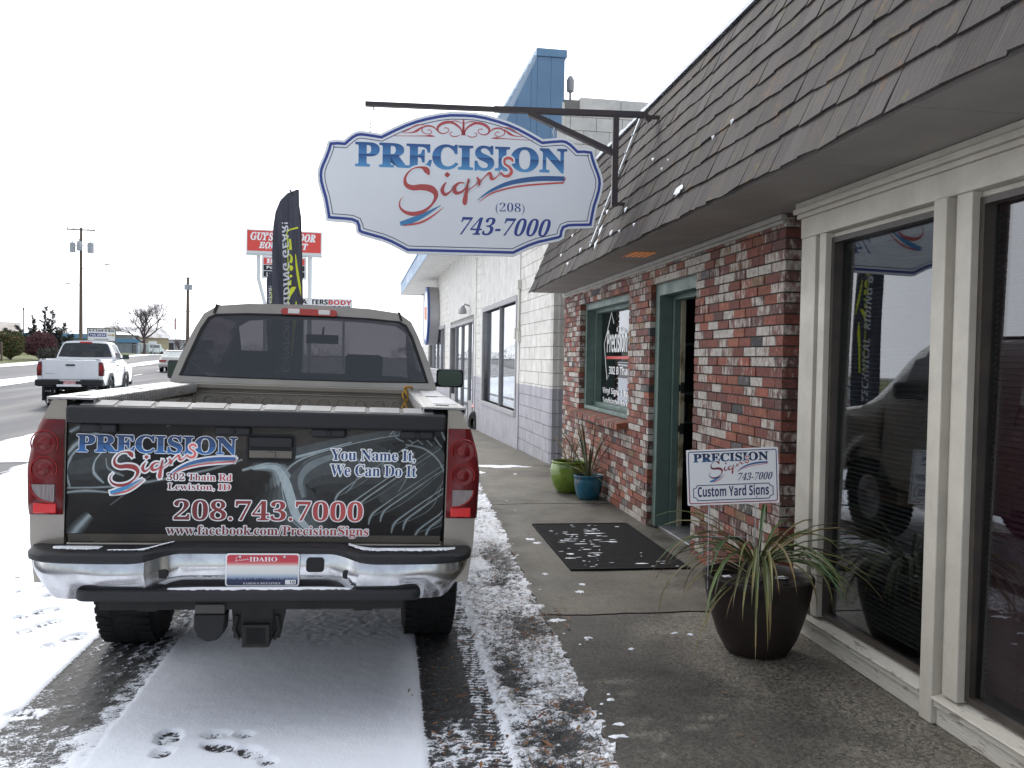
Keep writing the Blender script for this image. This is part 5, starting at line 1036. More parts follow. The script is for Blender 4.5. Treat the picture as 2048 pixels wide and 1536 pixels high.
# printed artwork on the wrap: curved pale forms on black
ART = [([(500, 934, 4), (545, 932, 22), (566, 958, 38), (578, 990, 42), (590, 1025, 36), (614, 1052, 26), (645, 1078, 16)], 1.0), ([(480, 937, 4), (520, 926, 8), (570, 916, 10), (620, 904, 8), (700, 884, 4)], .9), ([(604, 992, 14), (598, 955, 26), (620, 928, 34), (668, 910, 22)], .45), ([(566, 1000, 5), (560, 960, 5), (572, 935, 5), (600, 916, 5), (660, 897, 4), (760, 876, 3), (900, 858, 2)], .8),
       ([(140, 905, 3), (155, 886, 8), (182, 868, 6), (230, 846, 3)], .8), ([(148, 965, 3), (141, 935, 7), (150, 905, 6), (165, 890, 3)], .7), ([(212, 958, 3), (193, 938, 9), (194, 916, 7), (208, 898, 3)], .8), ([(135, 966, 3), (250, 963, 4), (400, 938, 4), (480, 916, 4)], .6), ([(147, 1066, 11), (165, 1042, 13), (187, 1018, 9)], .75), ([(250, 945, 3), (220, 930, 7), (215, 910, 4)], .5), ([(145, 860, 5), (170, 848, 7), (215, 836, 2)], .6), ([(136, 975, 3), (180, 972, 5), (230, 977, 2)], .7), ([(225, 1000, 2), (300, 945, 2)], .3), ([(330, 850, 2), (380, 835, 2.5), (430, 828, 2)], .5)]
for k in range(9):
    x0, y0 = 668 + 24 * k, 992 + 9 * k + (14 if k % 2 else 0); ART.append(([(x0, y0 + 16, 1.5), (x0 + 4, y0, 4), (x0 + 20, y0 - 16, 3), (x0 + 90, y0 - 62, 2.2), (min(x0 + 170, 896), y0 - 62 - (min(x0 + 170, 896) - x0 - 90) * .62, 1.5)], .75))
    ART.append(([(x0 + 10, y0 - 2, 1), (x0 + 60, y0 - 30, 1.6), (min(x0 + 140, 893), y0 - 84, 1.2)], .45))
for k in range(6):
    x0 = 778 + 20 * k; ART.append(([(x0, 872 - 4 * k, 2), (x0 + 8, 862 - 2 * k, 5), (x0 + 22, 856, 3), (x0 + 34, 846, 2)], .7)); ART.append(([(x0 + 8, 862, 4), (x0 + 14, 876, 3), (x0 + 30, 884 + 3 * k, 2)], .6))
ART[:0] = [([(400, 880, 30), (480, 880, 80), (560, 885, 100), (640, 870, 70), (760, 855, 40)], -1.0), ([(600, 1000, 20), (590, 960, 70), (640, 930, 90), (720, 925, 110), (800, 940, 60)], .16), ([(560, 960, 20), (575, 1000, 80), (620, 1050, 60), (650, 1080, 30)], .22), ([(140, 930, 50), (200, 920, 70), (260, 900, 30)], .12), ([(500, 930, 10), (580, 905, 40), (700, 880, 40), (890, 850, 20)], .18), ([(760, 1000, 30), (840, 950, 120), (890, 900, 60)], .10)]
ART.append(([(812, 890, 3), (850, 898, 4), (880, 920, 5), (898, 950, 3)], .6)); ART.append(([(705, 905, 3), (720, 935, 5), (708, 965, 4), (690, 985, 2)], .5)); ART.append(([(780, 900, 4), (765, 930, 5), (770, 955, 3)], .45)); ART.append(([(830, 905, 4), (822, 945, 4), (800, 985, 2)], .45))
artf = lambda u, v, l=0: tf(min(.783, max(-.783, u)), min(1.295, max(.828, v)), l)
b = MB(); pale = np.array((.40, .46, .47)); drk = np.array((.015, .0135, .0125)); li = 0
for pts, al in ART:
    P = [(*tx(x, y), w * .0021) for x, y, w in pts]
    for lv, (kk, am) in enumerate(((2.3, .07), (1.7, .16), (1.25, .32), (.85, .6), (.45, 1.0))):
        stroke(b, P, artf, k=kk, lift=.0003 + lv * .0001 + li * .000004, n=7, c=tuple(drk * (1 - abs(al) * am) + (pale if al > 0 else np.array((.055, .046, .039))) * abs(al) * am)); 
    li += 1
m_art = M('printed_artwork', (1, 1, 1), .28, col2=(.75, .78, .8), vs_=30, attr='bc', spec=.2); b.build('wrap_artwork', m_art, TG)
m_vw = M('white_outline_vinyl', (.78, .78, .79), .35)
lo_ = tx(160, 897); m_pt = RAMPZ('truck_blue', [(0, (.025, .15, .40)), (.46, (.012, .075, .22)), (.50, (.006, .014, .05)), (.54, (.016, .07, .19)), (1, (.008, .03, .10))]); m_st = RAMPZ('truck_red', [(0, (.22, .02, .02)), (.4, (.30, .03, .03)), (1, (.75, .12, .11))], 'X')
logo(TG, lambda u, v, l=0: tf(lo_[0] + u, lo_[1] + v, l), .640, outline=.011, mo=m_vw, lift=.0018, mp=m_pt, ms=m_st)
m_redx = RAMPZ('truck_red_fade', [(0, (.12, .007, .010)), (.5, (.25, .018, .02)), (1, (.48, .06, .055))], 'X'); m_blx = RAMPZ('truck_blue_fade', [(0, (.012, .07, .22)), (1, (.007, .03, .10))], 'Z')
def tgtext(nm, s, box, mat, off, st='serif'):
    b = MB(); write_edge(b, s, box, tf, st, .0042 if off > .046 else .0046, lift=.0012); o = b.build(nm + '_outline', m_vw, TG); b = MB(); write(b, s, box, tf, st, lift=.0019); b.build(nm, mat, TG)
tgtext('address_lettering', '302 Thain Rd', tb(333, 940, 460, 954), m_redx, .05); tgtext('town_lettering', 'Lewiston, ID', tb(335, 960, 458, 974), m_redx, .05)
tgtext('phone_lettering', '208.743.7000', tb(348, 992, 727, 1031), m_redx, .045); tgtext('web_lettering', 'www.facebook.com/PrecisionSigns', tb(334, 1041, 740, 1064), m_redx, .05)
tgtext('slogan_lettering', 'You Name It,', tb(658, 897, 833, 922), m_blx, .045); tgtext('slogan_lettering', 'We Can Do It', tb(658, 927, 836, 950), m_blx, .045)
# handle, cap, body lines
hx0, hz0 = tx(487, 921); hx1, hz1 = tx(586, 868)
def rrect(x0, x1, z0, z1, r, n=5):
    P = []
    for cx, cz, a0 in ((x1 - r, z1 - r, 0), (x0 + r, z1 - r, 90), (x0 + r, z0 + r, 180), (x1 - r, z0 + r, 270)):
        P += [(cx + r * math.cos(R(a0 + 90 * k / n)), cz + r * math.sin(R(a0 + 90 * k / n))) for k in range(n + 1)]
    return P
b = MB(); Pq = rrect(hx0, hx1, hz0, hz1, .022); Pi = rrect(hx0 + .008, hx1 - .008, hz0 + .008, hz1 - .008, .016); n = len(Pq); b.add([(u, -.004, v) for u, v in Pq] + [(u, -.010, v) for u, v in Pq] + [(u, -.010, v) for u, v in Pi] + [(u, .004, v) for u, v in Pi], [(k * n + i, k * n + (i + 1) % n, (k + 1) * n + (i + 1) % n, (k + 1) * n + i) for k in range(3) for i in range(n)]); b.add([(u, -.0062, v) for u, v in Pi], [tuple(range(n))])
hd = b.build('tailgate_handle', m_trim, TG, smooth=40); b = MB(); b.box(hx0 + .014, -.0125, hz0 + .020, hx1 - .014, -.007, hz0 + .052); b.box((hx0 + hx1) / 2 - .02, -.018, hz0 + .022, (hx0 + hx1) / 2 + .02, -.014, hz0 + .045); b.build('handle_flap', M('dull_pewter', (.13, .115, .095), .5, metal=.2), hd, bevel=.004)
b = MB(); b.box(hx0 + .012, -.02, hz0 + .065, hx1 - .012, -.007, hz1 - .012); b.build('handle_pull', m_black, hd, bevel=.01)
b = MB(); b.hexa([(-.785, -.04, 1.290), (.785, -.04, 1.290), (.785, .075, 1.290), (-.785, .075, 1.290), (-.785, -.045, 1.361), (.785, -.045, 1.361), (.785, .075, 1.384), (-.785, .075, 1.384)])
for cx in (-.66, -.12, .28, .66): b.box(cx - .075, -.032, 1.252, cx + .075, -.006, 1.292)
cap = b.build('tailgate_cap', m_black, TG, bevel=.022, seg=3); b = MB()
for cx in (-.66, -.12, .28, .66): b.lathe([(0, -.036), (.012, -.036), (.014, -.030)], 12, (cx, 0, 1.272), 'Y')
b.build('cap_screw', m_trim, cap); b = MB()
for k in range(10):
    x0 = -.735 + k * .148; zq = lambda y: 1.361 + (y + .045) * .1917; b.hexa([(x0, -.025, zq(-.025) - .002), (x0 + .132, -.025, zq(-.025) - .002), (x0 + .132, .064, zq(.064) - .002), (x0, .064, zq(.064) - .002), (x0, -.025, zq(-.025) + .003), (x0 + .132, -.025, zq(-.025) + .003), (x0 + .132, .064, zq(.064) + .003), (x0, .064, zq(.064) + .003)])
b.build('cap_tread', M('worn_grey_plastic', (.11, .112, .118), .6, col2=(.19, .19, .195), vs_=10), cap, bevel=.003)
b = MB(); b.box(-.775, -.0055, .795, .775, .0, .826); b.build('lower_strip', M('dirty_pewter', (.085, .072, .056), .6, col2=(.05, .043, .035)), TG)
b = MB()
for z in (.905, .868): b.box(-.78, -.0050, z, .78, -.003, z + .012)
b.build('gate_crease', m_wrap, TG, bevel=.004)
# rail caps
m_diam = M('tread_plate', (.40, .395, .39), .34, metal=.85, col2=(.30, .295, .29), vs_=6, bump=.5, bs=70, stretch=(1, 1, 3))
for s in (-1, 1):
    b = MB(); x0, x1 = sorted((s * .685, s * .868)); b.box(x0, -.012, 1.387, x1, 2.075, 1.397); xi0, xi1 = sorted((s * .683, s * .690)); b.box(xi0, -.0, 1.335, xi1, 2.07, 1.396); xo0, xo1 = sorted((s * .866, s * .872)); b.box(xo0, 0, 1.368, xo1, 2.07, 1.396)
    y = .04
    while y < 2.0: xr0, xr1 = sorted((s * .676, s * .6835)); b.box(xr0, y, 1.34, xr1, y + .012, 1.394); y += .03
    rc = b.build('rail_cap', m_diam, TR, bevel=.002); b = MB()
    for y in (.10, .95, 1.9): b.box(s * .775 - .03, y, 1.3965, s * .775 + .03, y + .075, 1.3985)
    b.build('stake_pocket', m_trim, rc)
    b = MB(); x0, x1 = sorted((s * .74, s * .855)); b.box(x0, .25, 1.397, x1, .92, 1.3995); b.box(x0, 1.06, 1.397, x1, 1.86, 1.3995); b.build('rail_strip', M('bright_plate', (.50, .50, .51), .4, metal=.5), rc)
# rear bumper
path = [(-.90, .45), (-.905, .15), (-.902, .02), (-.885, -.07), (-.845, -.125), (-.78, -.155), (-.68, -.168), (-.46, -.172), (-.42, -.165), (-.37, -.13), (-.32, -.105), (-.26, -.10), (0, -.10)]
path = path + [(-x, y) for x, y in reversed(path[:-1])]
path = [p[:2] for p in catmull([(x, y) for x, y in path], 5)]
def zt_(x): return lerp(.765, .738, sst(.30, .50, abs(x)))
def zb_(x): return lerp(lerp(.628, .586, sst(.66, .70, abs(x))), .66, sst(.78, .905, abs(x)) ** 1.5)
b = MB(); vv = np.linspace(0, 1, 9)
b.add([(x * (1 - .03 * v * v), y + .03 * v * v * (1 if abs(x) > .66 else .05) - .012 * math.sin(v * math.pi), lerp(zt_(x), zb_(x), v)) for v in vv for (x, y) in path], [(j * len(path) + i, j * len(path) + i + 1, (j + 1) * len(path) + i + 1, (j + 1) * len(path) + i) for j in range(8) for i in range(len(path) - 1)])
BP = b.build('rear_bumper', m_chrome, TR, smooth=60)
b = MB(); L_ = len(path); rowsP = [(-.004, 0.0), (-.018, .008), (-.020, .030), (-.008, .043), (.02, .046)]
b.add([(x * (1 - (dy if abs(x) > .8 else 0) * .8), y + dy, zt_(x) + dz * lerp(.75, 1.0, sst(.3, .5, abs(x)))) for dy, dz in rowsP for x, y in path] + [(x * .92, .0, zt_(x) + .044 * lerp(.75, 1, sst(.3, .5, abs(x)))) for x, y in path], [(j * L_ + i, j * L_ + i + 1, (j + 1) * L_ + i + 1, (j + 1) * L_ + i) for j in range(5) for i in range(L_ - 1)])
b.build('bumper_pad', m_black, BP, smooth=50)
b = MB(); Pl = rrect(-.69, .69, -.200, .02, .05); b.prism(Pl, lambda u, v: (u, v, .590), lambda u, v: (u, v, .632)); b.build('step_pad', m_black, BP, bevel=.012, seg=3)
b = MB(); b.box(-.62, -.10, .53, .62, .02, .578); b.build('bumper_beam', m_under, BP)
for cx, w, z0, z1, yq in ((.245, .037, .692, .752, -.118), (-.372, .030, .672, .708, -.148), (.385, .024, .672, .708, -.152)):
    b = MB(); b.prism(rrect(cx - w, cx + w, z0, z1, .014), lambda u, v: (u, yq, v), lambda u, v: (u, -.09, v)); b.build('bumper_socket', m_trim, BP, recalc=True)  # dark patches stand in for the shade in the bumper holes
# licence plate
m_plate = RAMPZ('licence_plate', [(0, (.01, .015, .06)), (.13, (.02, .03, .10)), (.20, (.12, .18, .32)), (.32, (.42, .48, .55)), (.40, (.66, .66, .64)), (.62, (.70, .69, .67)), (.72, (.60, .18, .17)), (.78, (.50, .03, .05)), (1, (.48, .02, .04))], 'Z', .3)
b = MB(); b.prism(rrect(-.118, .182, .634, .772, .012), lambda u, v: (u, -.126, v), lambda u, v: (u, -.122, v)); pl = b.build('licence_plate', m_vw, BP, recalc=True)
b = MB(); b.prism(rrect(-.112, .176, .640, .766, .010), lambda u, v: (u, -.1275, v), lambda u, v: (u, -.1262, v)); pf = lambda u, v, l=0: (u, -.128 - l, v); b.build('plate_print', m_plate, pl, recalc=True)
b = MB(); write(b, 'IDAHO', (-.022, .739, .090, .758), pf, 'serif'); b.build('plate_lettering', m_vw, pl); b = MB(); write(b, 'FAMOUS POTATOES', (-.045, .6425, .105, .6515), pf, 'serif', off=-.01); b.build('plate_lettering', m_vw, pl); b = MB(); stroke(b, [(-.082, .741, .0012), (-.070, .742, .0018), (-.076, .748, .0014), (-.074, .757, .0012), (-.066, .757, .001)], pf)
for k in range(5): stroke(b, [(-.064 + k * .008, .742 + .001 * k, .001), (-.062 + k * .008, .747 + .001 * k, .0016), (-.059 + k * .008, .742 + .001 * k, .0014), (-.056 + k * .008, .744 + .001 * k, .001)], pf)
b.build('plate_lettering', m_vw, pl); b = MB(); rs = random.Random(2); x = -.110
while x < .172: w = rs.uniform(.004, .008); h = .664 + rs.uniform(0, .010); b.add([(x - .002, -.1279, .656), (x + w, -.1279, .656), (x + w / 2, -.1279, h)], [(0, 1, 2)]); x += w * .8
b.build('plate_trees', M('plate_navy', (.012, .018, .06), .4), pl); b = MB(); b.box(.125, -.1292, .643, .168, -.1278, .662); stk = b.build('plate_sticker', m_vw, pl); b = MB(); write(b, '10', (.143, .646, .164, .659), lambda u, v, l=0: (u, -.1294, v), 'sans'); b.build('sticker_digits', m_trim, pl)
b = MB()
for x in (-.06, .12): b.lathe([(0, -.131), (.005, -.130), (.006, -.127)], 10, (x, 0, .759), 'Y')
b.build('plate_screw', m_galv, pl)
# snow lying on the bumper
b = MB(); rs = random.Random(8)
def snow_strip(x0, x1, ya, yb, z, h, pw_=1.0):
    n = 60; V = []
    for k in range(n + 1):
        t = k / n; x = lerp(x0, x1, t); e = (min(t, 1 - t) * 6) ** .5 if min(t, 1 - t) < .16 else 1; j = rs.uniform(-.004, .016); zz = z(x) if callable(z) else z; y0 = ya(x) if callable(ya) else ya; y1 = yb(x) if callable(yb) else yb
        V += [(x, y0 + j, zz), (x, y0 + .006 + j, zz + h * e * rs.uniform(.7, 1.1)), (x, y1, zz + h * e), (x, y1 + .01, zz)]
    b.add(V, [(4 * k + i, 4 * k + i + 1, 4 * k + 5 + i, 4 * k + 4 + i) for k in range(n) for i in range(3)])
top_y = lambda x: float(np.interp(x, [p[0] for p in path[6:-6]], [p[1] for p in path[6:-6]]))
snow_strip(-.82, -.62, lambda x: top_y(x) + .05, -.05, lambda x: zt_(x) + .044, .003); snow_strip(-.60, -.34, lambda x: top_y(x) + .035, lambda x: top_y(x) + .06, lambda x: zt_(x) + .044, .003); snow_strip(.38, .84, lambda x: top_y(x) + .045, lambda x: top_y(x) + .085, lambda x: zt_(x) + .0455, .006); snow_strip(-.34, .40, -.178, -.150, .6325, .006)
b.build('bumper_snow', m_snowb, BP, smooth=50)
# tow hitch
b = MB(); b.box(-.055, -.09, .42, .075, .2, .54)
b.hexa([(-.085, -.075, .40), (.105, -.075, .40), (.105, -.055, .40), (-.085, -.055, .40), (-.10, -.075, .57), (.135, -.075, .57), (.135, -.055, .57), (-.10, -.055, .57)])
for s in (-1, 1): b.tube([(.01 + s * .082, -.08, .50), (.01 + s * .092, -.08, .44), (.01 + s * .072, -.08, .40), (.01 + s * .055, -.08, .42)], .011, 6)
b.box(-.045, -.12, .375, .065, .1, .47); ht = b.build('tow_hitch', m_under, TR, bevel=.006); b = MB(); b.box(-.028, -.1225, .39, .048, -.119, .455); b.build('receiver_hole_shade', M('pitch_black', (.003, .003, .003), .9), ht)  # black plate stands in for the shade inside the open receiver
b = MB(); b.box(-.24, -.11, .515, -.118, -.02, .556); b.build('trailer_socket', M('grey_steel', (.07, .064, .06), .6, metal=.3), TR, bevel=.004); b = MB(); b.prism([(-.243, .515), (-.243, .45), (-.225, .415), (-.185, .395), (-.145, .405), (-.118, .44), (-.113, .515)], lambda u, v: (u, -.112, v), lambda u, v: (u, -.02, v)); b.build('socket_cover', m_trim, TR, recalc=True, bevel=.008)
# yellow rope on the bed corner
t = thing('yellow_rope', 'yellow twisted rope hanging at the front corner of the truck bed', 'rope', TR.matrix_basis @ Vector((.655, 1.98, 1.385)))
b = MB()
for s in (-1, 1):
    P = [(s * .010 + .008 * math.cos(k * .9 + s), .008 * math.sin(k * .9 + s), .03 - k * .012) for k in range(26)]; b.tube(P, .0065, 6)
b.tube([(.0, 0, .03), (.03, .02, .032), (.05, .08, .02)], .007, 6); b.build('strand', M('rope_yellow', (.50, .27, .04), .7, bump=.5, bs=150), t, smooth=60)
# white pickup on the road
m_wp = M('white_car_paint', (.76, .77, .78), .25, coat=.8, col2=(.70, .71, .73), vs_=2)
wx, wy = rd(-5.95, 27.4)
WT, WG = pickup('pickup_truck', 'white pickup truck with black bumper driving away on the wet road', (wx, wy, gz1(wx, wy) - .02), (0, 0, RA), m_wp, m_black, m_tg, cabl=1.45, hero=False, flare=m_black, scale=(.935, .92, 1.0))
b = MB(); b.prism(rrect(-.13, .13, 1.19, 1.235, .015), lambda u, v: (u, -.03, v), lambda u, v: (u, .0, v)); b.build('tailgate_handle', m_black, WG, recalc=True)
b = MB(); b.box(-.95, -.20, .62, -.30, .05, .80); b.box(.30, -.20, .62, .95, .05, .80); b.box(-.30, -.12, .62, .30, .05, .76); b.box(-.93, -.02, .60, .93, .3, .70); bp = b.build('rear_bumper', m_black, WT, bevel=.03); b = MB(); b.box(-.34, -.22, .60, .34, -.02, .66); b.build('bumper_step', m_vw, bp, bevel=.01)
b = MB(); b.box(-.17, -.135, .66, .17, -.122, .78); pl = b.build('licence_plate', M('plate_red', (.40, .10, .10), .4, col2=(.6, .5, .5), vs_=30), bp)
for s in (-1, 1):
    b = MB(); b.box(s * .80 - .17, .74, .16, s * .80 + .17, .76, .62); o = b.build('mud_flap', m_trim, WT)
    b = MB(); write(b, '4x4', (s * .80 - .09, .42, s * .80 + .09, .47), lambda u, v, l=0: (u, .738, v), 'sans'); b.build('flap_lettering', m_vw, o)
b = MB(); write(b, 'PreRunner', (-.72, .95, -.42, .99), lambda u, v, l=0: (u, -.0055, v), 'sansi') if False else b.box(-.70, -.0058, .96, -.44, -.0045, .972); b.build('badge_strip', M('badge_grey', (.3, .3, .32), .4), WG)
# driver of the white pickup: head and shoulders seen through the rear glass
# silver saloon further on
m_silver = M('champagne_paint', (.52, .50, .47), .3, metal=.4, coat=.6)
sx_, sy_ = rd(-6.9, 59.0); SD = thing('saloon_car', 'pale gold saloon car driving away further up the road', 'car', (sx_, sy_, gz1(sx_, sy_) - .02), (0, 0, RA))
ST = [(-.02, .70, .36, .82), (.06, .80, .30, .98), (.5, .88, .26, 1.0), (1.0, .89, .24, 1.0), (2.0, .90, .24, .98), (3.2, .90, .24, .97), (4.2, .87, .26, .86), (4.75, .78, .32, .72), (4.85, .6, .4, .6)]
b = MB(); V = []; 
for (y, w, z0, z1) in ST:
    V += [(-w * .9, y, z0), (-w, y, lerp(z0, z1, .45)), (-w * .96, y, lerp(z0, z1, .85)), (-w * .80, y, z1), (w * .80, y, z1), (w * .96, y, lerp(z0, z1, .85)), (w, y, lerp(z0, z1, .45)), (w * .9, y, z0)]
b.add(V, [(8 * i + j, 8 * i + j + 1, 8 * i + 9 + j, 8 * i + 8 + j) for i in range(len(ST) - 1) for j in range(7)] + [tuple(range(8)), tuple(range(8 * len(ST) - 8, 8 * len(ST)))]); b.build('body', m_silver, SD, smooth=45)
b = MB(); GR = [(.75, .70, .99), (1.35, .58, 1.36), (1.9, .57, 1.42), (2.5, .57, 1.40), (3.35, .70, .97)]; V = []
for (y, w, z) in GR: V += [(-.76, y if z < 1.1 else lerp(y, 2.0, .1), .96), (-w, y, z), (w, y, z), (.76, y if z < 1.1 else lerp(y, 2.0, .1), .96)]
b.add(V, [(4 * i + 1, 4 * i + 2, 4 * i + 6, 4 * i + 5) for i in range(1, 3)]); 
for i in range(4):
    for j in (1, 2): b.tube([V[4 * i + j], V[4 * i + 4 + j]], .035, 6)
b.tube([V[5], V[4 + 2]], .035, 6); b.build('roof', m_silver, SD, smooth=40); b = MB(); b.add(V, [(4 * i + j, 4 * i + j + 1, 4 * i + 5 + j, 4 * i + 4 + j) for i in range(4) for j in range(3) if not (j == 1 and 0 < i < 3)]); b.build('window_glass', GLASS('pale_car_glass', (.35, .45, .42), .12), SD)
for s in (-1, 1):
    b = MB(); b.box(s * .60 - .22, -.04, .66, s * .60 + .22, .1, .80); b.build('tail_light', M('dull_red_lens', (.30, .03, .03), .3, coat=.5), SD, bevel=.02)
    for ay in (.95, 3.75): b = MB(); b.lathe([(0, s * .06), (.19, s * .09), (.21, s * .1), (.29, s * .1), (.315, 0), (.29, -s * .1), (0, -s * .1)], 22, (s * .78, ay, .315), 'X'); b.build('wheel', m_tyre, SD, smooth=40)
b = MB(); b.box(-.25, -.045, .66, .25, -.02, .79); b.build('licence_plate', M('plate_pale', (.55, .56, .6), .4), SD); b = MB(); b.box(-.86, -.10, .40, .86, .15, .58); b.build('bumper', m_silver, SD, bevel=.04)
# ================================================================== FLAGS, POTS, YARD SIGN
m_flag = M('flag_cloth', (.022, .023, .034), .45, col2=(.055, .058, .08), vs_=3, stretch=(8, 8, .4)); m_yel = M('flag_yellow', (.62, .66, .03), .6); m_fw = M('flag_white', (.62, .63, .66), .6); m_pole = M('flag_pole', (.05, .05, .055), .4, metal=.5)  # paler blue-grey streaks put the flag cloth's sheen into its colour
fl = thing('feather_flag', 'tall black feather flag with yellow and white lettering right beyond the truck cab', 'flag', (-1.125, 11.1, 0), (0, 0, R(8)))
def fw_(z): return float(np.interp(z, [.55, 1.2, 2.4, 3.0, 3.35, 3.55, 3.70, 3.80, 3.845], [.40, .40, .385, .375, .35, .315, .25, .15, .03]))
def fs(u, z, l=0): return (u + .03 * math.sin(z * 1.3 - 1.2) + (.012 if z < 2.2 else 0) * (2.2 - z), .035 * math.sin(9 * u + z * 1.1) + .012 * math.sin(31 * u + z * 3) - l, z)
zz = np.concatenate([np.linspace(.55, 3.3, 40), np.linspace(3.32, 3.845, 24)])
b = MB(); b.grid(lambda t, z: fs(-t * fw_(z), z), np.linspace(0, 1, 18), zz); b.build('banner', m_flag, fl, smooth=80)
b = MB(); b.tube([(.01 + .03 * math.sin(z * 1.3 - 1.2), .005, z) for z in np.linspace(.0, 3.5, 30)] + [(-.03, 0, 3.7), (-.14, 0, 3.84)], .012, 8); b.box(-.25, -.03, 0, .25, .03, .03); b.box(-.03, -.25, 0, .03, .25, .03); b.build('flag_pole', m_pole, fl)
def fback(b_): return b_
for sgn, l in ((1, .004), (-1, -.004)):
    bt, by = MB(), MB()
    ft = lambda a, h, q=0: fs(-.235 + h, a, l)
    write(bt, 'RIDING GEAR!', (2.30, 0, 3.42, .085), ft, 'sansi'); write(bt, 'TECHNICAL', (1.28, 0, 2.18, .085), ft, 'sansi'); bt.build('white_lettering', m_fw, fl)
    fy = lambda u, v, q=0: fs(u, v, l)
    cv = lambda L_: [((x - 750) / 6.142 * .0069, 1.6 + (708 - (370 + y / 6.142)) * .0069, w / 6.142 * .0069) for x, y, w in L_]
    for L_ in ([(728, 512, 20), (604, 560, 12), (602, 700, 9), (600, 1000, 9), (596, 1440, 10), (592, 2000, 10)], [(690, 820, 10), (705, 1000, 26), (735, 1200, 26), (758, 1330, 6)], [(625, 645, 30), (635, 700, 22), (632, 770, 36)], [(618, 820, 14), (645, 860, 26), (630, 920, 34)], [(620, 960, 30), (640, 975, 40), (628, 1010, 24)], [(622, 1060, 20), (640, 1085, 34)], [(628, 1120, 16), (622, 1180, 20)], [(690, 1200, 6), (650, 1225, 50), (622, 1290, 26), (612, 1340, 4)], [(690, 1360, 6), (685, 1500, 40), (660, 1700, 30), (640, 2000, 20)]):
        stroke(by, cv(L_), fy, n=4)
    by.build('yellow_mark', m_yel, fl)
f2 = copy_tree(fl); f2.scale = (1, 1, 1); fl.scale = (.91, .91, .945); f2.location = (-3.05, 24.0, 0); f2.rotation_euler = (0, 0, R(58)); f2['label'] = 'smaller looking second feather flag farther off, just left of the tall one'
fl['group'] = f2['group'] = 'black feather flags'
def lathe_pot(name, label, loc, prof, mat, soil_z, r_soil, swirl=0.0, n=40):
    t = thing(name, label, 'potted plant', loc); b = MB(); V = []; k = len(prof)
    for i, (r, z) in enumerate(prof):
        for j in range(n):
            a = 2 * math.pi * j / n; q = r * (1 + swirl * math.sin(9 * a + z * 14) * (1 if i < k - 4 else 0)); V.append((q * math.cos(a), q * math.sin(a), z))
    b.add(V, [(i * n + j, i * n + (j + 1) % n, (i + 1) * n + (j + 1) % n, (i + 1) * n + j) for i in range(k - 1) for j in range(n)] + [tuple(range(n))]); b.build('pot', mat, t, smooth=60)
    b = MB(); rs = random.Random(len(name)); b.grid(lambda u, v: (r_soil * v * math.cos(u), r_soil * v * math.sin(u), soil_z + rs.uniform(-.012, .012)), np.linspace(0, 2 * math.pi, 25), np.linspace(.02, 1, 7)); b.build('soil', M('potting_soil', (.035, .026, .02), .95, col2=(.02, .015, .012), vs_=40), t); return t
def straps(mb, n, z0, r0, Lr, up0, droop, wid, rs, dry=.15, segs=9, azr=(0, 6.283), cg=((.105, .13, .040), (.16, .165, .055), (.07, .10, .034)), cd_=((.19, .15, .06), (.14, .105, .045))):
    for _ in range(n):
        a = rs.uniform(*azr); Ls = rs.uniform(*Lr); th = rs.uniform(*up0); dr = rs.uniform(*droop); w = rs.uniform(*wid); isd = rs.random() < dry; c = rs.choice(cd_ if isd else cg); c = tuple(x * rs.uniform(.75, 1.25) for x in c)
        p = Vector((r0 * math.cos(a), r0 * math.sin(a), z0)); V = []; tw = rs.uniform(-.3, .3); bend = rs.uniform(-.25, .25)
        for k in range(segs + 1):
            t = k / segs; e = th - dr * t ** 1.3; aa = a + bend * t; d = Vector((math.cos(aa) * math.cos(e), math.sin(aa) * math.cos(e), math.sin(e)))
            sd_ = Vector((-math.sin(aa), math.cos(aa), tw * t)).normalized(); ww = w * (.55 + .9 * t if t < .5 else 1.0 * (1 - ((t - .5) / .5) ** 2) + .02); f = Vector((0, 0, 1)) * ww * .35
            V += [p - sd_ * ww / 2 + f, p.copy(), p + sd_ * ww / 2 + f]; p = p + d * Ls / segs
        for k in range(segs):
            tip = k >= segs - 2 and rs.random() < .6; cc = (c[0] * 1.35 + .015, c[1] * 1.15, c[2]) if tip else c
            mb.add(V[3 * k:3 * k + 6], [(0, 1, 4, 3), (1, 2, 5, 4)], cc)
m_leaf = M('strap_leaf', (1, 1, 1), .45, col2=(.72, .75, .7), vs_=9, attr='bc', stretch=(1, 1, .3))
t = lathe_pot('potted_plant', 'big brown glazed pot with drooping strap leaves beside the storefront sill', (1.985, 4.47, .041), [(.15, 0), (.175, .01), (.225, .10), (.265, .22), (.292, .33), (.302, .40), (.312, .42), (.312, .445), (.295, .45), (.275, .43), (.27, .36)], M('brown_glaze', (.022, .012, .010), .5, col2=(.013, .008, .007), vs_=5, bump=.1, bs=30), .385, .272)
b = MB(); rs = random.Random(21); straps(b, 64, .49, .025, (.50, .92), (.30, 1.05), (1.7, 2.5), (.013, .023), rs, .12, azr=(2.4, 7.4)); straps(b, 12, .44, .02, (.18, .34), (.9, 1.4), (.5, 1.4), (.012, .02), rs, .1); straps(b, 16, .42, .05, (.55, .85), (.1, .5), (1.3, 2.1), (.008, .015), rs, .8); b.build('foliage', m_leaf, t, smooth=50)
b = MB()
for a_, r_, s_ in ((.5, .22, .05), (2.2, .2, .04), (3.6, .25, .06), (4.6, .24, .05)): scrap(b, r_ * math.cos(a_), r_ * math.sin(a_), .392, s_, s_ * .6, .01)
b.build('soil_snow', m_snowb, t); t.scale = (.94, .94, .94)
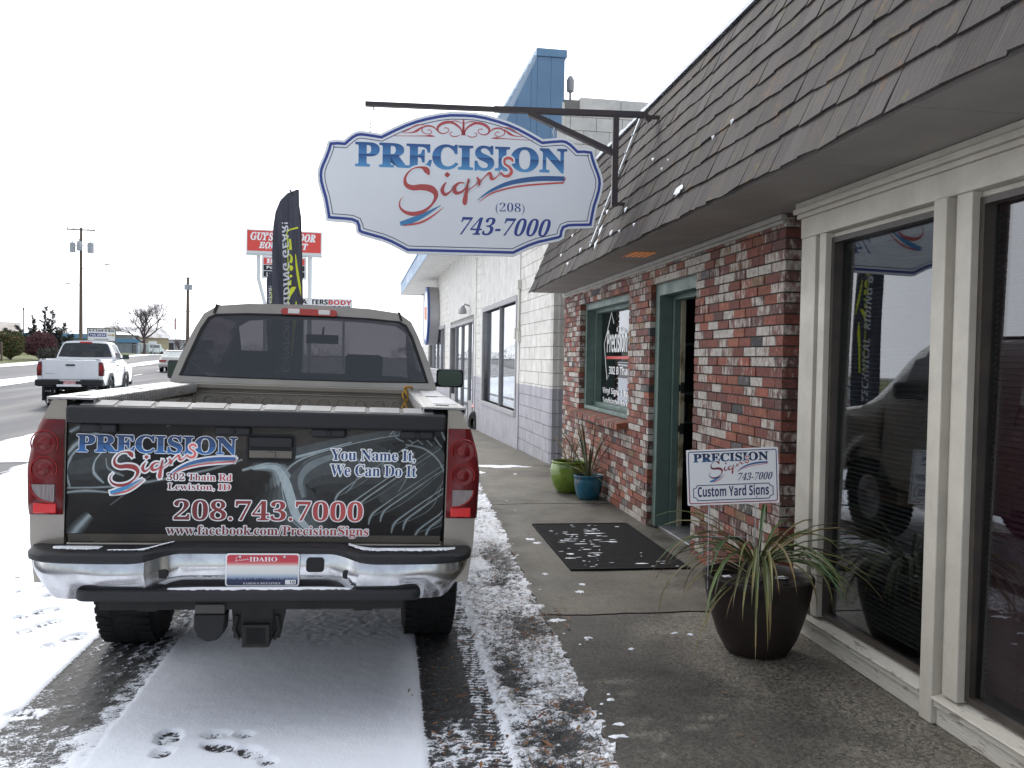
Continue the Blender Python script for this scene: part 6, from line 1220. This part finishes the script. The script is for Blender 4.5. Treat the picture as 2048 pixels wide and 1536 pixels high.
t = lathe_pot('potted_plant', 'lime green swirled pot by the brick wall, left of the blue pot', (2.12, 10.12, .041), [(.13, 0), (.15, .01), (.20, .08), (.228, .18), (.232, .26), (.22, .32), (.21, .34), (.222, .35), (.222, .365), (.205, .37), (.195, .35)], M('lime_glaze', (.16, .24, .025), .25, col2=(.09, .15, .02), vs_=6, coat=.4), .32, .195, swirl=.035)
b = MB(); rs = random.Random(31); straps(b, 14, .33, .03, (.25, .55), (.7, 1.45), (.2, 1.2), (.012, .02), rs, .6); b.build('foliage', m_leaf, t, smooth=50)
t = lathe_pot('potted_plant', 'teal blue pot with stiff upright leaves by the brick wall', (2.225, 9.60, .041), [(.105, 0), (.12, .01), (.145, .08), (.16, .17), (.163, .22), (.16, .24), (.17, .25), (.17, .268), (.158, .272), (.148, .26)], M('teal_glaze', (.015, .12, .19), .2, col2=(.01, .08, .13), vs_=6, coat=.5), .23, .147)
b = MB(); rs = random.Random(33); straps(b, 20, .24, .02, (.45, .78), (.95, 1.5), (.05, .5), (.018, .028), rs, .35, cg=((.10, .11, .05), (.14, .13, .06), (.07, .09, .04))); straps(b, 16, .24, .03, (.25, .45), (.3, 1.0), (.8, 2.0), (.010, .018), rs, .7); b.build('foliage', m_leaf, t, smooth=50)
# yard sign stuck in the brown pot
YS = thing('yard_sign', 'small white yard sign on wire legs standing in the brown pot', 'yard sign', (1.815, 4.44, .42), (0, 0, R(-7))); TL = R(3.0)
def ysf(u, v, l=0): return (u * math.cos(TL) - v * math.sin(TL), -.004 - l, .575 + u * math.sin(TL) + v * math.cos(TL))
def ysb(u, v): p = ysf(u, v); return (p[0], .0, p[2])
HW, HH = .245, .148
b = MB(); b.prism(rrect(-HW, HW, -HH, HH, .004), lambda u, v: ysf(u, v), ysb); b.build('panel', M('corrugated_white', (.80, .80, .81), .45), YS, recalc=True)
b = MB(); rp = rrect(-HW + .008, HW - .008, -HH + .008, HH - .008, .012); band(b, rp, 0, .005, ysf, .0006); b.build('border', RAMPZ('sign_border', [(0, (.35, .02, .05)), (.5, (.06, .03, .12)), (1, (.02, .03, .14))]), YS)
logo(YS, lambda u, v, l=0: ysf(-.208 + u, .082 + v, l), .398, lift=.0007, mp=RAMPZ('yard_blue', [(0, (.03, .12, .28)), (.5, (.012, .03, .08)), (1, (.01, .03, .09))]), ms=RAMPZ('yard_red', [(0, (.10, .015, .03)), (1, (.50, .04, .03))], 'X'))
b = MB(); write(b, '743-7000', (.022, -.022, .205, .018), ysf, 'serif', shear=.28, lift=.0007); write(b, 'Custom Yard Signs', (-.190, -.120, .190, -.048), ysf, 'sans', off=.008, lift=.0007)
P = []
for (cx, cz, sx, sz) in ((.215, -.040, 1, 1), (-.215, -.040, -1, 1), (-.215, -.125, -1, -1), (.215, -.125, 1, -1)):
    q = [(cx - sx * .022, cz), (cx - sx * .018, cz - sz * .010), (cx - sx * .010, cz - sz * .016), (cx, cz - sz * .018)]; P += q[::-1] if sx * sz > 0 else q
band(b, P, 0, .0045, ysf, .0007); b.build('sign_lettering', m_dnavy, YS)
b = MB(); b.tube([(-.12, -.0, -.03), (-.125, 0, .50)], .003, 6); b.tube([(.13, 0, -.03), (.125, 0, .50)], .003, 6); b.tube([(-.125, 0, .25), (.128, 0, .25)], .003, 6); b.build('wire_stake', m_galv, YS)

# ================================================================== DISTANCE
def sight(px, D):          # ground point in the direction of picture column px, D metres ahead
    d = fw + r2 * (px - 1024) / F - u2 * ((705 - 768) / F); p = Vector((0, 0, EYE)) + d * D; return p.x, p.y
def hz(py, D, px=200): # height of picture row py at D metres ahead
    d = fw + r2 * (px - 1024) / F - u2 * ((py - 768) / F); return EYE + d.z * D
m_pw = M('pole_wood', (.15, .115, .085), .9, col2=(.09, .07, .055), vs_=8, stretch=(4, 4, .3)); m_tr = M('transformer_grey', (.36, .39, .41), .5); m_alu = M('lamp_grey', (.35, .36, .37), .5)
def pole(px, D, top, label, arms, cans, lamp=None, group='utility poles along the far side of the road'):
    x, y = sight(px, D); g = gz1(x, y); t = thing('utility_pole', label, 'utility pole', (x, y, g), (0, 0, RA), group); H = hz(top, D, px) - g; k = D / 1750.
    b = MB(); b.tube([(0, 0, -.3), (0, 0, H)], [.20 * D / 90, .12 * D / 90], 10); b.build('pole', m_pw, t, smooth=60)
    for (dz, w) in arms:
        b = MB(); b.box(-w / 2, -.16, H - dz - .06, w / 2, -.05, H - dz + .06); a = b.build('crossarm', m_pw, t); b = MB()
        for q in (-.46, -.25, .25, .46): b.lathe([(.0, .22), (.05, .18), (.035, .1), (.06, .06), (.03, 0)], 8, (q * w, -.1, H - dz + .06))
        b.build('insulator', m_tr, a)
    for (dx, z, r, h) in cans:
        b = MB(); b.lathe([(0, 0), (r, .02), (r, h - .03), (r * .9, h), (0, h + .05)], 14, (dx, -.25, H - z)); b.tube([(dx, -.25, H - z + h), (dx, -.25, H - z + h + .25)], .05, 6); b.bar((0, -.1, H - z + h * .7), (dx, -.2, H - z + h * .7), .07); b.build('transformer', m_tr, t, smooth=40)
    if lamp:
        for (dx, dz, z) in lamp: b = MB(); b.tube([(0, 0, H - z), (dx * .6, 0, H - z + dz * .8), (dx, 0, H - z + dz)], .035, 6); b.hexa([(dx - .1, -.12, H - z + dz - .08), (dx + .6 * (1 if dx > 0 else -1), -.12, H - z + dz - .02), (dx + .6 * (1 if dx > 0 else -1), .12, H - z + dz - .02), (dx - .1, .12, H - z + dz - .08), (dx - .1, -.12, H - z + dz + .08), (dx + .6 * (1 if dx > 0 else -1), -.12, H - z + dz + .04), (dx + .6 * (1 if dx > 0 else -1), .12, H - z + dz + .04), (dx - .1, .12, H - z + dz + .08)]); b.build('lamp_arm', m_alu, t)
    return t
pole(161.5, 90, 456, 'tall wooden utility pole with three grey transformers behind the white pickup', [(.25, 2.7)], [(-.75, 2.6, .28, 1.0), (-.12, 2.4, .24, .95), (.95, 2.6, .32, 1.05)], [(2.4, .5, 4.2), (-.95, .1, 5.9)])
pole(375, 180, 555, 'slimmer farther utility pole with one transformer rising left of the truck mirror', [(.2, 3.0), (7.0, 1.9)], [(-.25, 2.6, .45, 1.1), (.5, 2.6, .45, 1.1)])
# roadside signs
x, y = sight(567, 60); k = 60 / 1750.
t = thing('pole_sign', 'red and white box sign on two white posts behind the tall black flag', 'sign', (x, y, gz1(x, y)), (0, 0, R(4))); g = gz1(x, y)
z0, z1 = hz(511, 60, 567) - g, hz(463, 60, 567) - g; w = 73 * k; m_wf = M('sign_frame_white', (.60, .62, .62), .5)
b = MB(); b.box(-w, -.25, z0, w, .25, z1); b.build('frame', m_wf, t, bevel=.02); b = MB(); b.box(-w + .08, -.262, z0 + .2, w - .08, -.24, z1 - .08); b.build('red_face', M('sign_red', (.62, .06, .045), .4), t)
sgf = lambda u, v, l=0: (u, -.27, v); b = MB(); zm = (z0 + .2 + z1 - .08) / 2
write(b, "GUY'S OUTDOOR", (-w + .3, zm + .05, w - .45, zm + .58), sgf, 'serifi', off=.03); write(b, "EQUIPMENT", (-w + .85, zm - .6, w - .95, zm - .08), sgf, 'serifi', off=.03); b.build('lettering', m_vw, t)
b = MB(); b.tube([(-50 * k, 0, z0), (-50 * k, 0, z0 - 1.6), (-36 * k, 0, z0 - 3.4), (-36 * k, 0, 0)], .13, 8); b.tube([(50 * k, 0, z0), (50 * k, 0, 0)], .15, 8); b.box(-w - .02, -.26, z0 - .06, w + .02, .26, z0 - .01); b.build('post', m_wf, t)
b = MB(); zc1, zc0 = z0 - .12, z0 - 1.62; b.box(-43 * k, -.2, zc0, 43 * k, .2, zc1); cb_ = b.build('lower_cabinet', m_wf, t, bevel=.02)
b = MB(); b.box(-43 * k + .12, -.212, zc1 - .55, 43 * k - .12, -.19, zc1 - .12); b.build('red_strip', MATS['sign_red'], cb_); b = MB(); b.box(-43 * k + .12, -.212, zc1 - .96, 43 * k - .12, -.19, zc1 - .60); b.box(-43 * k + .12, -.212, zc1 - 1.40, 43 * k - .12, -.19, zc1 - 1.02); b.build('dark_strip', m_black, cb_)
b = MB(); f_ = lambda u, v, l=0: (u, -.217, v); write(b, 'HONDA', (-1.15, zc1 - .48, 1.15, zc1 - .18), f_, 'serif', off=.03); write(b, 'Power Equip', (-1.15, zc1 - .92, 1.15, zc1 - .66), f_, 'sans'); write(b, 'Lawn & Garden', (-1.15, zc1 - 1.36, 1.15, zc1 - 1.08), f_, 'sans'); b.build('lettering', m_vw, cb_)
x, y = sight(646, 75); k = 75 / 1750.; g = gz1(x, y); t = thing('board_sign', 'long low white board sign with black and red capitals right of the tall black flag', 'sign', (x, y, g), (0, 0, R(3))); w = 57 * k; z1, z0 = hz(597, 75, 646) - g, hz(616, 75, 646) - g
b = MB(); b.box(-w, -.08, z0 - .25, w, .08, z1); b.build('board', m_vw, t); b = MB(); sg2 = lambda u, v, l=0: (u, -.086, v); zz0 = z1 - .52; write(b, 'MASTERS', (-w + .1, zz0, .35, z1 - .12), sg2, 'sans', off=.02); write(b, 'WORKS', (.1, zz0 - .48, w - .2, zz0 - .10), sg2, 'sans', off=.02); b.build('black_lettering', m_trim, t); b = MB(); write(b, 'BODY', (.42, zz0, w - .1, z1 - .12), sg2, 'sans', off=.02); b.box(-w + .1, -.086, zz0 - .2, 0, -.082, zz0 - .1); b.build('red_lettering', M('lettering_red', (.55, .05, .05), .5), t)
b = MB(); b.tube([(-w * .7, 0, 0), (-w * .7, 0, z0)], .1, 8); b.tube([(w * .7, 0, 0), (w * .7, 0, z0)], .1, 8); b.tube([(w * .2, .1, z1), (w * .2, .1, z1 + 1.4)], .03, 6); b.build('post', m_wf, t)
x, y = sight(203, 108); k = 108 / 1750.; g = gz1(x, y); t = thing('lock_sign', 'white sign in a brown frame on posts behind the white pickup', 'sign', (x, y, g), (0, 0, R(14))); w = 25 * k; z1, z0 = hz(656, 108) - g, hz(681, 108) - g
b = MB(); b.box(-w, -.05, z0, w, .05, z1 - .1); b.build('board', m_vw, t); b = MB(); b.box(-w - .1, -.1, z1 - .12, w + .1, .1, z1); b.box(-w - .1, -.1, -.2, -w, .1, z1 - .12); b.box(w, -.1, -.2, w + .1, .1, z1 - .12); b.build('frame', m_pw, t)
b = MB(); q_ = lambda u, v, l=0: (u, -.056, v); zh = z1 - z0; write(b, 'A-1 Lock & Key', (-w + .1, z0 + zh * .68, w - .1, z0 + zh * .88), q_, 'serif', off=.03); write(b, 'Locksmith', (-w * .5, z0 + .08, w * .5, z0 + .24), q_, 'sans'); b.build('lettering', m_trim, t); b = MB(); b.box(-w + .1, -.056, z0 + zh * .30, w * .35, -.052, z0 + zh * .58); pb = b.build('blue_panel', M('panel_blue', (.02, .03, .22), .5), t); b = MB(); write(b, '746-9834', (-w + .2, z0 + zh * .35, w * .28, z0 + zh * .53), lambda u, v, l=0: (u, -.061, v), 'sans'); b.build('digits', m_vw, pb); b = MB(); b.tube([(w * .45, -.06, z0 + zh * .44), (w * .85, -.06, z0 + zh * .44)], .05, 6); b.lathe([(0, 0), (.13, 0), (.13, .04), (0, .04)], 12, (w * .85, -.09, z0 + zh * .44), 'Y'); b.build('key_emblem', M('key_gold', (.5, .38, .1), .5), t)
# houses and sheds on the left
m_bluegrey = M('blue_grey_siding', (.27, .32, .38), .7, col2=(.22, .27, .33), vs_=.8); m_bluet = M('blue_fascia', (.12, .27, .42), .5); m_roofs = M('snowy_shingle', (.50, .50, .52), .8, col2=(.25, .23, .21), vs_=.7, lo=.45, hi=.6); m_tan = M('tan_siding', (.44, .38, .25), .7, col2=(.38, .33, .22), vs_=.8); m_win = M('far_window', (.04, .05, .06), .15); m_rb = M('brown_roof', (.27, .23, .20), .8, col2=(.4, .38, .36), vs_=.6)
def block(name, label, px0, px1, D, top, mat, roofm, cat='building', depth=9, pitch=0.0, rot=14, fas=None, wins=()):
    x0, y0 = sight(px0, D); x1, y1 = sight(px1, D); w = math.hypot(x1 - x0, y1 - y0); g = gz1((x0 + x1) / 2, (y0 + y1) / 2); H = hz(top, D) - g
    t = thing(name, label, cat, ((x0 + x1) / 2, (y0 + y1) / 2, g), (0, 0, R(rot)))
    b = MB(); b.box(-w / 2, 0, -.5, w / 2, depth, H); b.build('wall', mat, t); b = MB()
    if pitch: b.hexa([(-w / 2 - .5, -.5, H - .05), (w / 2 + .5, -.5, H - .05), (w / 2 + .5, depth + .5, H - .05), (-w / 2 - .5, depth + .5, H - .05), (-w / 2 - .5, depth * .5 - .05, H + pitch), (w / 2 + .5, depth * .5 - .05, H + pitch), (w / 2 + .5, depth * .5 + .05, H + pitch), (-w / 2 - .5, depth * .5 + .05, H + pitch)])
    else: b.box(-w / 2 - .3, -.6, H + .003, w / 2 + .3, depth + .3, H + .25)
    b.build('roof', roofm, t)
    if fas: b = MB(); b.box(-w / 2 - .32, -.64, H - .35, w / 2 + .32, -.61, H + .28); b.build('fascia', fas, t)
    for (a, c, z0, z1) in wins: b = MB(); b.box(-w / 2 + a * w, -.04, z0, -w / 2 + c * w, .02, z1); b.build('window', m_win, t)
    return t
block('low_house', 'pale house with shallow brown roof at the far left edge', -70, 26, 105, 664, M('cream_siding', (.52, .50, .40), .7), m_rb, 'house', 11, 1.2, 22, None, ((.3, .42, .8, 1.8), (.7, .85, .8, 1.8)))
block('blue_shed', 'long blue grey commercial building behind the round burgundy shrub', 22, 172, 122, 672, m_bluegrey, m_roofs, 'building', 12, 0, 12, m_bluet, ((.2, .3, .6, 1.7), (.75, .8, .2, 2.1)))
block('small_shed', 'small blue grey shed with pale blue top left of the bare tree', 234, 274, 140, 680, m_bluegrey, m_roofs, 'shed', 6, 0, 12, m_bluet, ((.72, .9, .1, 1.9),))
block('tan_house', 'tan house with snowy gable roof behind the bare tree', 236, 336, 160, 673, m_tan, m_roofs, 'house', 12, 2.0, 30, None, ((.1, .2, .6, 1.6), (.55, .65, .6, 1.6)))
block('warehouse', 'white roofed warehouse left of the truck cab', 318, 420, 185, 676, M('pale_metal', (.48, .49, .50), .6), m_snowb, 'warehouse', 25, 2.2, 10, None, ((.2, .3, .5, 2.5), (.5, .6, .5, 2.5)))
block('flat_store', 'flat white roofed store behind the lock sign', 150, 262, 150, 668, M('dull_store', (.30, .30, .31), .7), m_snowb, 'building', 14, .6, 12)
# vegetation
m_twig = M('bare_twig', (.115, .085, .085), .9, col2=(.08, .06, .06), vs_=4); m_fol = M('leaf_cluster', (1, 1, 1), .8, col2=(.7, .7, .65), attr='bc', vs_=8)
def bare_tree(label, px, D, h, spread, seed, levels=5, r0=.16, group=None, trunk=.28, dz=0):
    x, y = sight(px, D); t = thing('bare_tree', label, 'tree', (x, y, gz1(x, y) + dz), (0, 0, seed), group); rs = random.Random(seed); bt, bc = MB(), MB()
    def grow(p, d, L, r, lv):
        q = p + d * L * .5 + Vector((rs.uniform(-1, 1), rs.uniform(-1, 1), rs.uniform(-.3, .6))) * L * .06; e = p + d * L
        (bt if lv == levels else bc).tube([p, q, e], [r, r * .85, r * .66], 7 if lv > 3 else (4 if lv > 1 else 3), cap=False)
        if lv <= 0: return
        nk = 7 if lv == levels else (rs.choice([3, 4]) if lv > 2 else rs.choice([4, 5]))
        for k in range(nk):
            ax = d.orthogonal().normalized(); ax.rotate(Matrix.Rotation(rs.uniform(0, 6.283), 3, d)); dd = d.copy(); dd.rotate(Matrix.Rotation(rs.uniform(.28, .85) * spread, 3, ax));
            if lv == levels: az = k * .9 + rs.uniform(-.2, .2); te = (.25, .75, 1.05)[k % 3]; dd = Vector((math.cos(az) * math.sin(te), math.sin(az) * math.sin(te), math.cos(te)))
            dd = (dd + Vector((0, 0, .16))).normalized()
            grow(e if k < 2 else p.lerp(e, rs.uniform(.55, .95)), dd, L * rs.uniform(.55, .84), r * rs.uniform(.42, .62), lv - 1)
    grow(Vector((0, 0, -.1)), Vector((rs.uniform(-.05, .05), 0, 1)).normalized(), h * trunk, r0, levels); bt.build('trunk', m_twig, t, smooth=60); bc.build('crown', m_twig, t); return t
bare_tree('round headed bare tree standing by the pavement left of the truck cab', 288, 132, 7.4, 1.1, 5, 6, .24, trunk=.36)
def leafball(label, name, cat, px, D, rx, rz, cols_, n, seed, group=None, shape=1.0, cz=None, ls=(.06, .12), dz=.25):
    x, y = sight(px, D); t = thing(name, label, cat, (x, y, gz1(x, y) + dz), (0, 0, 0), group); rs = random.Random(seed); b = MB(); cz = cz or rz
    lumps = [(rs.uniform(0, 6.28), rs.uniform(-1.2, 1.4), rs.uniform(.05, .22)) for _ in range(26)]
    for _ in range(n):
        a = rs.uniform(0, 6.283); s = rs.uniform(-1, 1); rr_ = rs.random() ** .25; el = math.asin(s); q = 1.0
        for (la, le, lh) in lumps:
            dd_ = (math.cos(a - la) * math.cos(el - le)); q += lh * max(0, dd_ - .75) * 3 - .006
        X_ = math.cos(a) * math.cos(el) * rx * rr_ * q; Y_ = math.sin(a) * math.cos(el) * rx * rr_ * q; Z_ = max(.02, cz + math.copysign(abs(s) ** shape, s) * rz * rr_ * q); z_ = rs.uniform(*ls); c = rs.choice(cols_); f = rs.uniform(.6, 1.35); c = tuple(v * f for v in c)
        u = Vector((rs.gauss(0, 1), rs.gauss(0, 1), rs.gauss(0, 1))).normalized(); w_ = u.orthogonal().normalized(); P0 = Vector((X_, Y_, Z_)); b.add([P0 - u * z_, P0 - w_ * z_ * .5, P0 + u * z_, P0 + w_ * z_ * .5], [(0, 1, 2, 3)], c)
    b.build('foliage', m_fol, t); b = MB()
    for k in range(7): a = k * .9; b.tube([(0, 0, -.2), (math.cos(a) * rx * .3, math.sin(a) * rx * .3, rz * .7), (math.cos(a) * rx * .6, math.sin(a) * rx * .6, rz * 1.3)], [.06, .04, .01], 5)
    b.build('stem', m_twig, t); return t
k = 74 / 1750.; leafball('clipped green and orange evergreen shrub at the left edge', 'evergreen_shrub', 'shrub', 21, 74, 26 * k, 27 * k, [(.05, .075, .02), (.07, .09, .025), (.035, .05, .018), (.16, .09, .02)], 5200, 1, shape=.8)
k = 78 / 1750.; leafball('round burgundy shrub between the orange tinged shrub and the white pickup', 'burgundy_shrub', 'shrub', 80, 78, 33 * k, 26 * k, [(.10, .025, .035), (.075, .02, .03), (.13, .045, .045), (.06, .03, .03)], 5200, 2, shape=.85)
k = 72 / 1750.; leafball('low dark grey green shrub in front of the burgundy shrub', 'low_shrub', 'shrub', 97, 72, 22 * k, 12 * k, [(.05, .055, .04), (.035, .04, .03), (.08, .07, .055)], 2600, 3)
def conifer(label, px, D, h, w, seed):
    """several leaning leaders, each a ragged spire of upswept sprays"""
    x, y = sight(px, D); t = thing('conifer_tree', label, 'tree', (x, y, gz1(x, y) + .3)); rs = random.Random(seed); bt, bf = MB(), MB()
    for (lx, hh, ln) in ((.25, 1.0, .12), (1.0, .92, .35), (-.55, .80, -.3), (1.9, .66, .6), (-1.3, .58, -.9), (2.6, .42, .9), (-2.1, .52, -1.3), (.6, .7, .1), (-.2, .6, -.1), (1.5, .5, .4), (-2.7, .40, -1.6)):
        H = h * hh; base = Vector((lx * .25, rs.uniform(-.6, .6), 0)); tip = Vector((lx + ln, rs.uniform(-.8, .8), H)); mid = base.lerp(tip, .5) + Vector((lx * .25, 0, -.1 * H)); bt.tube([base, mid, tip], [.13, .09, .02], 6)
        for k in range(26):
            s = .22 + .78 * k / 25.; p = base.lerp(mid, s * 2) if s < .5 else mid.lerp(tip, s * 2 - 1); a = rs.uniform(0, 6.283); L = (1 - s) ** .7 * w * .40 * rs.uniform(.5, 1.25) + .12; d = Vector((math.cos(a), math.sin(a), rs.uniform(.25, .9))).normalized(); bt.tube([p, p + d * L], [.025, .008], 3)
            for _ in range(int(46 * L) + 12):
                r_ = rs.random(); q = p + d * L * r_ + Vector((rs.gauss(0, .07), rs.gauss(0, .07), rs.gauss(0, .05))); u = (d + Vector((rs.gauss(0, .35), rs.gauss(0, .35), rs.gauss(.1, .3)))).normalized() * rs.uniform(.12, .30); v = u.orthogonal().normalized() * rs.uniform(.02, .045); f = rs.uniform(.5, 1.3); bf.add([q - u * .4 - v, q - u * .4 + v, q + u], [(0, 1, 2)], (.028 * f, .038 * f, .026 * f))
    bt.build('trunk', m_twig, t); bf.build('crown', m_fol, t); return t
conifer('dark spreading conifer behind the burgundy shrub', 80, 96, 5.2, 3.9, 8)
bare_tree('small reddish bare tree by the truck mirror, behind the saloon car', 358, 165, 4.0, 1.1, 14, 5, .12)
proto = bare_tree('thin grey bare tree on the left skyline behind the low buildings', 100, 190, 7.0, 1.0, 23, 5, .16, 'thin bare trees on the left skyline')
for px, D, s_, rz_ in ((18, 180, 1.0, 1.), (140, 195, 1.15, 2.), (178, 190, .95, 3.), (200, 200, 1.0, 4.), (216, 190, .8, 5.), (392, 230, 1.2, 2.5), (405, 240, 1.1, .5), (-10, 180, 1.1, 3.3), (120, 210, 1.2, 4.4), (820, 120, .75, 1.4)):
    o = copy_tree(proto); x, y = sight(px, D)
    if px > 700: o['label'] = 'bare tree top between the truck cab and the round drum sign'; del o['group']
    o.location = (x, y, gz1(x, y)); o.rotation_euler = (0, 0, rz_); o.scale = (s_, s_, s_)
# far belt of grey trees that reads as one mass
b = MB(); rs = random.Random(77)
for _ in range(20000):
    px = rs.uniform(-250, 700); D = rs.uniform(260, 330); x, y = sight(px, D); h = 5.0 + 2.2 * math.sin(px * .021) + 1.5 * math.sin(px * .063 + 1); z = 1.1 + h * rs.random() ** 1.9; s_ = rs.uniform(.07, .24); u = Vector((rs.gauss(0, .4), rs.gauss(0, .4), rs.gauss(0, 1))).normalized() * s_ * 1.6; v = u.orthogonal().normalized() * s_ * .35; P0 = Vector((x, y, z)); f = rs.uniform(.7, 1.3); b.add([P0 - u, P0 - v, P0 + u, P0 + v], [(0, 1, 2, 3)], (.17 * f, .16 * f, .17 * f))
kind(b.build('far_tree_belt', m_fol), 'stuff')
# fence, posts, flag pole, small signs, van
x, y = sight(268, 132); t = thing('chain_link_fence', 'grey chain link fence left of the bare tree', 'fence', (x, y, gz1(x, y)), (0, 0, R(8))); b = MB()
for k in range(9): b.tube([(-3.6 + k * .9, 0, 0), (-3.6 + k * .9, 0, 1.6)], .035, 6)
b.build('post', m_alu, t); b = MB(); b.tube([(-3.6, 0, 1.58), (3.6, 0, 1.58)], .03, 6)
b.build('rail', m_alu, t); b = MB()
for k in range(60): b.tube([(-3.6 + k * .12, 0, 0.05), (-3.6 + k * .12 + (.8 if k < 53 else 0), 0, 1.55)], .006, 3); b.tube([(-3.6 + k * .12, 0, 0.05), (-3.6 + k * .12 - (.8 if k > 6 else 0), 0, 1.55)], .006, 3)
b.build('mesh', m_alu, t)
x, y = sight(3, 70); b = MB(); b.box(-.06, -.06, -.2, .06, .06, 1.45); b.box(-.07, -.08, 1.0, .07, -.061, 1.3); o = b.build('marker_post', m_pw); o.location = (x, y, gz1(x, y) + .25); tag(o, 'short wooden post in front of the orange tinged shrub', 'post')
x, y = sight(351, 172); t = thing('flag_pole', 'distant pole with a furled red flag left of the second utility pole', 'flag pole', (x, y, gz1(x, y))); H = hz(630, 172) - gz1(x, y); b = MB(); b.tube([(0, 0, 0), (0, 0, H)], .06, 6); b.build('pole', m_alu, t); b = MB(); b.hexa([(-.25, -.05, H - 2.6), (.1, -.05, H - 2.6), (.1, .05, H - 2.6), (-.25, .05, H - 2.6), (-.2, -.05, H - .4), (.05, -.05, H - .4), (.05, .05, H - .4), (-.2, .05, H - .4)]); b.build('flag', M('faded_red_cloth', (.45, .18, .16), .8), t)
x, y = sight(305, 141); t = thing('small_sign', 'small white board on a post beside the bare tree', 'sign', (x, y, gz1(x, y))); b = MB(); b.box(-.62, -.04, 1.7, .62, .04, 2.25); b.build('board', m_vw, t); b = MB(); b.tube([(0, .06, 0), (0, .06, 2.2)], .05, 6); b.build('post', m_alu, t)
x, y = sight(304, 152); t = thing('parked_van', 'pale green van parked behind the bare tree trunk', 'van', (x, y, gz1(x, y)), (0, 0, R(70))); m_vp = M('pale_green_paint', (.42, .50, .48), .4, coat=.5)
b = MB(); b.prism([(-2.2, .4), (2.3, .4), (2.3, 1.0), (1.7, 1.15), (1.2, 1.85), (-2.1, 1.9), (-2.25, 1.2)], lambda u, v: (u, -.9, v), lambda u, v: (u, .9, v)); b.build('body', m_vp, t, recalc=True, bevel=.08); b = MB(); b.box(-1.9, -.91, 1.2, .9, .91, 1.7); b.build('window', m_win, t)
for xx in (-1.4, 1.5):
    for yy_ in (-.8, .8): b = MB(); b.lathe([(0, -.1), (.34, -.1), (.34, .1), (0, .1)], 16, (xx, yy_, .34), 'Y'); b.build('wheel', m_tyre, t)
x, y = sight(47, 110); b = MB(); b.tube([(0, 0, 0), (0, 0, hz(618, 110) - gz1(x, y))], .07, 6); b.box(-.08, -.08, hz(618, 110) - gz1(x, y) - .3, .08, .08, hz(618, 110) - gz1(x, y)); o = b.build('light_mast', m_pw); o.location = (x, y, gz1(x, y)); tag(o, 'thin distant mast above the dark conifer', 'mast')
